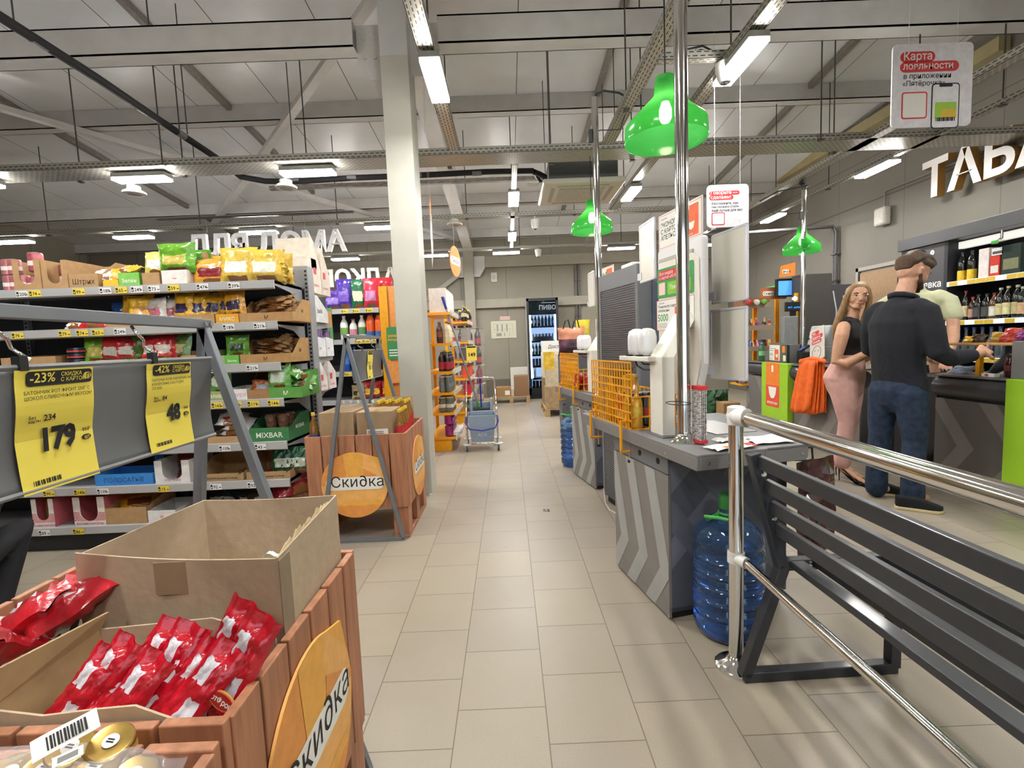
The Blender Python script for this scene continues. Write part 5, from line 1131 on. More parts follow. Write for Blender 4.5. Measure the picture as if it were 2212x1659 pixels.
for y in (-.075, .075):
    fx = .03 if y < 0 else -.03; SH = mat('#101012', .2, 0, .5, 0)
    m = MB(); m.tube([(fx - .075, y, .115), (fx - .078, y, .05), (fx - .075, y, .002)], [.010, .005, .0045], 8)
    def fn(s, t, fx=fx, y=y):
        x = fx - .085 + t * .225; z = .102 * max(0, 1 - t * 1.55) ** 1.1 + .008; w_ = .022 + .016 * math.sin(min(1, t * 1.1) * PI * .8); return (x, y - .05 * t + (s - .5) * 2 * w_, z)
    m.grid(fn, 4, 14); 
    for sd in (-1, 1):
        m.tube([(fx - .085, y + .012 * sd, .12), (fx - .03, y - .008 + .03 * sd, .10), (fx + .05, y - .03 + .036 * sd, .035), (fx + .10, y - .04 + .034 * sd, .03)], .006, 6)
    m.tube([(fx + .05, y - .068, .03), (fx + .055, y - .03, .066), (fx + .05, y + .008, .03)], .011, 6)
    m.build('heeled_shoe', SH, wom, smooth=True)
P = lambda x, y, z: wM @ Vector((x, y, z))
hair = [[(P(-.045, 0, .05), .084, .07), (P(.0, 0, .085), .08, .045), (P(.045, 0, .082), .066, .03)], [(P(-.06, 0, .04), .08, .05), (P(-.075, 0, -.06), .082, .04), (P(-.075, 0, -.14), .085, .03)],
        [(P(.045, .058, .06), .022), (P(.035, .082, .0), .022), (P(.02, .088, -.08), .024), (P(.0, .085, -.17), .03), (P(-.02, .07, -.28), .03), (P(-.03, .06, -.33), .014)],
        [(P(.045, -.058, .06), .022), (P(.03, -.082, .0), .022), (P(.01, -.088, -.08), .026), (P(-.02, -.095, -.17), .034), (P(-.05, -.10, -.26), .036), (P(-.08, -.10, -.36), .014)]]
blob('hair', hair, HAIRL, wom, .007, 3)
face_parts(wom, wM, '#5f4733', '#b56f69')
m = MB()
for sd in (1, -1): m.tube([P(.094, .031 * sd + .027 * math.cos(2 * PI * k / 16), .004 + .020 * math.sin(2 * PI * k / 16)) for k in range(16)], .0013, 5, closed=True); m.tube([P(.094, .058 * sd, .008), P(.03, .080 * sd, .012)], .0013, 5)
m.tube([P(.094, -.005, .008), P(.098, 0, .010), P(.094, .005, .008)], .0013, 5); m.build('glasses', mat('#c9b9a6', .2, .7, 0, 0), wom)
# ---------- cashier behind the counter, mostly hidden by the man
cas = thing('person', 'cashier in a pale green T-shirt behind the counter, mostly hidden by the man in black', 'person', (3.74, 4.40, 0), PI + .75)
cM = head(cas, (.06, 0, 1.80), 0, .35, 0, SKIN, 1.0); body = head_chains(cM)
body.append([((-.02, 0, 1.50), .09, .07), ((.0, 0, 1.62), .056, .056), ((.03, 0, 1.72), .054, .056)])
body.append([((.0, .255, 1.38), .05), ((.05, .27, 1.22), .045), ((.14, .28, 1.14), .042), ((.36, .26, .96), .028)]); body.append([((.0, -.255, 1.38), .05), ((.05, -.27, 1.22), .045), ((.14, -.27, 1.14), .042), ((.36, -.18, .96), .028)])
hand(body, (.36, .26, .96), (.95, .0, -.25), (0, 0, -1), 1, .35); hand(body, (.36, -.18, .96), (.95, .1, -.25), (0, 0, -1), -1, .35)
for y in (-.1, .1): body.append([((-.02, y, .95), .1), ((0, y, .5), .065), ((0, y, .12), .045), ((.12, y, .04), .04)])
blob('body', body, SKIN, cas, .008, 4)
blob('t_shirt', [[((-.0, 0, .92), .17, .12), ((-.0, 0, 1.2), .19, .13), ((-.02, 0, 1.42), .20, .12), ((-.01, 0, 1.54), .16, .09), ((.0, 0, 1.575), .08, .07)], [((-.01, .16, 1.50), .075), ((-.01, .23, 1.46), .072), ((.01, .265, 1.34), .07)], [((-.01, -.16, 1.50), .075), ((-.01, -.23, 1.46), .072), ((.01, -.265, 1.34), .07)]], SAGE, cas, .012, 4)
blob('trousers', [[((0, 0, .95), .16, .12), ((-.01, 0, .85), .165, .13)], [((-.01, .09, .85), .09), ((0, .1, .5), .075), ((0, .1, .08), .065)], [((-.01, -.09, .85), .09), ((0, -.1, .5), .075), ((0, -.1, .08), .065)]], mat('#24262b', .85), cas, .014, 3)
P = lambda x, y, z: cM @ Vector((x, y, z))
blob('hair', [[(P(-.05, 0, .06), .078, .055), (P(-.02, 0, .092), .08, .05), (P(.05, 0, .095), .07, .035)], [(P(-.075, 0, .02), .07, .04), (P(-.07, 0, .05), .074, .045)]], HAIRD, cas, .007, 2)
face_parts(cas, cM, '#1d1512')
# ---------- edge of a shopper in black on the left
sh = thing('person', 'crouching shopper in a black padded jacket cut off by the left edge', 'person', (-2.58, 2.02, 0), PI / 2 + .1)
hS = head(sh, (.16, .12, 1.04), .3, .5, 0, SKIN, 1.)
body = head_chains(hS); body.append([((.02, .06, .78), .08, .07), ((.09, .09, .90), .056, .056), ((.13, .11, .98), .054, .056)])
for y in (-.1, .1): body.append([((-.05, y, .32), .09), ((.28, y * 1.4, .42), .07), ((.12, y * 1.4, .10), .045), ((.24, y * 1.4, .035), .035)])
body.append([((-.02, 0, .38), .12), ((.02, .05, .75), .1)])
for sd in (-1, 1): body.append([((.05, .05 + .17 * sd, .72), .04), ((.2, .05 + .17 * sd, .55), .035), ((.34, .05 + .06 * sd, .6), .027)]); hand(body, (.34, .05 + .06 * sd, .6), (1, 0, .1), (0, 0, -1), sd, .5)
blob('body', body, SKIN, sh, .009, 3)
blob('jacket', [[((-.06, 0, .30), .21, .19), ((-.05, .02, .45), .215, .19), ((.0, .05, .65), .20, .16), ((.04, .07, .80), .15, .12)], [((.03, .2, .74), .085), ((.12, .24, .60), .08), ((.28, .14, .58), .06)], [((.03, -.10, .74), .085), ((.12, -.14, .60), .08), ((.28, -.04, .58), .06)]], mat('#151518', .7, 0, 0, .15, 14, .5), sh, .014, 3)
blob('trousers', [[((-.05, y, .32), .11), ((.28, y * 1.4, .42), .09), ((.12, y * 1.4, .10), .065)] for y in (-.1, .1)], mat('#1b1b1f', .85), sh, .014, 3)
P = lambda x, y, z: hS @ Vector((x, y, z))
blob('hair', [[(P(-.05, 0, .06), .08, .055), (P(.03, 0, .09), .07, .035)], [(P(-.075, 0, .02), .07, .04), (P(-.07, 0, .05), .074, .045)]], HAIRD, sh, .008, 2)
face_parts(sh, hS, '#1d1512')
# ================================================================ LEFT: GONDOLA
SHG = mat('#96979a', .45, .1, 0, .04, 8); SHD = mat('#33353c', .5, 0, 0, .05, 8); RAIL = mat('#b9babb', .3, .2, 0, .05, 20, stretch=(1, 30, 30)); TAGW = plain('#e6e6e4', .7); TAGY = plain('#e9cf4f', .7)
def tagmesh(mb, M, txt, col, w_=.075, h=.04):
    mb.prism([(0, 0), (w_, 0), (w_, h), (0, h)], .0012, col, M)
    Q = M @ T(0, 0, .0014); mb.prism([(.004, .006), (.018, .006), (.018, .033), (.004, .033)], .0002, 3, Q); mb.prism([(.007, .012), (.015, .012), (.015, .02), (.007, .02)], .0002, 1 if col == 1 else 2, Q @ T(0, 0, .0004))
    mb.text(txt, .029, Q @ T(.022, .008, .0), 3, .015); mb.prism([(.058, .012), (.072, .012), (.072, .017), (.058, .017)], .0002, 3, Q)
TAGM = [TAGW, TAGW, TAGY, INK]
GX0, GX1, GY = -6.2, -1.455, 3.066
LEV = [1.705, 1.448, 1.185, .955, .675, .425, .165]
gon = thing('shelf_gondola', 'grey supermarket shelf unit with price rails and black back panels on the left', 'shelf unit', (0, 0, 0))
m = MB(); m.box((GX0, 3.505, .05), (GX1 + .03, 3.525, 1.84)); m.build('back_panel', SHD, gon)
for x in (GX1 + .02, -2.45, -3.45, -4.45, -5.45):
    m = MB(); m.box((x, 3.475, .0), (x + .03, 3.575, 1.855))
    for k in range(60): m.box((x + .008, 3.4735, .1 + k * .029), (x + .022, 3.476, .115 + k * .029), 1)
    m.build('upright', [SHG, BLACK], gon)
for i, z in enumerate(LEV):
    d0 = GY + .012
    m = MB(); m.box((GX0, d0, z - .02), (GX1, 3.49, z)); m.build('shelf', SHG, gon)
    m = MB()
    Pf = [(0, 0), (.016, -.003), (.016, -.05), (0, -.058), (.004, -.03)]
    m.prism(Pf, GX1 - GX0, 0, frame((GX0, d0, z + .004), (0, -1, 0), (0, 0, 1), (1, 0, 0)))
    m.build('price_rail', RAIL, gon)
    for x in (GX1 - .004, ):
        m = MB(); m.prism([(0, 0), (0, -.03), (.22, -.055), (.40, -.15), (.40, 0)], .004, 0, frame((x, d0 + .0, z), (0, 1, 0), (0, 0, 1), (1, 0, 0))); m.build('bracket', SHG, gon)
    # the other face of the unit
    if i: 
        m = MB(); m.box((GX0, 3.54, z - .02 + .02), (GX1, 3.98, z + .02)); m.build('shelf', SHG, gon)
        m = MB(); m.prism([(0, 0), (0, -.13), (.2, -.05), (.42, -.03), (.42, 0)], .004, 0, frame((GX1, 3.56, z + .02), (0, 1, 0), (0, 0, 1), (1, 0, 0))); m.build('bracket', SHG, gon)
m = MB(); m.box((GX0, GY + .04, 0), (GX1, 3.5, .105)); m.build('plinth', mat('#2a2a2c', .6), gon)
onebox('top_bar', (GX1 - .2, 3.50, 1.70), (GX1 + .03, 3.53, 1.86), SHG, 0, gon)
def gx(px, py, y=GY): return aty(px, py, y).x
TAGS = [(47, 'w', '200'), (75, 'y', '74'), (170, 'y', '99'), (228, 'w', '189'), (262, 'y', '65'), (296, 'w', '249'), (333, 'w', '73'), (375, 'y', '59'), (438, 'w', '474'), (506, 'w', '399')], \
       [(38, 'y', '79'), (140, 'y', '79'), (178, 'y', '74'), (212, 'y', '63'), (260, 'w', '249'), (495, 'w', '189'), (562, 'w', '219')], [(468, 'w', '229'), (546, 'w', '219'), (20, 'w', '99'), (90, 'y', '85')], \
       [(470, 'y', '165'), (510, 'y', '130'), (548, 'y', '119'), (592, 'y', '144')], [(486, 'w', '109'), (563, 'w', '43')], [(105, 'y', '99'), (172, 'y', '149'), (222, 'w', '109'), (354, 'y', '15'), (467, 'w', '92'), (548, 'w', '92')], [(98, 'w', '89'), (172, 'y', '86')]
PYS = (612, 706, 792, 872, 958, 1045, 1150)
for i, row in enumerate(TAGS):
    for px, c, t in row:
        x = gx(px, PYS[i]); m = MB(); tagmesh(m, frame((x - .037, GY - .006, LEV[i] - .046), (1, 0, 0), (0, -.06, 1), (0, -1, 0)), t, 2 if c == 'y' else 1); m.build('price_tag', TAGM, gon)
# ---- makers of shelf goods
def carton_tray(lab, x0, x1, y, z, d, hf, hs, col, slope=True, mark=None, front=None, group=None):
    """open cardboard display tray between x0 and x1, front at y; sides rise from hf to hs"""
    r = thing('carton_tray', lab, 'carton', ((x0 + x1) / 2, y, z), random.uniform(-.03, .03), group); w_ = x1 - x0; t = .003; mm = card(col)
    m = MB(); m.box((-w_ / 2, 0, 0), (w_ / 2, d, t)); m.box((-w_ / 2, d - t, 0), (w_ / 2, d, hs))
    for sx in (-w_ / 2, w_ / 2 - t): m.prism([(0, 0), (d, 0), (d, hs), (d * .55, hs), (d * .12, hf), (0, hf)], t, 0, frame((sx, 0, 0), (0, 1, 0), (0, 0, 1), (1, 0, 0)))
    m.build('box', mm, r)
    m = MB(); m.box((-w_ / 2, -t, 0), (w_ / 2, 0, hf)); m.build('front_lip', card(front or col), r)
    if mark:
        txt, c = mark; m = MB(); k = min(hf * .55, w_ * .9 / max(2, len(txt)) * 1.4); m.text(txt, k, T(0, -t - .0008, hf * .28) @ FRONT, 0, .008, 'CENTER'); 
        if hs > hf * 1.5: m.text(txt, hs * .22, frame((w_ / 2 + .0006, d * .5, hs * .4), (0, 1, 0), (0, 0, 1), (1, 0, 0)), 0, .03, 'CENTER')
        m.build('print', plain(c), r)
    return r
def cut_box(lab, x0, x1, y, z, d, h, col, group=None, rays=None, mark=None):
    """display carton with a U cut-out in the front"""
    r = thing('display_carton', lab, 'carton', ((x0 + x1) / 2, y, z), random.uniform(-.03, .03), group); w_ = x1 - x0; t = .003
    m = MB(); m.box((-w_ / 2, 0, 0), (w_ / 2, d, t)); m.box((-w_ / 2, d - t, 0), (w_ / 2, d, h)); m.box((-w_ / 2, 0, 0), (-w_ / 2 + t, d, h)); m.box((w_ / 2 - t, 0, 0), (w_ / 2, d, h)); m.build('box', card(rays or col), r)
    u = w_ * .28; U = [(u * math.cos(a), h * .45 + min(u, h * .3) * math.sin(a)) for a in [-PI * k / 10 for k in range(11)]]
    m = MB(); m.prism([(-w_ / 2, 0), (w_ / 2, 0), (w_ / 2, h), (u, h)] + U + [(-u, h), (-w_ / 2, h)], t, 0, FRONT)
    m.build('front', card(col), r)
    if rays:
        m = MB(); n = 26
        for k in range(n):
            a = PI + .05 + (PI - .1) * k / n; a2 = a + .06
            p = clip([(u * 1.1 * math.cos(a), h * .5 + u * 1.1 * math.sin(a)), (math.cos(a), h * .5 + math.sin(a)), (math.cos(a2 + .02), h * .5 + math.sin(a2 + .02)), (u * 1.1 * math.cos(a2), h * .5 + u * 1.1 * math.sin(a2))], -w_ / 2, h * .16, w_ / 2, h)
            if p: m.prism(p, .0004, 0, T(0, -t, 0) @ FRONT)
        m.text(mark or '', h * .09, T(0, -t - .0006, h * .03) @ FRONT, 0, .03, 'CENTER'); m.build('sunburst_print', card(rays), r)
    elif mark:
        m = MB(); m.text(mark, h * .12, T(0, -t - .0008, h * .1) @ FRONT, 0, .02, 'CENTER'); m.build('print', plain('#b5525a'), r)
    return r
_bagm = {}
def bag(lab, x, y, z, w_, h, d, c1, c2=None, rz=0, rx=-.12, group=None, name='snack_bag', ry=0, wht=.25):
    key = (c1, c2, round(w_, 2), round(h, 2)); 
    if key not in _bagm:
        f = lambda s, t, fr: (1 if fr and .22 < t < .62 and .16 < s < .84 and ((s - .5) ** 2 / .11 + (t - .42) ** 2 / .045) < 1 else (2 if fr and t < .2 and .3 < s < .8 else 0))
        o = bagmesh(w_, h, d, len(_bagm) + 200, 12, 10, .010, zones=f).build(name, [film(c1), film(c2 or '#e8e0d0'), film('#8a5a33')], None, (x, y, z), (rx, ry, rz), smooth='all'); _bagm[key] = o
    else:
        o = _bagm[key].copy(); COL.objects.link(o); o.location = (x, y, z); o.rotation_euler = (rx, ry, rz)
        if 'group' in o: del o['group']
    return tag(o, lab, 'snack bag', group)
def fill_bags(lab, group, x0, x1, y, z, n, h, c1, c2=None, w_=.13, jitter=.02, rx=-.15):
    for k in range(n):
        x = x0 + (x1 - x0) * (k + .5) / n; bag(lab, x, y + random.uniform(-.01, .03), z, w_, h * random.choice((.92, 1, 1.05)) if False else h, .06, c1, c2, random.uniform(-.35, .35), rx + random.uniform(-.12, .1), group if n > 1 else None, ry=random.uniform(-.12, .12))
def tin(lab, x, y, z, group=None, c='#c0787a', h=.10, r_=.035, band='#e4d6d2'): return can(lab, (x, y, z), h, r_, c, group=group, band=band)
KR = '#b08c62'; YF = GY + .03
X = lambda a, py=600: gx(a, py, YF)
# --- top shelf
z = LEV[0]; py = 605
for k, (px, dz) in enumerate(((8, 0), (22, 0), (8, .102), (22, .102), (38, 0))): tin('pink tin in the stack at the left end of the top grey shelf', X(px, py), YF + .04, z + dz, 'pink tins stacked on the top shelf')
cut_box('brown display carton with a notch and a pink tin on it, on the top shelf', X(30, py), X(90, py), YF, z, .25, .19, KR); tin('pink tin set on the rim of the first brown carton', X(66, py), YF + .05, z + .12, c='#b9636a', h=.12, r_=.04)
tin('pink tin lying low inside the first brown carton', X(58, py), YF + .05, z + .004, c='#b9636a', h=.08, r_=.04)
cut_box('brown display carton with a notch next to the pink tins on the top shelf', X(92, py), X(148, py), YF, z, .25, .18, KR)
for k in range(3): tin('tin with a pale lid showing over the second brown carton', X(100 + 18 * k, py), YF + .14, z + .005, 'tins in the second carton', c='#9b5a58', h=.17, r_=.035)
carton_tray('brown carton with slanting sides and handwriting on the top shelf', X(150, py), X(212, py), YF, z, .28, .09, .18, KR, mark=('Штрих', '#4a3a2a'))
bag('white flat bag lying at the right end of the handwritten carton', X(212, py), YF + .03, z + .05, .12, .12, .04, '#d8d6d2', None, .3, -.9)
carton_tray('yellow tray of snack bags on the top shelf', X(222, py), X(256, py), YF, z, .2, .045, .07, '#e6b93a')
bag('yellow snack bag lying in the yellow tray on the top shelf', X(238, py), YF + .06, z + .03, .14, .13, .05, '#e0a92c', '#d9c080', .2, -.6); bag('orange yellow snack bag on top of the yellow tray', X(245, py), YF + .08, z + .10, .15, .10, .04, '#eab23a', '#f0d48a', -.3, -1.1)
carton_tray('bright green carton tray on the top shelf', X(257, py), X(302, py), YF, z, .2, .085, .095, '#7dbf56', mark=('Зелен', '#f0e9e2'))
carton_tray('plain brown carton tray right of the bright green one', X(308, py), X(346, py), YF, z, .24, .08, .12, KR); bag('silver and yellow snack bag standing in the plain brown tray', X(326, py), YF + .05, z + .07, .15, .16, .06, '#d8cf6a', '#dcdcdc', .1, -.25)
carton_tray('white carton tray holding a big green pouch on the top shelf', X(350, py), X(406, py), YF, z, .22, .09, .10, '#e3e0da', mark=('~', '#cc6a6a'))
bag('big bright green stand-up pouch in the white tray on the top shelf', X(378, py), YF + .04, z + .075, .26, .19, .08, '#6aa62c', '#c3b45a', -.05, -.05); bag('second green pouch leaning behind the big bright green one', X(395, py), YF + .12, z + .07, .22, .17, .07, '#4f8f24', '#8fb04a', .25, -.1)
cut_box('tall brown carton behind the green pouches on the top shelf', X(385, py), X(425, py), YF + .12, z, .15, .22, KR)
bag('orange snack bag with a dark red round label on the top shelf', X(447, py), YF + .05, z, .26, .17, .07, '#e2a23c', '#8a2b32', .05, -.2)
bag('yellow pineapple snack bag with a white label, left one on the top shelf', X(508, py), YF + .04, z, .25, .23, .08, '#e3c14c', '#e9efe0', .0, -.15); bag('yellow pineapple snack bag with a white label, right one on the top shelf', X(567, py), YF + .05, z, .25, .21, .08, '#e3c150', '#e9efe0', .12, -.12)
for k in range(5): bag('pale yellow bag lying in the pile at the right end of the top shelf', gx(628, py, YF + .2) + .01 * (k % 2), YF + .18, z + .028 * k, .26, .2, .05, '#e0c766', '#e6d48a', PI / 2 + .2, -1.45, 'pale yellow bags in the end pile')
for k in range(3): bag('yellow bag behind the pineapple bags on the top shelf', X(470 + 50 * k, py), YF + .16, z, .24, .2, .06, '#d9b544', '#e6d48a', .1 * k, -.05, 'yellow bags in the second row')
# --- second shelf
z = LEV[1]; py = 690
for k in range(3): tin('dark red and cream tin at the back of the second shelf', X(128 + 14 * k, py), YF + .16, z + .0, 'dark red tins on the second shelf', c='#6a2a34', h=.11)
fill_bags('white crisp bag lying left on the second shelf', 'white bags left on the second shelf', X(135, py), X(195, py), YF + .03, z, 2, .13, '#d9d4cf', '#c8766a', rx=-.7)
bag('red shiny bag lying flat on the second shelf', X(198, py), YF + .0, z, .2, .11, .05, '#c4232b', '#d8d0cc', .1, -.8); bag('dark blue pouch standing on the second shelf', X(235, py), YF + .1, z, .13, .18, .05, '#23477e', '#3e6aa8', 0, -.05)
carton_tray('long brown tray of yellow and white bags on the second shelf', X(228, py), X(375, py), YF, z, .25, .045, .06, KR)
fill_bags('yellow snack bag standing in the long brown tray on the second shelf', 'yellow bags in the long brown tray', X(248, py), X(318, py), YF + .04, z + .02, 2, .19, '#e8b423', '#c9954a', .16)
fill_bags('white snack bag beside the yellow ones in the long brown tray', 'white bags in the long brown tray', X(318, py), X(372, py), YF + .05, z + .02, 2, .165, '#dcd8d2', '#b86a78', .14)
carton_tray('brown tray with a pale green patch and yellow bags on the second shelf', X(376, py), X(464, py), YF, z, .25, .065, .09, KR, mark=('МИКС', '#a9c89a'))
fill_bags('yellow and purple bag in the brown tray with the green patch', 'yellow purple bags on the second shelf', X(374, py), X(462, py), YF + .05, z + .03, 3, .185, '#e3b02a', '#3c3358', .15)
carton_tray('small golden tray on the second shelf', X(467, py), X(516, py), YF, z, .2, .06, .065, '#dea32f', mark=('МИКС', '#efe2bd'))
fill_bags('golden bag with a dark oval standing in the small golden tray', 'golden bags in the small golden tray', X(465, py), X(516, py), YF + .05, z + .04, 2, .18, '#dca02c', '#37304a', .15)
carton_tray('kraft brown tray of flat beige pouches at the right end of the second shelf', X(518, py), gx(634, py, YF), YF, z, .28, .06, .15, '#b28b5c', mark=('М', '#2c241c'))
for k in range(7): bag('beige kraft pouch stacked in the tray at the right end of the second shelf', X(565, py) + .02 * (k % 3), YF + .1, z + .04 + .016 * k, .22, .16, .03, '#a8835b', '#c7a582', .2 * (k % 3 - 1), -1.25, 'beige pouches on the second shelf')
# --- third shelf
z = LEV[2]; py = 785
for a, b in ((3, 48), (51, 122)):
    carton_tray('brown closed carton with an oval badge, %s of the two on the third shelf' % ('left' if a < 10 else 'right'), X(a, py), X(b, py), YF, z, .25, .10, .11, KR, mark=('ПЕТЕЛИНКА', '#3a342e'))
for k in range(4): tin('black fish tin with a red oval in the small stack on the third shelf', X(156, py) + .0, YF + .05, z + .037 * k, 'black tins in the stack', c='#25282e', h=.035, r_=.055, band='#c23a40')
LT = [(174, 208, '#8cc63f', '#d8c66a', '#8cb86a', 'lime green snack bag', 'lime green'), (209, 275, '#cf2f35', '#e6e0d6', '#e2ded6', 'red and white snack bag', 'white'), (276, 308, '#6f9a4a', '#4f6a30', '#9bb078', 'olive green shiny bag', 'sage green'), (309, 360, '#d3323a', '#ece2d6', '#e2ded6', 'red topped white nut bag', 'second white'), (361, 392, '#7aa05a', '#d8cc9c', '#9bb078', 'pale green see-through bag', 'second sage green')]
for a, b, c1, c2, cb, nm, tn in LT:
    carton_tray('%s low tray on the third shelf' % tn, X(a, py), X(b, py), YF, z, .22, .06, .065, cb, mark=('Зелен' if 'green' in tn else '= =', '#f2efe8' if 'green' in tn else '#d59aa0'))
    fill_bags(nm + ' standing in the %s tray on the third shelf' % tn, nm + 's on the third shelf', X(a, py), X(b, py), YF + .05, z + .045, max(1, round((b - a) / 30)), .17, c1, c2, .16)
carton_tray('plain brown tray left of the frame leg on the third shelf', X(393, py), X(432, py), YF, z, .22, .07, .10, KR)
carton_tray('pale green tray half hidden by the frame leg on the third shelf', X(455, py), X(487, py), YF, z, .22, .06, .1, '#93a873'); carton_tray('bright green tray right of the frame leg on the third shelf', X(488, py), X(517, py), YF, z, .22, .06, .1, '#6ab04a', mark=('Зелен', '#eef4e4'))
bag('green bag at the back of the bright green tray on the third shelf', X(505, py), YF + .06, z + .05, .15, .14, .05, '#6aa83e', '#3f4a30', .2, -.1)
carton_tray('kraft brown tray of dark pouches at the right end of the third shelf', X(520, py), gx(630, py, YF), YF, z, .28, .06, .16, '#ad8656', mark=('М', '#2c241c'))
for k in range(7): bag('kraft pouch with a dark label stacked in the third shelf end tray', X(562, py) + .02 * (k % 3), YF + .1, z + .03 + .017 * k, .22, .16, .03, '#9f7d58', '#3a332e', .2 * (k % 3 - 1), -1.2, 'dark labelled pouches on the third shelf')
# --- fourth shelf
z = LEV[3]; py = 860
carton_tray('pale olive tray at the left of the frame leg on the fourth shelf', X(455, py), X(490, py), YF, z, .22, .06, .07, '#9aa66e', mark=('МИКС', '#e8ead8')); bag('green bag with a brown window standing in the pale olive tray', X(471, py), YF + .04, z + .04, .15, .20, .06, '#6fae58', '#e0ecd8', 0, -.08)
carton_tray('white tray on the fourth shelf behind the frame leg', X(492, py), X(535, py), YF, z, .22, .07, .08, '#e4e2e0', mark=('СЕМЕЧ', '#d58aa8')); carton_tray('brown tray with a red stamp on the fourth shelf', X(537, py), X(582, py), YF, z, .25, .06, .17, '#a07a52', mark=('~', '#b03a30'))
bag('orange brown bag lying in the brown tray with the red stamp', X(562, py), YF + .05, z + .03, .16, .1, .05, '#b96a3a', '#a8b0b8', .2, -.5)
carton_tray('green slanted tray at the right end of the fourth shelf', X(583, py), gx(668, py, YF + .1), YF, z, .3, .07, .17, '#5f9a48', mark=('М', '#dfe8d4'))
bag('green bag standing at the front of the green slanted tray', X(600, py), YF + .04, z + .05, .16, .20, .07, '#72b25a', '#e0ecd8', .05, -.1)
for k in range(4): bag('crumpled green bag piled in the green slanted tray', X(632, py) + .03 * (k % 2), YF + .12, z + .04 + .025 * k, .17, .14, .05, '#67a552', '#c9d8b8', .5 * k, -.9, 'green bags in the slanted tray')
# --- fifth shelf
z = LEV[4]; py = 950
for k in range(3): bag('red and white frozen looking bag stacked on the fifth shelf', X(490, py) + .03 * (k % 2), YF + .05, z + .04 + .035 * k, .2, .14, .05, '#d9d4d2', '#c2443a', .2 * (k - 1), -1.1, 'red white bags on the fifth shelf')
carton_tray('light brown tray under the red and white bags on the fifth shelf', X(440, py), X(535, py), YF, z, .25, .045, .06, '#b7926a')
carton_tray('dark green tray with white lettering on the fifth shelf', X(540, py), gx(648, py, YF + .15), YF, z, .32, .09, .16, '#3f7a4a', mark=('MIXBAR', '#e4eddf'))
for k in range(4): MB().lathe([(.03, 0), (.04, .10), (.042, .105), (.03, .12), (.001, .122)], 16).build('plastic_cup', mat('#7a5a4a', .15, 0, .6, .3, 40), None, (X(575, py) + .08 * (k % 2), YF + .09 + .09 * (k // 2), z + .05), smooth=True, label='clear cup of brown snack in the dark green tray', cat='cup', group='cups in the dark green tray')
# --- sixth shelf
z = LEV[5]; py = 1035
carton_tray('bright blue tray with a pink swirl on the sixth shelf', X(205, py), X(332, py), YF, z, .2, .075, .08, '#3b86cf', mark=('ПОЛОСАТЫЕ', '#24508a'))
m = MB().box((0, -.004, 0), (.06, 0, .16)); m.prism(circle(.016, 16), .001, 1, T(.04, -.004, .12) @ FRONT); m.build('printed_card', [card('#3b86cf'), plain('#e6cdb4')], None, (X(305, py), YF + .14, z), label='blue upright card with a small round picture behind the blue tray', cat='card')
cut_box('white display carton with a notch on the sixth shelf', X(336, py), X(412, py), YF, z, .25, .15, '#dfdcda', mark='СТЕП БОРД'); bag('dark red and black bag inside the white display carton', X(385, py), YF + .1, z + .01, .15, .17, .06, '#6a1f28', '#25252a', 0, -.1)
for a, b, n in ((434, 527, 'left'), (534, 628, 'right')):
    carton_tray('brown tray with black folk lettering, the %s one on the sixth shelf' % n, X(a, py), X(b, py), YF, z, .26, .05, .14, '#a98a62', mark=('ДЖИНН возьми с собой!', '#2b2118'))
for k in range(3): bag('dark green seed bag standing in the right lettered tray', X(597 + 20 * k, py), YF + .09, z + .01, .15, .18, .05, '#1f5a33', '#c9d2c4', .05 * k, -.12, 'dark green seed bags')
# --- base shelf
z = LEV[6]; py = 1130
cut_box('pink and white sunburst carton with a notch at the left of the base shelf', gx(62, 1130), gx(110, 1130), YF, z, .25, .19, '#e8dcd8', None, '#c4626a', 'ВКУСНЫЕ КОНСЕРВЫ'); cut_box('pink and white sunburst carton with a notch, second on the base shelf', gx(152, 1130), gx(222, 1130), YF, z, .25, .19, '#e8dcd8', None, '#c4626a', 'ВКУСНЫЕ КОНСЕРВЫ')
tin('jar with an orange label in the first sunburst carton', gx(80, 1130), YF + .1, z + .006, c='#a0602a', h=.15, r_=.045, band='#6a7a2e'); carton_tray('brown tray with a yellow bag on the base shelf', gx(222, 1130), gx(312, 1130), YF, z, .28, .11, .15, KR)
bag('bright yellow bag lying in the brown base shelf tray', gx(270, 1130), YF + .1, z + .05, .24, .16, .07, '#d99a1c', '#8a3a24', .5, -.9); carton_tray('white tray with a red mark on the base shelf', gx(314, 1130), gx(375, 1130), YF, z, .25, .08, .09, '#e0dedc', mark=('=', '#d0525a'))
for k, (px, c, n) in enumerate(((440, '#17181b', 'black'), (480, '#1d2a3a', 'navy'), (520, '#20262e', 'charcoal'), (560, '#3a2a18', 'dark brown'))): bag('%s pack lying on the base shelf behind the big open box' % n, gx(px, 1060), YF + .05, z + .02, .22, .2, .08, c, '#b9b2a4', .2 * k, -.9)
for k in range(3): bag('deep red sack lying at the right end of the base shelf', gx(600 + 18 * k, 1060), YF + .08, z + .03 + .05 * k, .3, .26, .12, '#8e1f28', '#a8323a', .4 * k, -.9, 'deep red sacks on the base shelf')
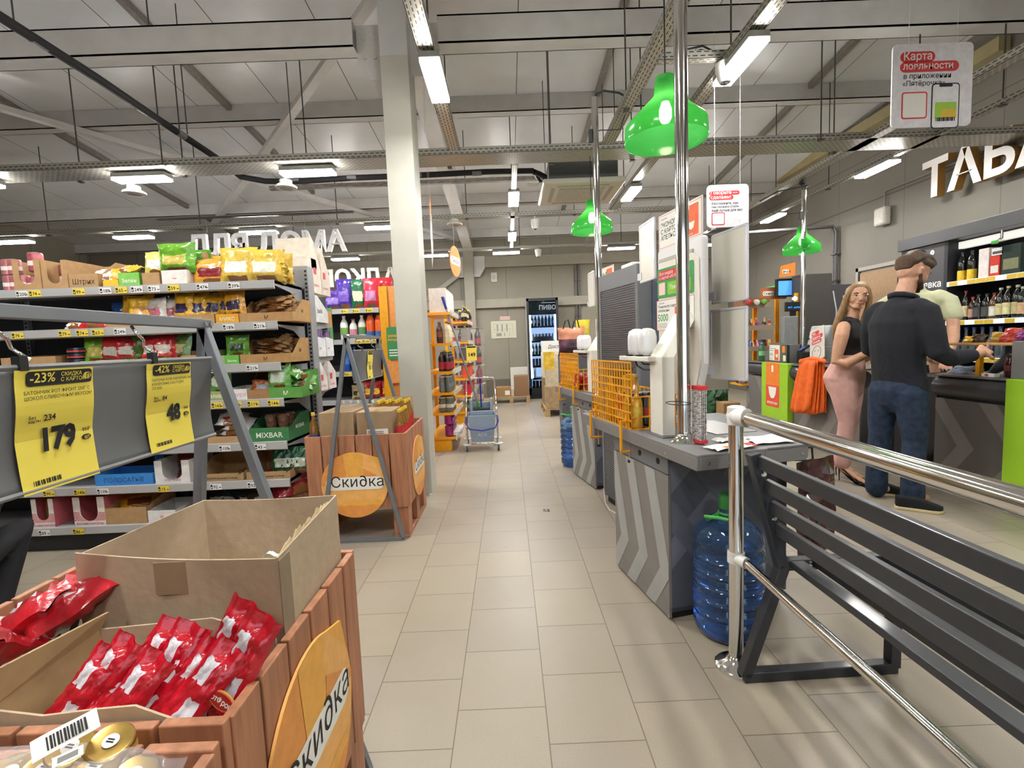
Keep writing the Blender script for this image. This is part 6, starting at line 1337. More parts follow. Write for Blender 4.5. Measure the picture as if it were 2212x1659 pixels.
# --- goods on the far face of the unit, seen past its end
def slant_carton(lab, x, y, z, w_, d, h, col, mark=None, cut=.45):
    r = thing('slanted_carton', lab, 'carton', (x, y, z)); m = MB(); m.prism([(0, 0), (d, 0), (d, h * cut), (d * .25, h), (0, h)], w_, 0, frame((-w_, 0, 0), (0, 1, 0), (0, 0, 1), (1, 0, 0))); m.build('box', card(col), r)
    m = MB(); Ms = frame((.0008, d * .18, h * .35), (0, 1, 0), (0, 0, 1), (1, 0, 0))
    if mark == 'badge': m.prism(rrect(0, 0, d * .3, d * .3, .01), .0005, 0, Ms); m.text('коробка', d * .16, Ms @ T(-.01, -h * .22, 0), 0)
    else: m.text(mark or 'box', d * .2, Ms, 0, .02)
    m.build('print', plain('#d2565c' if mark == 'badge' else '#55555c'), r); return r
slant_carton('tall cream carton with a red badge, nearer one past the shelf end', -1.43, 3.62, LEV[0] - .02, .25, .17, .40, '#e6dccf', 'badge'); slant_carton('tall cream carton with a red badge, farther one past the shelf end', -1.43, 3.80, LEV[0] - .02, .25, .17, .36, '#e3d6c9', 'badge')
o = onebox('cream_carton', (-1.62, 3.55, 1.862), (-1.43, 3.72, 1.94), card('#e6dccf'), .003, label='cream carton with a red badge lying on the shelf upright', cat='carton')
slant_carton('white carton printed bank on the shelf past the unit end', -1.43, 3.62, LEV[1] + .02, .25, .26, .2, '#dcdcdc', 'bank')
for k in range(2): slant_carton('white carton of purple patterned packs, %s past the unit end' % ('nearer' if k == 0 else 'farther'), -1.43, 3.63 + .17 * k, LEV[2] + .02, .25, .155, .15, '#e2e2e4', '==', .9)
for k in range(8): onebox('slim_pack', (-1.44 - .03 * (k % 4) - .025, 3.66 + .17 * (k // 4), LEV[2] + .10), (-1.44 - .03 * (k % 4), 3.76 + .17 * (k // 4), LEV[2] + .23), mat('#6a5a86', .4, 0, .2, .6, 30), 0, label='slim purple and white pack in the white cartons past the unit end', cat='pack', group='slim purple packs')
slant_carton('white carton with red lettering on the lower shelf past the unit end', -1.43, 3.62, LEV[3] - .01, .25, .15, .22, '#e6e2de', 'badge'); slant_carton('white and red carton behind it on the lower shelf past the unit end', -1.43, 3.80, LEV[3] - .01, .25, .16, .22, '#e2d8d6', 'badge', .6)
# ================================================================ DISPLAY FRAMES WITH HANGING BOARDS
FR = mat('#75797e', .4, .2, 0, .04, 12)
YT = [plain('#ecd95a', .75), INK]
def card_map(mb, fn):
    mb.v = [fn(*p) for p in mb.v]; return mb
def price_card(parent, pct, lines, old, big, y0, w_, ztop, h, curve, lab=None):
    """yellow price sheet following the board's curve; drawn in (s, t) = (along board, height)"""
    n = MB(); n.grid(lambda s, t: (s * w_, t * h, 0), 6, 14, 0)
    def P(x0, y0_, x1, y1, mi, e=.0015, r_=.006): n.prism(rrect(x0 * w_, y0_ * h, x1 * w_, y1 * h, r_ * w_ / .15, 3), .0003, mi, T(0, 0, e))
    t = lambda s, x, y, k, mi, b=.02, sx=1.: n.text(s, k * w_, T(x * w_, y * h, .0035), mi, b, 'LEFT', 0, sx)
    P(.12, .865, .97, .985, 1); t(pct, .15, .895, .155, 0, .012); t('СКИДКА', .53, .935, .066, 0, .012); t('С КАРТОЙ', .53, .89, .066, 0, .012); P(.84, .895, .95, .955, 0, .0028); n.text('П', .08 * w_, T(.87 * w_, .905 * h, .0045), 1, .02)
    for k, s in enumerate(lines): t(s, .07, .80 - .045 * k, .056, 1, .008)
    t('Без', .12, .60, .05, 1); t('карты', .12, .57, .05, 1); t(old, .30, .575, .10, 1, .02)
    t(big, .24 if len(big) > 2 else .42, .33, .36 if len(big) > 2 else .34, 1, .05, .9); t('99₽', .82 , .42, .07, 1, .01); P(.82, .345, .95, .39, 1); t('ШТ.', .84, .353, .05, 0, .02)
    for k in range(16): n.prism([((.13 + k * .022) * w_, .055 * h), ((.136 + k * .022 + .006 * (k % 3)) * w_, .055 * h), ((.136 + k * .022 + .006 * (k % 3)) * w_, .095 * h), ((.13 + k * .022) * w_, .095 * h)], .0002, 1, T(0, 0, .0006))
    # subdivide long prints so they follow the curve
    card_map(n, lambda x, y, z: (curve((y / h)) + .0045 + z + .003 * abs(math.sin(y / h * 7)), y0 + x, ztop - h + y))
    return n.build('price_card', YT, parent, smooth=False)
def a_frame(lab, loc, footL, footR, cards, board_h=.205, L=.75):
    r = thing('board_stand', lab, 'board stand', loc); H = 1.335; b = .024
    m = MB(); m.bar((0, -.02, H), (0, L + .02, H), b, b); m.build('top_bar', FR, r, bevel=.002)
    for y in (0, L):
        for fx in (footL, footR):
            m = MB(); m.bar((0, y, H - .012), (fx, y, .012), b, b, 0, (0, 1, 0)); 
            m.build('leg', FR, r, bevel=.002)
        m = MB(); m.bar((footL, y, .012), (footR, y, .012), b, b); m.build('base_bar', FR, r, bevel=.002)
        m = MB()
        for k in range(2): m.lathe([(.007, 0), (.007, .005)], 8, 0, T(.012, y - .012 + k * .024, H) @ RY(PI / 2))
        m.build('bolt', CHROME, r)
    zt = 1.243
    curve = lambda t: .012 + .030 * math.cos((1 - t) * PI * .9 + .2) * .6 + .028 * (1 - t) ** 2
    m = MB(); m.grid(lambda s, t: (curve(t), .03 + s * (L - .06), zt - board_h + t * board_h), 2, 16)
    bd = m.build('hanging_board', mat('#6c6e70', .35, 0, .1, .04, 10), r, solid=.003, smooth='all')
    m = MB(); m.tube([(curve(1), .03, zt), (curve(1), L - .03, zt)], .005, 6); m.tube([(curve(0), .03, zt - board_h), (curve(0), L - .03, zt - board_h)], .005, 6); m.build('board_edge', mat('#7d7f82', .3), bd)
    for y in ((.20, .52) if L < 1 else (.91, 1.20)):
        m = MB(); m.tube([(0, y, H - .015), (.012, y - .004, H - .03), (.014, y + .012, H - .045), (.0, y + .03, H - .06), (curve(1), y + .028, zt + .012), (curve(1), y + .015, zt + .004)], .0032, 8); m.build('hook', CHROME, r, smooth='all')
        m = MB(); m.box((curve(1) - .006, y + .004, zt - .006), (curve(1) + .008, y + .018, zt + .018)); m.build('clip', BLACK, r)
    for c in cards: price_card(r, *c, curve)
    return r
a_frame('grey steel frame over the front crates holding the board with prices 179 and 48', (-.82, -.14, 0), -.155, .36,
        [('-23%', ('БАТОНЧИК РОТ ФРОНТ 250Г С', 'ШОКОЛ.СЛИВОЧНЫМ ВКУСОМ'), '234', '179', .905, .145, 1.238, .205), ('-42%', ('ПАЛОЧКИ КУЗЯ ЛАКОМКИН 140Г', 'КУКУРУЗНЫЕ САХ.ПУДРА', 'СЛ.ЗАВ.'), '84', '48', .1185 + 1.066, .145, 1.236, .197)], .205, 1.45)
a_frame('grey steel frame over the farther crate with one narrow price card', (-1.015, 3.03, 0), -.245, .288, [('-10%', ('МАСЛО',), '9', '8', .33, .13, 1.236, .2)])
# ================================================================ WOODEN CRATES
WOOD = mat('#b0795a', .55, 0, 0, .18, 5, .12, stretch=(9, 9, .8)); WOODH = mat('#b0795a', .55, 0, 0, .18, 5, .12, stretch=(.8, 9, 9))
def crate(lab, x0, x1, y0, y1, disc_front=False, disc_side=None, top=.70, bot=.21):
    r = thing('wooden_crate', lab, 'crate', (x0, y0, 0)); w_ = x1 - x0; d = y1 - y0; t = .018
    def planks(n, l, fn, mbname):
        for k in range(n):
            a = l * k / n + .004; b = l * (k + 1) / n - .004; m = MB(); fn(m, a, b); m.build(mbname, WOOD, r, bevel=.0025)
    nx = max(5, round(w_ / .105)); ny = max(5, round(d / .105))
    planks(nx, w_, lambda m, a, b: m.box((a, 0, bot), (b, t, top - random.uniform(0, .004))), 'plank'); planks(nx, w_, lambda m, a, b: m.box((a, d - t, bot), (b, d, top)), 'plank')
    planks(ny, d, lambda m, a, b: m.box((w_ - t, max(a, t), bot), (w_, min(b, d - t), top - random.uniform(0, .004))), 'plank'); planks(ny, d, lambda m, a, b: m.box((0, max(a, t), bot), (t, min(b, d - t), top)), 'plank')
    m = MB(); m.box((t, t, bot + .1), (w_ - t, d - t, bot + .115)); m.build('bottom_board', WOODH, r)
    for x in (.01, w_ - .11):
        m = MB(); m.box((x, .012, .03), (x + .10, d - .012, .03 + .0)) if False else None
        for y in (.012, d / 2 - .05, d - .112): MB().box((x, y, .03), (x + .10, y + .10, bot)).build('foot', WOOD, r, bevel=.002)
        MB().box((x, .012, 0), (x + .10, d - .012, .03)).build('skid', WOODH, r, bevel=.002)
    DM = [mat('#e79b4e', .5), mat('#eeb04f', .5), PAPER, INK, mat('#f2b668', .5)]
    def disc(M):
        R = .215; pts = []
        for k in range(49):
            a = math.radians(66 + 318 * k / 48); pts.append((R * math.cos(a), R * math.sin(a)))
        pts.append((R * .80, R * .80)); dd = thing; m = MB(); sk = 0; m.prism(pts[:-1], .006, 4, M); m.prism([pts[0], pts[-2], pts[-1]], .006, 1, M)
        for (p, c) in (([(-R, .0), (-R * .2, 0), (-R * .3, R), (-R, R)], 0), ([(R * .25, -.0), (R * .3, R * .5), (R, R * .1), (R, 0)], 0), ([(-.3 * R, -.1), (R, -.1), (R, -R), (-R, -R)], 1), ([(-R, -R * .62), (R, -R * .62), (R, -R), (-R, -R)], 0), ([(-R * .2, 0), (R * .22, 0), (R * .3, R), (-R * .3, R)], 1)):
            q = pts[:49]
            # clip disc polygon by convex stripe
            out = q
            A = sum(p[i - 1][0] * p[i][1] - p[i][0] * p[i - 1][1] for i in range(len(p))); pp_ = p if A > 0 else p[::-1]
            for i in range(len(pp_)):
                a_, b_ = pp_[i - 1], pp_[i]; nw = []
                sd = lambda z_: (b_[0] - a_[0]) * (z_[1] - a_[1]) - (b_[1] - a_[1]) * (z_[0] - a_[0])
                for j in range(len(out)):
                    u_, v_ = out[j - 1], out[j]; su, sv = sd(u_), sd(v_)
                    if (su >= 0) != (sv >= 0): tt = su / (su - sv); nw.append((u_[0] + (v_[0] - u_[0]) * tt, u_[1] + (v_[1] - u_[1]) * tt))
                    if sv >= 0: nw.append(v_)
                out = nw
                if len(out) < 3: break
            if len(out) > 2: sk += 1; m.prism(out, .0003, c, M @ T(0, 0, .006 + .0003 * sk))
        m.prism(rrect(-R * .86, -.03, R * .9, .054, .041), .0004, 2, M @ T(0, 0, .0082)); m.text('Ски∂ка', .098, M @ T(-R * .72, -.010, .0092), 3, .0)
        m.build('sale_disc', DM, r)
    if disc_front: disc(frame((.312, -.008, .375), (1, 0, 0), (0, 0, 1), (0, -1, 0)))
    if disc_side: disc(frame((w_ + .002, disc_side[0], disc_side[1]), (0, 1, 0), (0, 0, 1), (1, 0, 0)))
    return r
crate('slatted wooden crate with an orange sale disc holding sweets, in the foreground', -1.19, -.445, .675, 1.285, False, (.275, .42)); crate('slatted wooden crate with jars at the bottom left corner, nearest the viewer', -1.19, -.432, -.05, .645)
crate('slatted wooden crate with oil cartons beside the column', -1.34, -.685, 3.055, 3.72, True, (.36, .40))
# ---- open carton and tray of sweets in the near crate
BX = mat('#bda98f', .85, 0, 0, .05, 40, .15); BXI = mat('#9c8468', .85, 0, 0, .06, 30, .1); TORN = mat('#d9c39a', .9, 0, 0, .1, 60, .4)
r = thing('open_carton', 'large open brown carton with a torn edge standing in the near crate', 'carton', (-.66, 1.09, .56)); FRp = (-.465, .905); BRp = (-.470, 1.245); BLp = (-.815, 1.235); FLp = (-.905, .955); z0, z1 = .56, .868
def L2(p, z): return (p[0] + .66, p[1] - 1.09, z - .56)
def wall(mb, a, b, ha, hb, t=.004, mi=0, sag=0., n=10):
    a_ = Vector(L2(a, 0)); b_ = Vector(L2(b, 0)); nn = Vector((-(b_ - a_).y, (b_ - a_).x, 0)).normalized() * t
    for k in range(n):
        q0 = k / n; q1 = (k + 1) / n; p0 = a_.lerp(b_, q0); p1 = a_.lerp(b_, q1); s0 = sag * math.sin(q0 * PI); s1 = sag * math.sin(q1 * PI); h0 = ha + (hb - ha) * q0 - s0; h1 = ha + (hb - ha) * q1 - s1
        vs = [(p0.x, p0.y, 0), (p1.x, p1.y, 0), (p1.x, p1.y, h1 - z0), (p0.x, p0.y, h0 - z0)]; v2 = [(x + nn.x, y + nn.y, z) for x, y, z in vs]
        mb.add(vs + v2, [(0, 1, 2, 3), (7, 6, 5, 4), (3, 2, 6, 7), (0, 3, 7, 4), (1, 5, 6, 2)], mi)
m = MB(); wall(m, FLp, FRp, .858, .85, sag=.008); wall(m, FRp, BRp, .852, .868); wall(m, BRp, BLp, .868, .872, sag=.004); wall(m, BLp, FLp, .872, .852); m.add([L2(p, .562) for p in (FLp, FRp, BRp, BLp)], [(0, 1, 2, 3)]); m.build('box', BX, r)
m = MB(); rr = random.Random(5); a_ = Vector(L2((-.4645, .92), 0)); b_ = Vector(L2((-.4695, 1.19), 0)); n = 26
prev = None
for k in range(n + 1):
    q = k / n; p = a_.lerp(b_, q); zt = .8525 + .0155 * q - z0; lo = zt - .002; hi = zt + rr.random() * .016 * (1 - abs(2 * q - 1) ** 3)
    cur = [(p.x - .004, p.y, lo), (p.x - .005, p.y, hi)]
    if prev: m.add([prev[0], cur[0], cur[1], prev[1]], [(0, 1, 2, 3)])
    prev = cur
m.build('torn_edge', TORN, r, solid=.0015)
m = MB(); m.box(L2((-.4625, .90), .56), L2((-.4605, .945), .848)); m.build('glue_flap', mat('#93806a', .8), r)
m = MB(); c = Vector(L2((-.69, .9295), .83)); m.box((c.x - .035, c.y - .0025, c.z - .055), (c.x + .03, c.y - .0005, c.z + .012)); m.build('tape', mat('#9a8268', .35, 0, .3, .03), r)
m = MB(); m.grid(lambda s, t: (.155 + .03 * s - .16 * 0 + .0, -.165 + .012 * t, .285 + .006 * math.sin(s * 5) + .006 * s), 4, 2); m.build('paper_label', mat('#c7ddd4', .5), r, solid=.001)
r = thing('sweets_tray', 'low brown carton tray with wavy torn walls full of red sweet bags', 'carton', (-.68, .79, .62)); TZ = .62
def L3(x, y, z): return (x + .68, y - .79, z - TZ)
m = MB(); P_ = lambda pts, y: [L3(x, y, z) for x, z in pts]
fw = [(-0.83, .72), (-0.7426, .705), (-0.6587, .712), (-0.5993, .715), (-0.5609, .698), (-0.5224, .682), (-0.47, .675)]; bw = [(-0.8055, .735), (-0.6867, .742), (-0.5888, .748), (-0.5504, .735), (-0.5259, .72), (-0.47, .70)]
for pts, y, t in ((fw, .700, .004), (bw, .885, -.004)):
    for (xa, za), (xb, zb) in zip(pts, pts[1:]):
        m.add([L3(xa, y, TZ), L3(xb, y, TZ), L3(xb, y, zb), L3(xa, y, za), L3(xa, y + t, TZ), L3(xb, y + t, TZ), L3(xb, y + t, zb), L3(xa, y + t, za)], [(0, 1, 2, 3), (7, 6, 5, 4), (3, 2, 6, 7), (0, 3, 7, 4), (1, 5, 6, 2)])
m.add([L3(-0.83, .70, TZ), L3(-0.47, .70, TZ), L3(-0.47, .885, TZ), L3(-0.8055, .885, TZ)], [(0, 1, 2, 3)]); m.build('box', BX, r)
m = MB(); m.add([L3(-0.83, .70, .715), L3(-0.8055, .885, .735), L3(-0.7916, .89, .765), L3(-0.823, .70, .775)], [(0, 1, 2, 3)]); m.add([L3(-0.83, .70, TZ), L3(-0.8055, .885, TZ), L3(-0.8055, .885, .735), L3(-0.83, .70, .72)], [(0, 1, 2, 3)]); m.build('side_flap', mat('#ad946c', .85, 0, 0, .06, 30), r, solid=.004)
RW = film('#c8182c', .12)
def sweet_bag(lab, x, y, z, ry, rz, rx, s=1., group=None, logo=False):
    key = ('sw', logo)
    if key not in _bagm:
        f = lambda sx, t, fr: 1 if ((.18 < sx < .52 and .62 < t < .84) or (.45 < sx < .82 and .30 < t < .52) or (.10 < sx < .34 and .06 < t < .24)) else (2 if (t < .1 and sx > .4) else 0)
        rt = thing('sweet_bag', lab, 'sweet bag', (0, 0, 0)); bagmesh(.082, .22, .034, 300 + logo, 24, 16, .005, .13, zones=f).build('wrapper', [RW, film('#e4e2ea', .04), film('#2a1c1c')], rt, smooth='all')
        if logo:
            m = MB(); E = [(.028 * math.cos(k * PI / 12), .014 * math.sin(k * PI / 12)) for k in range(24)]; Ml = T(.014, -.031, .075) @ RX(PI / 2 - .06); m.prism(E, .004, 0, Ml); m.prism([(a * .9, b * .84) for a, b in E], .0012, 1, Ml @ T(0, 0, .004)); m.text('РотФронт', .0125, Ml @ T(0, -.004, .0056), 2, .02, 'CENTER'); m.build('logo_badge', [mat('#d99a52', .4), mat('#a8241f', .4), PAPER], rt)
        _bagm[key] = rt; o = rt
    else: o = dup(_bagm[key])
    o.location = (x, y, z); o.rotation_euler = (rx, ry, rz); o.scale = (s, s, s); o['label'] = lab
    if group: o['group'] = group
    elif 'group' in o: del o['group']
    return o
SW = [(-.79, .73, .625, .55), (-.755, .745, .632, .5), (-.72, .755, .632, .5), (-.685, .765, .636, .48), (-.74, .712, .62, .6), (-.70, .715, .625, .55), (-.66, .725, .628, .6), (-.645, .75, .636, .45), (-.62, .73, .628, .55)]
for k, (x, y, z, ry) in enumerate(SW): sweet_bag('red sweet bag with white patches in the leaning row of the low tray', x - .0, y, z - .005, ry + random.uniform(-.1, .1), -.25 + random.uniform(-.15, .15), -.55 + random.uniform(-.12, .12), .8, 'red sweet bags in the row')
sweet_bag('red sweet bag with an oval badge standing tallest near the big carton', -.575, .80, .628, .42, -.30, -.28, .92, None, True); sweet_bag('red sweet bag with an oval badge nearest the right edge of the crate', -.53, .762, .622, .42, -.28, -.3, .92, None, True)
sweet_bag('red sweet bag lying in front of the two badge bags', -.60, .722, .622, .62, -.3, -.5, .85)
# ---- white tray with larger red bags on the left
r = thing('white_tray', 'white cardboard tray with a black letter full of red bags at the left', 'carton', (-.868, .74, .60), .22)
m = MB(); m.box((-.27, -.06, 0), (0, .26, .004)); m.box((-.004, -.06, 0), (0, .26, .14)); m.box((-.27, -.06, 0), (-.266, .26, .12)); m.box((-.27, .256, 0), (0, .26, .12)); m.box((-.27, -.06, 0), (0, -.056, .12)); m.build('box', card('#dcdcda'), r)
m = MB(); m.text('к', .16, frame((.0006, .14, .025), (0, 1, 0), (0, 0, 1), (1, 0, 0)), 0, .03); m.build('letter', INK, r)
for k in range(9):
    bag('large red and white sweet bag heaped in the white tray', -1.02 + .065 * (k % 3 - 1), .74 + .075 * (k // 3) + .02 * (k % 2), .66 + .022 * (k % 3) + .016 * (k // 3), .16, .15, .06, '#c9202e', '#e6e2e6', .7 * k, -1.15 + .15 * (k % 2), 'large red bags in the white tray')
# ---- jars wrapped in film, nearest crate
def jar(lab, x, y, z, tilt, group=None):
    r = thing('glass_jar', lab, 'jar', (x, y, z), 0, group, rot=tilt); MB().lathe([(.036, 0), (.040, .006), (.040, .075), (.034, .088), (.034, .092)], 24).build('glass', mat('#c3a044', .1, 0, .5, .15, 20), r, smooth=True); MB().lathe([(.034, .090), (.0385, .090), (.0385, .101), (.036, .104), (.030, .1025), (.001, .1025)], 28).build('lid', mat('#c2a25a', .28, .85, 0, .06, 60), r, smooth=True)
    m = MB().prism(circle(.014, 20), .0005, 0, T(0, 0, .1043)); m.prism([(-.007, -.004), (.007, -.004), (.007, -.001), (-.007, -.001)], .0003, 1, T(0, 0, .1048)); m.prism([(-.007, .001), (.006, .001), (.006, .004), (-.007, .004)], .0003, 1, T(0, 0, .1048)); m.build('lid_sticker', [PAPER, INK], r); return r
for k, (px, py, dz) in enumerate(((240, 1600, 0), (152, 1612, -.004), (205, 1652, -.012), (95, 1660, -.02), (290, 1672, -.03), (20, 1668, -.02))):
    p = atz(px, py, .72 + dz); n_ = Vector((.2, -.25, 1)).normalized(); jr = jar(['gold lidded jar at the right of the film wrapped pack', 'gold lidded jar second from the right in the film', 'gold lidded jar at the bottom edge of the photo in the film', 'gold lidded jar half out of the photo in the film', 'gold lidded jar just below the frame in the film', 'gold lidded jar at the far left of the film pack'][k], p.x - .074 * n_.x, p.y - .074 * n_.y, p.z - .074 * n_.z, (.25, .2, 0)); jr.scale = (.72,) * 3
FILM = bpy.data.materials.new('shrink_film'); FILM.use_nodes = True; nt, b = nodes(FILM); mx = nt.nodes.new('ShaderNodeMixShader'); tp = nt.nodes.new('ShaderNodeBsdfTransparent'); b.inputs['Roughness'].default_value = .12; b.inputs['Base Color'].default_value = (.85, .83, .85, 1); mx.inputs[0].default_value = .22; nt.links.new(tp.outputs[0], mx.inputs[1]); nt.links.new(b.outputs[0], mx.inputs[2]); nt.links.new(mx.outputs[0], nt.nodes['Material Output'].inputs[0])
rr = random.Random(9)
m = MB().grid(lambda s, t: (-.83 + .36 * s, .47 + .165 * t, .690 + .045 * math.sin(min(1, s * 1.15) * PI) ** .4 * math.sin(min(1, .15 + t * .8) * PI) ** .5 + .012 * math.sin(s * 21) * math.sin(t * 13) + .006 * rr.random()), 26, 14)
m.build('shrink_film', FILM, None, smooth='all', label='clear crinkled shrink film over the gold lidded jars', cat='film')
m = MB(); m.grid(lambda s, t: (s * .068, t * .03, .001 * math.sin(s * 6)), 6, 2); 
for k in range(12): m.prism([(.015 + k * .0035, .005), (.0168 + k * .0035 + .0007 * (k % 2), .005), (.0168 + k * .0035 + .0007 * (k % 2), .024), (.015 + k * .0035, .024)], .0003, 1, T(0, 0, .0014))
p = atz(70, 1650, .74); m.build('barcode_label', [PAPER, INK], None, p, (.5, -.15, .75), label='white barcode label stuck on the shrink film', cat='label'); m = MB().box((0, 0, 0), (.03, .013, .001)); m.box((.005, .003, .001), (.025, .010, .0012), 1); m.build('barcode_label', [PAPER, mat('#8a8a88', .7)], None, atz(112, 1662, .745), (.5, -.1, .6), label='small white sticker on the shrink film next to the barcode label', cat='label')
# ---- cartons and oil bottles in the farther crate
r0 = dict(d=.3)
def closed_carton(lab, x0, x1, y0, y1, z0, z1, lbl=False, col='#a68c6c'):
    r = thing('closed_carton', lab, 'carton', ((x0 + x1) / 2, y0, z0)); onebox('box', (-(x1 - x0) / 2, 0, 0), ((x1 - x0) / 2, y1 - y0, z1 - z0), mat(col, .8, 0, 0, .05, 30, .08), .004, r)
    onebox('tape', (-.02, .001, z1 - z0 + .0002), (.02, y1 - y0 - .001, z1 - z0 + .001), mat('#b59b72', .3, 0, .3, 0), 0, r)
    if lbl: 
        m = MB(); m.prism(rrect(-.055, .09, .085, .165, .003), .0006, 0, FRONT); 
        for k in range(5): m.prism([(.0, .10 + k * .011), (.055, .10 + k * .011), (.055, .105 + k * .011), (.0, .105 + k * .011)], .0003, 1, T(0, -.0007, 0) @ FRONT)
        for k in range(6): m.prism([(-.045 + k * .006, .10), (-.042 + k * .006, .10), (-.042 + k * .006, .155), (-.045 + k * .006, .155)], .0003, 1, T(0, -.0007, 0) @ FRONT)
        m.build('shipping_label', [PAPER, mat('#77757a', .7)], r)
closed_carton('closed brown carton on the left in the farther crate', -1.255, -1.03, 3.11, 3.55, .56, .845); closed_carton('brown carton with a white shipping label in the farther crate', -1.01, -.775, 3.11, 3.36, .56, .84, True)
m = MB(); t = .004; m.box((-.99, 3.38, .56), (-.74, 3.64, .565)); m.box((-.99, 3.38, .56), (-.74, 3.384, .80)); m.box((-.99, 3.636, .56), (-.74, 3.64, .88)); m.box((-.744, 3.38, .56), (-.74, 3.64, .70)); m.box((-.99, 3.38, .56), (-.986, 3.64, .86)); m.build('open_carton', BX, None, label='open brown carton of oil bottles at the back of the farther crate', cat='carton')
for k in range(12):
    x = -.945 + .062 * (k % 4); y = 3.42 + .075 * (k // 4); bottle('yellow capped oil bottle with a red label in the open oil carton', (x, y, .566), .31, .03, 'oil', 'oil bottles in the farther crate', glass='#d0963e', cap='#e7c02c', label='#c8343a', lz=(.35, .62), clear=True)
for k in range(4): bottle('oil bottle with a yellow cap standing beside the labelled carton', (-.735 + .0 * k, 3.13 + .066 * k, .566), .28, .028, 'oil2', 'oil bottles beside the labelled carton', glass='#d0963e', cap='#e7c02c', label='#c8343a', lz=(.35, .62))
bottle('oil bottle with a blue label at the left edge of the farther crate', (-1.295, 3.12, .56), .29, .03, 'oil3', glass='#b5813a', cap='#e0c24a', label='#2c4a9a', lz=(.1, .5))
for k in range(6): MB().lathe([(.014, 0), (.016, .03), (.001, .034)], 10).build('white_cap', WHITE, None, (-1.24 + .035 * k, 3.585 + .012 * k, .80), smooth=True, label='white screw cap of a bottle behind the closed carton', cat='cap', group='white caps behind the carton') if False else None
for k in range(5): bottle('white capped bottle behind the closed carton in the farther crate', (-1.26 + .055 * k, 3.60, .565), .30, .025, 'wc', 'white capped bottles in the farther crate', glass='#d8cfae', cap='#ecebe8', label='#d6d2c2', clear=False)
# ================================================================ SECOND SHELF ROW
g2 = thing('shelf_gondola', 'household goods shelf unit with a yellow end post and orange end panel', 'shelf unit', (0, 0, 0))
X0, X1, Y2 = -6.5, -1.40, 5.40
m = MB(); m.box((X0, 5.85, .05), (X1, 5.87, 1.86)); m.build('back_panel', SHD, g2)
for z in (1.70, 1.36, 1.0, .68, .36):
    MB().box((X0, Y2, z - .02), (X1, 5.85, z)).build('shelf', SHG, g2); m = MB(); m.box((X0, Y2 - .015, z - .05), (X1 - .02, Y2, z + .005)); m.build('price_rail', RAIL, g2)
for px, z, t in ((748, 1.70, '99'), (772, 1.70, '429'), (800, 1.70, '389'), (772, 1.36, '149'), (790, 1.36, '189'), (812, 1.36, '199'), (745, 1.0, '85'), (770, 1.0, '79')):
    x = aty(px, 700, Y2).x; m = MB(); tagmesh(m, frame((x - .04, Y2 - .017, z - .046), (1, 0, 0), (0, 0, 1), (0, -1, 0)), t, 2, .08, .042); m.build('price_tag', TAGM, g2)
m = MB(); m.box((X1, Y2 - .05, 0), (X1 + .09, Y2 + .0, 1.93)); m.box((X1 + .01, Y2 - .056, 1.86), (X1 + .03, Y2 - .05, 1.88)); m.build('end_post', YEL, g2)
ORP = mat('#e79a52', .5); 
m = MB(); m.box((X1 + .09, Y2 - .03, .02), (X1 + .52, Y2 - .015, 1.93)); 
m.prism([(.05, .9), (.43, 1.5), (.43, 1.8), (.05, 1.25)], .001, 1, frame((X1 + .09, Y2 - .03, 0), (1, 0, 0), (0, 0, 1), (0, -1, 0)))
m.prism(rrect(.17, .95, .30, 1.80, .06), .0015, 2, frame((X1 + .09, Y2 - .03, 0), (1, 0, 0), (0, 0, 1), (0, -1, 0)))
Mx = frame((X1 + .09 + .27, Y2 - .032, 1.0), (0, 0, 1), (-1, 0, 0), (0, -1, 0)); m.text('Скидка', .2, Mx, 3, .015)
for z in (.35, .60): m.prism(rrect(.20, z, .30, z + .2, .02), .0015, 2, frame((X1 + .09, Y2 - .03, 0), (1, 0, 0), (0, 0, 1), (0, -1, 0))); m.prism([(.22, z + .04), (.28, z + .04), (.28, z + .16), (.22, z + .16)], .001, 3, frame((X1 + .09, Y2 - .0316, 0), (1, 0, 0), (0, 0, 1), (0, -1, 0)))
m.build('end_panel', [ORP, mat('#efb070', .5), PAPER, INK], g2)
r = thing('shelf_wobbler', 'green rounded shelf sign with orange words beside the yellow end post', 'sign', (-1.33, 5.31, 1.12)); Mw = frame((0, 0, 0), (1, 0, 0), (0, 0, 1), (0, -1, 0))
m = MB(); m.prism(rrect(0, 0, .14, .36, .025), .003, 0, Mw); m.build('card', plain('#3f8a52'), r); m = MB(); m.text('успей', .04, Mw @ T(.015, .25, .0035), 0, .03); m.text('выгодно', .032, Mw @ T(.01, .21, .0035), 0, .03)
for k in range(3): m.prism([(.02, .10 - k * .03), (.11, .10 - k * .03), (.11, .112 - k * .03), (.02, .112 - k * .03)], .0006, 1, Mw @ T(0, 0, .003))
m.build('lettering', [plain('#f0a23a'), PAPER], r)
o = onebox('orange_banner', (-1.335, 5.315, .86), (-1.21, 5.322, 1.11), ORP, 0, label='orange paper strip hanging below the green shelf sign', cat='banner')
r = thing('shelf_wobbler', 'narrow green and brown shelf strip at the left of the household shelves', 'sign', (-2.0, 5.379, 1.32)); MB().box((0, 0, 0), (.06, .004, .40)).build('strip', plain('#4f8a50'), r); MB().box((.004, -.002, .18), (.056, 0, .36)).build('picture', plain('#b07a44'), r)
XG = lambda px: aty(px, 700, 5.45).x
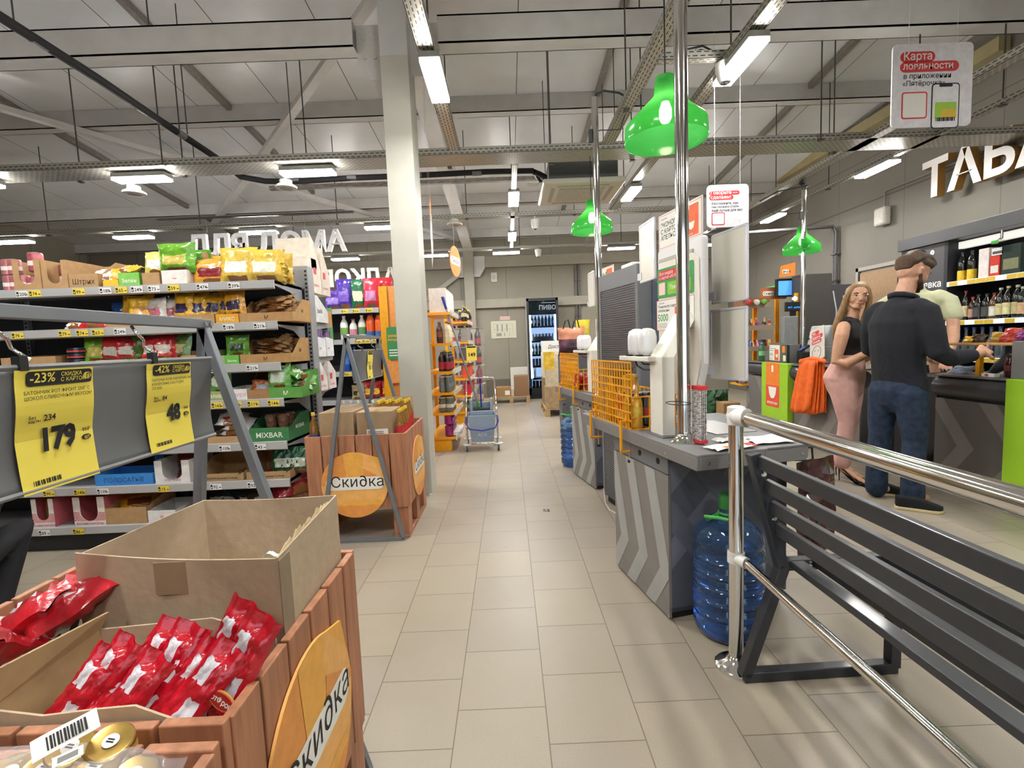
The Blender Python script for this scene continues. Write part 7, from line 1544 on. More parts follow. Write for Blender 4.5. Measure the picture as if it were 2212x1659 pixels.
for k, (px, c1, c2, h, w_, lab) in enumerate(((725, '#5b3a9e', '#8f76c8', .22, .22, 'purple pack lying left on the top household shelf'), (748, '#4a2f9a', '#7d62c4', .34, .20, 'tall purple pack on the top household shelf'), (778, '#1f6a42', '#e6d9c0', .33, .19, 'dark green washing pack with a cream circle on the top household shelf'), (805, '#d8304a', '#c98ac0', .33, .2, 'red and pink washing pack on the top household shelf'))):
    bag(lab, XG(px), 5.46, 1.702, w_, h, .1, c1, c2, .05 * (k - 1), -.03)
for k in range(3): bag('red pack in the second row at the right end of the top household shelf', XG(800) + .07 * k, 5.62, 1.702, .2, .36, .1, '#c8303e', '#d8606a', .1, 0, 'red packs in the second row')
BT = [(742, '#e9e9e6', '#7fae5a', '#f0f0ee', .27, 'white and green bottle left on the household shelf'), (762, '#dfe3d8', '#d889a0', '#c9566f', .23, 'pale bottle with a pink cap on the household shelf'), (781, '#d6dcd2', '#5a8a5a', '#dcdcdc', .27, 'pale bottle with a green badge on the household shelf')]
for px, g, l, c, h, lab in BT: bottle(lab, (XG(px), 5.47, 1.362), h, .045, 'h%d' % px, glass=g, cap=c, label=l, clear=False, lz=(.2, .5))
for k, px in enumerate((799, 818)): bottle('orange detergent bottle with a dark cap, %s of the two' % ('left' if k == 0 else 'right'), (XG(px), 5.47, 1.362), .28, .048, 'ho', glass='#e2622a', cap='#2b3550', label='#3f6aa8', clear=False, lz=(.05, .3), shoulder=.7, neck=.45)
for k in range(3): bottle('blue bottle on the lower household shelf behind the hanging board', (XG(742) + .09 * k, 5.47, 1.002), .28, .04, 'hb', 'blue bottles on the household shelf', glass='#2455b0', cap='#1f3a7a', label='#4f7ac8', clear=False)
for k in range(4): bag('red pack with a round yellow mark low on the household shelf', XG(790) + .1 * k - .02, 5.46, .682, .11, .20, .07, '#b3262c', '#e2b93a', .05, -.05, 'red packs with a yellow mark')
for k in range(3): bag('gold and black pouch low on the household shelf', XG(760) + .06 * k, 5.46, .684 + .03 * (k % 2), .12, .16, .04, '#b8a878', '#2c2a26', .15 * k, -.1, 'gold black pouches')
# ---- yellow end units facing the aisle
def end_unit(lab, y0, y1, levels, xf=-.66, xb=-.98):
    r = thing('end_shelf', lab, 'shelf unit', (xb, y0, 0)); d = xf - xb
    for y in (0, y1 - y0 - .04): MB().box((-.04, y, 0), (0, y + .04, levels[0] + .1)).build('post', YEL, r)
    for z in levels:
        MB().box((0, 0, z - .03), (d, y1 - y0, z)).build('shelf', YEL, r); MB().box((d, .0, z - .04), (d + .014, y1 - y0, z + .02)).build('price_rail', mat('#d9d3c6', .3, 0, .2, .3, 30), r)
    for y in (.02, y1 - y0 - .10): MB().box((.05, y, 0), (d - .06, y + .08, .14)).build('foot', YEL, r)
    return r
E1 = (1.64, 1.28, .95, .70, .46, .17); end_unit('yellow end shelf with bottles and paper towels facing the aisle behind the column', 5.62, 6.50, E1)
E2 = (1.62, 1.30, 1.0, .72, .45, .18); end_unit('second yellow end shelf farther along the aisle', 7.6, 8.5, E2, -.62, -.95)
for k in range(6): slant_carton('white carton on the top of the first yellow end shelf', -.70, 5.66 + .135 * k, 1.642, .20, .12, .28, '#dedcd6', '-', .9)['group'] = 'white cartons on the first end shelf'
def row(n, fn): 
    for k in range(n): fn(k)
row(5, lambda k: bottle('cream sauce bottle with a red cap on the first yellow end shelf', (-.72, 5.70 + .075 * k, 1.282), .25, .034, 'es1', 'cream bottles on the end shelf', glass='#e2d6ae', cap='#c8342e', label='#e6dcc0', clear=False))
row(3, lambda k: bottle('red sauce bottle at the far side of the first yellow end shelf', (-.72, 6.09 + .075 * k, 1.282), .24, .034, 'es2', 'red bottles on the end shelf', glass='#c8452f', cap='#c8342e', label='#d8c09a', clear=False)); row(2, lambda k: bottle('brown sauce bottle at the near side of the first yellow end shelf', (-.80, 5.66 + .0 * k + .07 * k, 1.282), .25, .034, 'es3', 'brown bottles on the end shelf', glass='#4a2a1a', cap='#c8342e', label='#8a4a2a', clear=False))
row(8, lambda k: bottle('dark soy bottle with a red label on the first yellow end shelf', (-.72 - .07 * (k % 2), 5.68 + .10 * (k // 2), .952), .24, .04, 'es4', 'dark bottles with red labels', glass='#1d1413', cap='#d8b63a', label='#a3283a', clear=False, lz=(.1, .45)))
row(9, lambda k: bottle('clear glass jar with a label on the first yellow end shelf', (-.72 - .08 * (k % 2), 5.67 + .09 * (k // 2), .702), .19, .036, 'es5', 'clear jars on the end shelf', glass='#a9b0a4', cap='#b9bcc0', label='#6a7a80', clear=True, neck=.8)); row(6, lambda k: bottle('stout glass jar on the lower first yellow end shelf', (-.72 - .09 * (k % 2), 5.69 + .13 * (k // 2), .462), .18, .045, 'es6', 'stout jars on the end shelf', glass='#9a9a84', cap='#c9c0a0', label='#d6d2c6', clear=True, neck=.8))
for k in range(8):
    r = thing('paper_towel_pack', 'magenta and white paper towel pack stacked on the lowest first end shelf', 'paper towels', (-.74, 5.68 + .11 * (k % 4), .172 + .14 * (k // 4)), 0, 'paper towel packs'); MB().lathe([(.02, 0), (.055, .01), (.055, .12), (.02, .13)], 16).build('wrapper', mat('#96246a', .3, 0, .3, .25, 18), r, smooth=True)
    m = MB(); m.text('Papia', .05, frame((.055, -.035, .05), (0, .45, .9), (0, -.9, .45), (1, 0, 0)), 0, .03); m.build('lettering', PAPER, r)
for k in range(4): MB().lathe([(.02, 0), (.058, .01), (.058, .05), (.02, .06)], 14).build('white_roll', mat('#e0dcdc', .5, 0, .2, .08, 20), None, (-.66, 5.70 + .12 * k, .172), smooth=True, label='white wrapped roll at the front of the lowest first end shelf', cat='paper towels', group='white rolls on the lowest shelf')
row(6, lambda k: bottle('dark bottle with a yellow cap on the top of the second yellow end shelf', (-.68, 7.66 + .10 * k, 1.622), .24, .04, 'fs1', 'yellow capped bottles on the second end shelf', glass='#1c241c', cap='#d8b93a', label='#c9b890', clear=False)); row(8, lambda k: onebox('carton', (-.74, 7.64 + .1 * k, 1.302), (-.64, 7.72 + .1 * k, 1.52), card('#8f8a84'), .003, label='grey carton on the second yellow end shelf', cat='carton', group='grey cartons on the second end shelf'))
row(8, lambda k: onebox('carton', (-.74, 7.64 + .1 * k, 1.002), (-.64, 7.72 + .1 * k, 1.2), card('#5a5350'), .003, label='dark carton on the middle of the second yellow end shelf', cat='carton', group='dark cartons on the second end shelf')); row(6, lambda k: onebox('carton', (-.74, 7.66 + .12 * k, .722), (-.63, 7.76 + .12 * k, .90), card('#d8522c'), .003, label='orange carton on the second yellow end shelf', cat='carton', group='orange cartons on the second end shelf'))
row(8, lambda k: onebox('carton', (-.74, 7.64 + .1 * k, .452), (-.62, 7.72 + .1 * k, .62), card('#b3262c'), .003, label='red carton low on the second yellow end shelf', cat='carton', group='red cartons on the second end shelf')); row(5, lambda k: bottle('olive jar on the lowest shelf of the second yellow end unit', (-.68, 7.66 + .12 * k, .182), .2, .05, 'fs5', 'olive jars', glass='#5f6440', cap='#8a8a5a', label='#77744a', clear=True, neck=.8))
film2 = FILM.copy(); film2.node_tree.nodes['Mix Shader'].inputs[0].default_value = .09
# ---- stacked packs of drinks on a pallet at the back
def pallet(lab, x, y, w_=.8, d=.6, rz=0):
    r = thing('pallet', lab, 'pallet', (x, y, 0), rz); PW = mat('#b3966a', .8, 0, 0, .15, 8, .1, stretch=(.8, 8, 8))
    for k in range(5): MB().box((0, d * k / 5 + .01, .115), (w_, d * (k + 1) / 5 - .01, .135)).build('deck_board', PW, r)
    for xx in (0, w_ / 2 - .04, w_ - .08):
        for yy in (0, d / 2 - .05, d - .1): MB().box((xx, yy, .02), (xx + .08, yy + .1, .115)).build('block', PW, r)
        MB().box((xx, 0, 0), (xx + .08, d, .02)).build('skid', PW, r)
    return r
pallet('wooden pallet under the stacked drink packs at the back', -1.15, 9.2); zz = .137
for lv, (gl, lb, cp, nm) in enumerate((('#b9bdb4', '#c8a0a0', '#d0d0d0', 'clear water'), ('#8d2a34', '#9b3a40', '#b03038', 'red drink'), ('#22201f', '#b83a44', '#c83a3a', 'dark cola'), ('#2a2626', '#a83a44', '#222222', 'dark cola'), ('#23201f', '#b83a44', '#d8c24a', 'dark cola'))):
    for k in range(8):
        if lv == 4 and k % 4 == 3: continue
        bottle('%s bottle in the %s layer of the stacked drink packs at the back' % (nm, ('lowest', 'second', 'middle', 'fourth', 'top')[lv]), (-1.06 + .16 * (k % 4), 9.28 + .16 * (k // 4), zz + .36 * lv), .34, .055, 'pk%d' % lv, 'drink bottles, layer %s' % ('one', 'two', 'three', 'four', 'five')[lv], glass=gl, cap=cp, label=lb, clear=lv == 0, lz=(.15, .45))
    if lv < 4: onebox('layer_board', (-1.14, 9.21, zz + .36 * lv + .343), (-.47, 9.55, zz + .36 * lv + .352), card('#b39a78'), 0, label='cardboard layer sheet above the %s row of drink bottles' % ('lowest', 'second', 'middle', 'fourth')[lv], cat='board')
m = MB().grid(lambda s, t: (-.46 + .012 * math.sin(t * 40 + s * 9), 9.2 + .38 * s, .15 + 1.42 * t + .01 * math.sin(s * 20)), 8, 30); m.grid(lambda s, t: (-1.14 + .68 * s, 9.19 + .012 * math.sin(t * 36 + s * 14), .15 + 1.42 * t), 10, 30); m.build('stretch_film', film2, None, smooth='all', label='clear stretch film wrapped round the stacked drink packs', cat='film')
r = thing('price_sheet', 'small yellow price sheet hanging in front of the drink packs', 'price sheet', (-.61, 7.0, 1.02), .0); m = MB(); m.prism([(0, 0), (.15, 0), (.15, .215), (0, .215)], .002, 0, Mw.copy()); m.prism([(.012, .185), (.138, .185), (.138, .208), (.012, .208)], .0006, 1, Mw @ T(0, 0, .002)); m.text('149', .075, Mw @ T(.02, .06, .0026), 1, .03); m.build('sheet', YT, r); m = MB(); m.tube([(.075, 0, .215), (.075, .01, .24), (.02, .3, .26), (-.03, .62, .26)], .002, 5); m.build('wire', CHROME, r)
# ---- back wall
def fridge():
    r = thing('beer_fridge', 'black glass door drinks fridge with ПИВО lettering and lit shelves at the back', 'fridge', (.435, 10.5, 0)); w_, d, h = .69, .62, 2.2; BK = paint('#17181b', .35); IN = paint('#a9c0dc', .4)
    m = MB(); m.box((0, .03, .0), (.02, d, h)); m.box((w_ - .02, .03, 0), (w_, d, h)); m.box((0, .03, h - .03), (w_, d, h)); m.box((0, d - .02, 0), (w_, d, h)); m.box((0, .03, 0), (w_, d, .2)); m.build('cabinet', BK, r); m = MB(); m.box((-.004, .03, .02), (0, d, h - .02)); m.build('side_panel', paint('#c9c8c4'), r)
    m = MB(); m.box((.02, d - .04, .2), (w_ - .02, d - .02, h - .03)); m.build('liner', mat('#9db4d2', .4, emit=1.0, noise=0), r)  # liner glows to brighten the fridge inside, though it is no lamp
    m = MB(); 
    for a, b in (((.0, 0, .1), (.05, .03, h)), ((w_ - .05, 0, .1), (w_, .03, h)), ((0, 0, h - .06), (w_, .03, h)), ((0, 0, .1), (w_, .03, .24))): m.box(a, b)
    m.build('door_frame', BK, r); m = MB(); m.box((.05, .012, .24), (w_ - .05, .016, h - .06)); m.build('door_glass', mat('#dfe8f0', .03, 0, 0, 0, trans=1., ior=1.1), r)
    m = MB(); m.box((.05, .035, h - .36), (w_ - .05, .05, h - .06)); m.build('header', paint('#34373d'), r); m = MB(); Mh = frame((.27, .0335, h - .25), (1, 0, 0), (0, 0, 1), (0, -1, 0)); m.text('ПИВО', .13, Mh, 0, .03); m.prism([(.06, .14), (.36, .14), (.36, .155), (.06, .155)], .001, 0, Mh); m.build('lettering', mat('#e4e6e8', .5, emit=.4, noise=0), r)
    for x in (.055, w_ - .085): MB().box((x, .06, .45 if x < .1 else .45), (x + .03, .075, h - .35)).build('light_tube', mat('#cfe0ff', .4, emit=7., noise=0), r)
    m = MB(); m.box((.05, .034, h - .2), (.09, .05, h - .08)); m.build('thermometer', plain('#dfe0e2'), r)
    zs = [1.59, 1.27, .97, .72, .45, .235]
    for z in zs: 
        MB().box((.03, .06, z - .012), (w_ - .03, d - .05, z)).build('shelf', paint('#8fa0b4'), r); MB().box((.09, .052, z - .03), (w_ - .09, .06, z + .01)).build('price_rail', paint('#9aa6b2'), r)
        for x in (.12, .22, .42) if z != .235 else (.12,): MB().box((x, .050, z - .026), (x + .07, .052, z + .006)).build('price_tag', TAGY, r)
    return zs
zs = fridge(); FX = lambda k, n=7: .435 + .115 + (.46 * k / (n - 1))
row(7, lambda k: bottle('dark bottle with a blue label on the top fridge shelf', (FX(k), 10.62, 1.592), .24, .032, 'fr1a' if k < 3 else 'fr1b', 'bottles on the top fridge shelf', glass='#1c2027' if k < 3 else '#2c4a5a', cap='#dcdcdc', label='#e6e8ec' if k < 3 else '#2f6a9a', clear=False)); row(7, lambda k: can('drink can on the second fridge shelf', (FX(k), 10.62, 1.272), .16, .031, '#b9c4d0', group='cans on the second fridge shelf')); onebox('shelf_notice', (.56, 10.575, 1.275), (1.0, 10.58, 1.37), plain('#c9d2dc'), label='pale paper strip along the second fridge shelf', cat='notice')
row(6, lambda k: bottle('green glass bottle with a white label on the third fridge shelf' if k < 4 else 'amber glass bottle on the third fridge shelf', (FX(k, 7), 10.62, .972), .25 if k < 4 else .21, .032, 'fr3a' if k < 4 else 'fr3b', 'green bottles on the third fridge shelf' if k < 4 else 'amber bottles on the third fridge shelf', glass='#3f5a34' if k < 4 else '#8a4a1c', cap='#cfc9b0', label='#dcdcd2' if k < 4 else '#b07a40', clear=False))
row(7, lambda k: can(('dark blue can', 'grey can', 'red can')[min(2, k // 3)] + ' on the fourth fridge shelf', (FX(k), 10.62, .722), .165, .033, ('#27344f', '#77787c', '#a83a3c')[min(2, k // 3)], group=('blue cans', 'grey cans', 'red cans')[min(2, k // 3)] + ' on the fourth fridge shelf')); bottle('single white bottle on the fifth fridge shelf', (FX(0), 10.62, .452), .25, .032, 'fr5', glass='#d9dce2', cap='#e4e4e6', label='#b9c2d0', clear=False)
row(7, lambda k: can(('dark blue can', 'green can')[k % 2] + ' on the lowest fridge shelf', (FX(k), 10.62, .237), .16, .033, ('#2c3f6a', '#3f8a4a')[k % 2], group=('blue cans', 'green cans')[k % 2] + ' on the lowest fridge shelf'))
r = thing('wall_plan', 'pale evacuation plan in a frame on the back wall left of the fridge', 'plan', (-.375, YB - .01, 1.37)); Mp = frame((0, 0, 0), (1, 0, 0), (0, 0, 1), (0, -1, 0)); m = MB(); m.prism(rrect(0, 0, .585, .40, .015), .008, 0, Mp); m.build('panel', plain('#d3d1bd', .5), r); m = MB()
for k in range(7): m.prism([(.08 + .055 * k, .16), (.11 + .055 * k, .16), (.11 + .055 * k, .32), (.08 + .055 * k, .32)], .0006, 0, Mp @ T(0, 0, .008)) if k % 2 else m.prism([(.08 + .055 * k, .2), (.12 + .055 * k, .2), (.12 + .055 * k, .21), (.08 + .055 * k, .21)], .0006, 0, Mp @ T(0, 0, .008))
for a in ((.06, .14, .5, .144), (.06, .33, .5, .334), (.06, .14, .064, .334), (.496, .14, .5, .334), (.12, .05, .24, .12), (.30, .05, .32, .12), (.42, .05, .43, .12)): m.prism([(a[0], a[1]), (a[2], a[1]), (a[2], a[3]), (a[0], a[3])], .0006, 0, Mp @ T(0, 0, .008))
m.build('drawing', plain('#98988a'), r); o = onebox('wall_notice', (-.16, YB - .008, 1.785), (.075, YB, 1.875), plain('#dcbcb4'), label='small pinkish notice above the evacuation plan', cat='notice')
r = thing('wall_speaker', 'small white square speaker high on the back wall', 'speaker', (-.325, YB - .05, 2.66)); m = MB(); m.box((0, 0, 0), (.14, .05, .22)); m.build('body', plain('#d6d0c6'), r, bevel=.006); m = MB(); m.prism(circle(.05, 24, .07, .11), .002, 0, Mp); m.build('grille', plain('#c2bcb2'), r); m = MB(); m.tube([(.07, .04, .22), (.07, .04, .56)], .006, 6); m.build('conduit', plain('#8a857a'), r)
r = thing('radiator', 'white panel radiator on the back wall beside the fridge', 'radiator', (.03, YB - .12, .16)); m = MB(); m.box((0, 0, 0), (.62, .09, .53)); m.build('panel', plain('#dedbd2', .4), r, bevel=.008); m = MB()
for k in range(18): m.box((.02 + .033 * k, -.006, .02), (.038 + .033 * k, 0, .51))
m.build('ribs', plain('#e4e1d8', .4), r); m = MB(); m.tube([(.03, .05, -.16), (.03, .05, .0)], .01, 6); m.tube([(.59, .05, -.16), (.59, .05, .0)], .01, 6); m.build('pipe', plain('#d0cdc4'), r)
pallet('wooden pallet with two cartons in front of the radiator', -.36, 9.95, .78, .5); onebox('carton_box', (-.28, 10.0, .137), (.02, 10.35, .33), mat('#a37f55', .8, 0, 0, .06, 30), .004, label='low brown carton with a white label on the pallet by the radiator', cat='carton')
onebox('shipping_label', (-.10, 9.997, .17), (0, 10.0, .26), PAPER, 0, [o for o in bpy.data.objects if o.get('label', '').startswith('low brown carton')][0])
onebox('carton_box', (.10, 10.0, .137), (.40, 10.4, .56), mat('#8a6a4e', .8, 0, 0, .06, 30), .004, label='tall dark brown carton on the pallet by the radiator', cat='carton'); onebox('paper_pack', (.03, 10.02, .137), (.09, 10.3, .30), plain('#cfc6b4'), .004, label='pale pack between the two cartons on the pallet by the radiator', cat='pack')
r = thing('heating_pipe', 'two grey pipes running up the back wall beside the fridge', 'pipe', (1.62, YB - .06, 0)); m = MB(); m.tube([(0, 0, 0), (0, 0, 3.0)], .022, 8); m.tube([(.07, 0, 0), (.07, 0, 3.0)], .022, 8); m.build('tube', mat('#6f6b6a', .45), r, smooth=True); m = MB()
for z in (.9, 1.8, 2.2, 2.6): m.box((-.03, -.03, z), (.10, .05, z + .02))
m.build('clip', mat('#57545a', .5), r)
# ---- pallet of boxes and bags right of the aisle
pallet('wooden pallet stacked with cartons beyond the farther checkout', .58, 7.9, .8, 1.1)
BXS = [(.80, 1.10, 7.92, 8.3, .137, .50, '#a58c6a', 'brown carton at the near corner of the pallet beyond the checkout'), (1.12, 1.5, 7.92, 8.3, .137, .55, '#b09472', 'brown carton at the right of the pallet beyond the checkout'), (.80, 1.15, 8.35, 8.9, .137, .62, '#8f7a5c', 'brown carton at the far side of the pallet beyond the checkout'), (.82, 1.08, 7.94, 8.28, .50, .78, '#c2b59a', 'pale carton stacked on the near brown carton'), (.80, 1.1, 8.4, 8.85, .62, 1.06, '#d6d2c2', 'cream carton in the upper row of the pallet')]
for x0, x1, y0, y1, z0, z1, c, lab in BXS: onebox('carton_box', (x0 - .2, y0, z0), (x1 - .2, y1, z1), mat(c, .8, 0, 0, .12, 14), .004, label=lab, cat='carton')
onebox('pet_food_box', (.60, 7.96, .782), (.76, 8.24, 1.08), mat('#d9b43a', .6, 0, 0, .2, 12), .004, label='yellow box standing on the pale carton of the pallet', cat='box')
r = thing('white_carton', 'white printed carton on top of the pallet stack beside the dark bag', 'carton', (.60, 8.42, 1.062)); onebox('box', (0, 0, 0), (.36, .3, .2), plain('#dedfe0'), .004, r); m = MB(); m.text('Доставка', .08, T(.10, -.001, .07) @ FRONT, 0, .01); m.build('print', INK, r)
r = thing('carrier_bag', 'purple and orange printed carrier bag with black handles on the farther counter', 'bag', (.82, 6.2, 1.06), .1); m = bagmesh(.36, .36, .12, 71, 12, 10, .008, zones=lambda s, t, f: 1 if t > .62 else 0); m.build('bag_body', [mat('#5a2f44', .45, 0, .2, .8, 9), mat('#e39a78', .5, 0, .2, .3, 8)], r, smooth='all'); m = MB()
for sd in (-.06, .06): m.tube([(sd - .05, -.02, .34), (sd - .02, -.03, .44), (sd + .02, -.02, .46), (sd + .05, -.01, .34)], .008, 6)
m.build('handle', BLACK, r, smooth=True); onebox('bag_crate', (.66, 6.05, 0), (1.06, 6.4, 1.058), mat('#58595e', .5), .004, label='grey cabinet under the printed carrier bag', cat='cabinet')
bag('yellow and green pack standing behind the printed carrier bag', 1.0, 6.36, 1.06, .2, .46, .08, '#d8c23a', '#6f9a3a', .2, 0)
# ================================================================ MOP BUCKET
r = thing('mop_bucket', 'grey blue mop bucket trolley with a blue handle and chrome frame in the aisle', 'mop bucket', (-.35, 5.72, 0), .05); BG = mat('#8fa0b4', .4, 0, .1, .03, 10); BLU = mat('#2a2f8f', .35)
def ring(x, y, z): return [(-x, -y, z), (x, -y, z), (x, y, z), (-x, y, z)]
m = MB(); V_ = ring(.13, .12, .10) + ring(.165, .15, .42) + ring(.155, .14, .42) + ring(.12, .11, .12); m.add(V_, [(3, 2, 1, 0)] + [(i, (i + 1) % 4, 4 + (i + 1) % 4, 4 + i) for i in range(4)] + [(4 + i, 4 + (i + 1) % 4, 8 + (i + 1) % 4, 8 + i) for i in range(4)] + [(8 + i, 8 + (i + 1) % 4, 12 + (i + 1) % 4, 12 + i) for i in range(4)] + [(12, 13, 14, 15)]); m.build('bucket', BG, r, bevel=.012)
m = MB(); m.box((-.14, -.02, .40), (.14, .13, .46)); m.box((-.14, -.02, .46), (-.105, .13, .60)); m.box((.105, -.02, .46), (.14, .13, .60)); m.box((-.105, .11, .46), (.105, .13, .55)); m.build('wringer', BG, r, bevel=.01); m = MB(); m.box((-.10, -.015, .462), (.10, .10, .475)); m.build('press_plate', BLACK, r)
m = MB(); m.tube([(-.19, -.1, .40), (-.19, -.17, .34), (-.15, -.185, .27), (0, -.19, .245), (.15, -.185, .27), (.19, -.17, .34), (.19, -.1, .40)], .009, 8); m.build('bail_handle', BLU, r, smooth='all')
m = MB()
for sx in (-.185, .185): m.tube([(sx, -.17, .075), (sx, -.16, .2), (sx * .98, -.05, .45), (sx * .93, .1, .80)], .0085, 8); m.tube([(sx, .17, .075), (sx, .12, .3), (sx * .95, .08, .6)], .0085, 8); m.tube([(sx, -.17, .09), (sx, .17, .09)], .0085, 8)
m.tube([(-.172, .1, .80), (-.165, .105, .83), (-.15, .105, .845), (.15, .105, .845), (.165, .105, .83), (.172, .1, .80)], .0085, 8); m.tube([(-.185, -.17, .09), (.185, -.17, .09)], .0085, 8); m.tube([(-.185, -.13, .40), (.185, -.13, .40)], .007, 8); m.build('chrome_frame', CHROME, r, smooth='all')
m = MB(); m.text('ACG', .05, T(-.05, -.1365, .17) @ RX(.11) @ FRONT, 0, .02); m.build('lettering', plain('#c9d3dd'), r)
for sx in (-.185, .185):
    for sy in (-.17, .17):
        w0 = MB().lathe([(.02, -.011), (.036, -.010), (.036, .010), (.02, .011)], 16, 0, T(sx, sy - .015, .036) @ RY(PI / 2)).build('wheel', mat('#3b3c40', .5), r, smooth=True); MB().lathe([(.001, .082), (.05, .082), (.05, .09), (.001, .092)], 16, 0, T(sx, sy, 0)).build('bumper_disc', plain('#d6d8d8'), r); MB().box((sx - .016, sy - .02, .036), (sx + .016, sy - .012, .083)).build('fork', CHROME, w0)
m = MB(); m.tube([(.0, .06, .47), (.0, .06, .80)], .009, 8); m.tube([(0, .06, .80), (.0, .05, .84)], .014, 8); m.build('wringer_lever', BLU, r)
r = thing('mop', 'long mop with a blue grip leaning from the bucket to the yellow shelf', 'mop', (-.39, 5.80, .48)); a = Vector((0, 0, .04)); b_ = Vector((-.345, -.16, 1.32)); m = MB(); m.tube([a, b_], .0115, 10); m.build('handle', mat('#9a9ca2', .3, .5), r, smooth=True); d_ = (b_ - a).normalized(); m = MB(); m.tube([b_ - d_ * .13, b_ + d_ * .02], .015, 10); m.build('grip', BLU, r, smooth=True); m = MB(); m.tube([a - d_ * .05, a + d_ * .04], .016, 10); m.build('socket', mat('#5fb04a', .4), r, smooth=True); m = MB()
for k in range(7): m.tube([(0, 0, .0), (.02 * (k - 3), -.02, .0), (.03 * (k - 3), -.03 - .01 * (k % 3), -.005)], .01, 6)
m.build('mop_head', mat('#4c5a44', .9), r, smooth='all')
# ================================================================ CEILING EQUIPMENT AND HANGING SIGNS
r = thing('air_conditioner', 'white square ceiling cassette air conditioner with a dark grey body', 'air conditioner', (.88, 5.60, 2.90)); m = MB(); m.box((-.37, -.33, .06), (.37, .33, .26)); m.build('casing', mat('#5c5e5f', .5), r, bevel=.006)
m = MB(); m.box((-.44, -.42, 0), (.44, .42, .055)); m.build('front_grille', plain('#d6d2c8', .45), r, bevel=.02); m = MB(); m.box((-.25, -.23, -.006), (.25, .23, 0)); m.build('intake', mat('#c2beb4', .5, 0, 0, .15, 60), r); m = MB()
for a, b in (((-.28, -.33, -.004), (.28, -.29, .001)), ((-.28, .29, -.004), (.28, .33, .001)), ((-.34, -.25, -.004), (-.30, .25, .001)), ((.30, -.25, -.004), (.34, .25, .001))): m.box(a, b)
m.build('louver', plain('#b5b1a8'), r); m = MB(); 
for sx in (-.35, .35):
    for sy in (-.3, .3): m.tube([(sx, sy, .26), (sx, sy, ceil_z(5.6) - 2.92 - .0)], .005, 6)
m.build('hanger_rod', ROD, r); m = MB(); m.tube([(-.37, -.1, .16), (-.45, -.12, .2), (-.52, -.2, .2)], .03, 10); m.tube([(-.37, .05, .1), (-.46, -.05, .17), (-.52, -.2, .2)], .02, 8); m.build('pipe_joint', BLACK, r, smooth=True); m = MB(); m.tube([(-.37, -.2, .09), (-.5, -.2, .06), (-.6, -.2, .07)], .016, 8); m.build('drain', plain('#d0cfc8'), r)
PIPE = mat('#1d1c1d', .7, 0, 0, .1, 30)
r = thing('insulated_pipe', 'black insulated pipe sagging across the ceiling from the top left to the air conditioner', 'pipe', (-2.86, 2.0, 3.25)); m = MB(); m.tube([(0, 0, .02), (0, .9, 0), (.01, 1.6, .0), (0, 2.3, -.01), (.0, 3.05, -.02), (.06, 3.35, -.10), (.30, 3.4, -.14), (.62, 3.4, -.155), (1.24, 3.4, -.14), (1.95, 3.4, -.14), (2.7, 3.4, -.13), (3.22, 3.4, -.14)], .03, 12); m.build('pipe_run', PIPE, r, smooth=True); m = MB()
for p in ((0, 1.2, 0), (0, 2.05, -.005), (0, 2.5, -.012)): m.tube([(p[0], p[1] - .05, p[2]), (p[0], p[1] + .05, p[2])], .0315, 12)
for p in (.62, 1.24, 1.95, 2.6): m.tube([(p - .05, 3.4, -.148 if p < 1 else -.138), (p + .05, 3.4, -.148 if p < 1 else -.138)], .0315, 12)
m.build('tape_band', mat('#77757a', .5), r); m = MB()
for y in (1.05, 2.6): m.tube([(0, y, .03), (0, y, ceil_z(2.0 + y) - 3.27)], .005, 6)
for p in (.62, 1.9): m.tube([(p, 3.4, -.11), (p, 3.4, ceil_z(5.4) - 3.27)], .005, 6)
m.build('hanger_rod', ROD, r)
for (x, y, lab) in ((-3.68, 4.98, 'round white ceiling speaker below the wide tray, left one'), (-2.16, 4.98, 'round white ceiling speaker below the wide tray, right one'), (-.66, 6.72, 'round white ceiling speaker in front of the roof rafter')):
    r = thing('ceiling_speaker', lab, 'speaker', (x, y, 2.885)); MB().lathe([(.06, 0), (.10, .004), (.105, .02), (.06, .05), (.06, .08)], 24).build('rim', plain('#cdc9c0', .4), r, smooth=True); MB().lathe([(.001, -.001), (.06, -.001), (.06, .002)], 20).build('grille', mat('#a8a49c', .6, 0, 0, .2, 80), r); MB().tube([(0, 0, .08), (0, 0, 3.0 - 2.885)], .012, 8).build('bracket', GALV, r)
def dome(lab, x, y, z, zt, s=1.):
    r = thing('security_camera', lab, 'camera', (x, y, z)); MB().lathe([(.001, -.075), (.035, -.07), (.05, -.04), (.055, 0), (.06, .01), (.062, .05), (.045, .06)], 20).build('housing', plain('#d9d8d4', .35), r, smooth=True); MB().lathe([(.001, -.085), (.022, -.08), (.024, -.065), (.001, -.06)], 16, 0, T(0, -.01, 0) @ RX(.2)).build('lens', mat('#3a3a40', .1), r, smooth=True); MB().tube([(0, 0, .06), (0, 0, zt - z)], .014, 8).build('stem', plain('#c9c8c4'), r); r.scale = (s, s, s)
dome('white dome camera on the cross bar beside the large right lamp', 1.50, 3.30, 2.97, 3.06, 1.0); dome('white dome camera under the second row tray', .45, 6.86, 2.90, 3.0, 1.0); dome('white dome camera under the third row tray', .64, 9.15, 2.92, 3.0, 1.05)
m = MB(); m.tube([(.98, 3.34, 3.07), (1.1, 3.36, 3.10), (1.25, 3.38, 3.16), (1.38, 3.36, 3.17), (1.45, 3.33, 3.11)], .006, 6); m.tube([(1.2, 3.33, 3.07), (1.35, 3.33, 3.13), (1.5, 3.32, 3.09)], .005, 6); m.build('loose_cable', BLACK, None, smooth=True, label='loose grey cables looping over the cross bar by the dome camera', cat='cable')
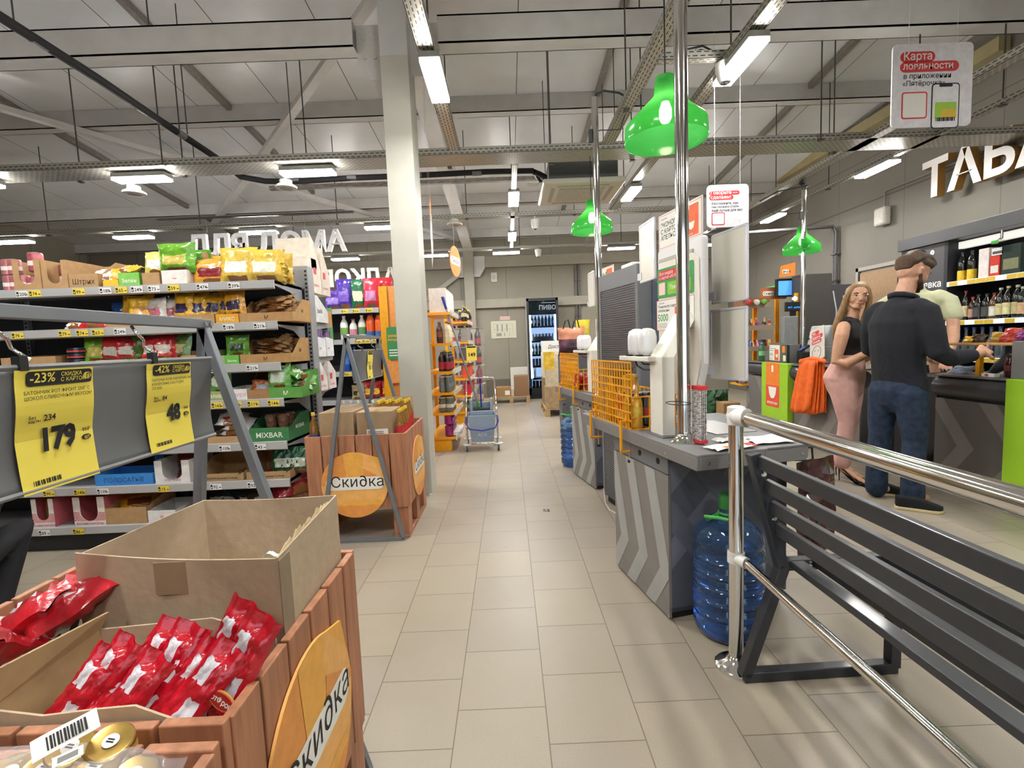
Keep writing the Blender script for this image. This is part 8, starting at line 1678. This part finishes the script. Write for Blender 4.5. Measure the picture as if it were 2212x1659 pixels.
def letters(lab, body, x, y, z, size, face, depth=.05, mirror=False, zt=3.0):
    r = thing('hanging_letters', lab, 'letters', (x, y, z)); M = FRONT if not mirror else RZ(PI) @ FRONT; m = MB(); m.text(body, size, M, 0, .028, 'LEFT', depth); m.build('lettering', face, r); n = len(body) * size * .62; m = MB()
    for t in (.15, .5, .85): m.tube([((-n if mirror else n) * t, 0, size * .7), ((-n if mirror else n) * t, 0, zt - z)], .0012, 4)
    m.build('thread', plain('#cfcfcf'), r); return r
letters('white hanging letters reading ДЛЯ ДОМА above the left shelves', 'ДЛЯ ДОМА', -4.05, 6.3, 2.52, .36, mat('#e6e4e2', .5)); letters('hanging letters seen from behind, mirrored, above the household shelves', 'АЛКОГОЛЬ', -2.1, 9.6, 2.50, .44, mat('#b3aca2', .5), .05, True)
m = MB(); m.box((-4.4, 6.28, 2.99), (-1.9, 6.32, 3.01)); m.build('letter_rail', ROD, None, label='thin dark rail carrying the hanging letters', cat='rail')
r = thing('hanging_board', 'white and orange hanging price board seen edge on right of the column', 'sign', (-.69, 4.75, 2.10), .18); m = MB(); m.add([(0, 0, .05), (.004, .55, 0), (.004, .55, .36), (0, 0, .42), (.006, 0, .05), (.010, .55, 0), (.010, .55, .36), (.006, 0, .42)], [(0, 1, 2, 3), (7, 6, 5, 4), (0, 4, 5, 1), (2, 6, 7, 3), (1, 5, 6, 2), (0, 3, 7, 4)]); m.build('panel', plain('#dedcd6'), r); m = MB(); m.box((.0, 0, .42), (.006, .25, .60)); m.build('orange_header', ORP, r); Mb = frame((.011, .06, .25), (0, 1, 0), (0, 0, 1), (1, 0, 0)); m = MB(); m.text('Скидка', .10, Mb, 0, .01); m.text('дня', .10, Mb @ T(0, -.11, 0), 0, .01); m.build('print', plain('#8a8c92'), r); m = MB(); m.tube([(.003, .1, .6), (.003, .1, 2.2)], .0012, 4); m.tube([(.003, .5, .36), (.003, .5, 2.2)], .0012, 4); m.build('thread', plain('#cfcfcf'), r)
r = thing('hanging_board', 'orange round hanging sale sign seen almost edge on above the aisle shelves', 'sign', (-.60, 5.5, 2.02)); m = MB(); m.prism(circle(.17, 36, .17, .17), .006, 0, frame((0, -.17, 0), (.25, .97, 0), (0, 0, 1), (.97, -.25, 0))); m.build('disc', ORP, r); m = MB(); m.prism(rrect(.02, .13, .32, .22, .04), .001, 0, frame((0, -.17, 0), (.25, .97, 0), (0, 0, 1), (.97, -.25, 0)) @ T(0, 0, .006)); m.text('Скидка', .07, frame((0, -.17, 0), (.25, .97, 0), (0, 0, 1), (.97, -.25, 0)) @ T(.06, .155, .0075), 1, .0); m.build('caption', [PAPER, INK], r); m = MB(); m.tube([(.04, 0, .33), (.04, 0, 2.2)], .0012, 4); m.build('thread', plain('#cfcfcf'), r)
# rows of far shelving on the left so the hall does not end behind the first unit
def far_row(y, lab):
    r = thing('shelf_gondola', lab, 'shelf unit', (0, 0, 0)); m = MB(); m.box((-7.5, y, 0), (-1.6, y + .5, 1.75)); m.build('shelf_body', SHD, r)
far_row(8.2, 'third dark shelf row far behind on the left')
# floor drops: dark smudge of dirt in the aisle
m = MB(); rr = random.Random(2)
for k in range(9): m.prism([(.012 * math.cos(a) * rr.random() + .03 * (rr.random() - .5), .016 * math.sin(a) * rr.random() + .04 * (rr.random() - .5)) for a in [q * PI / 3 for q in range(6)]], .0012, 0, T(0, 0, 0)) if False else m.lathe([(.004 + .008 * rr.random(), 0), (.003, .0015), (.001, .002)], 6, 0, T(.05 * (rr.random() - .5), .06 * (rr.random() - .5), 0))
m.build('dirt_smudge', plain('#2e2722', .9), None, atz(1178, 1102), label='small dark dirt crumbs on a tile joint in the aisle', cat='dirt')
bpy.data.objects['dirt_smudge']['kind'] = 'stuff'
# storefront windows behind the viewpoint let in a little daylight
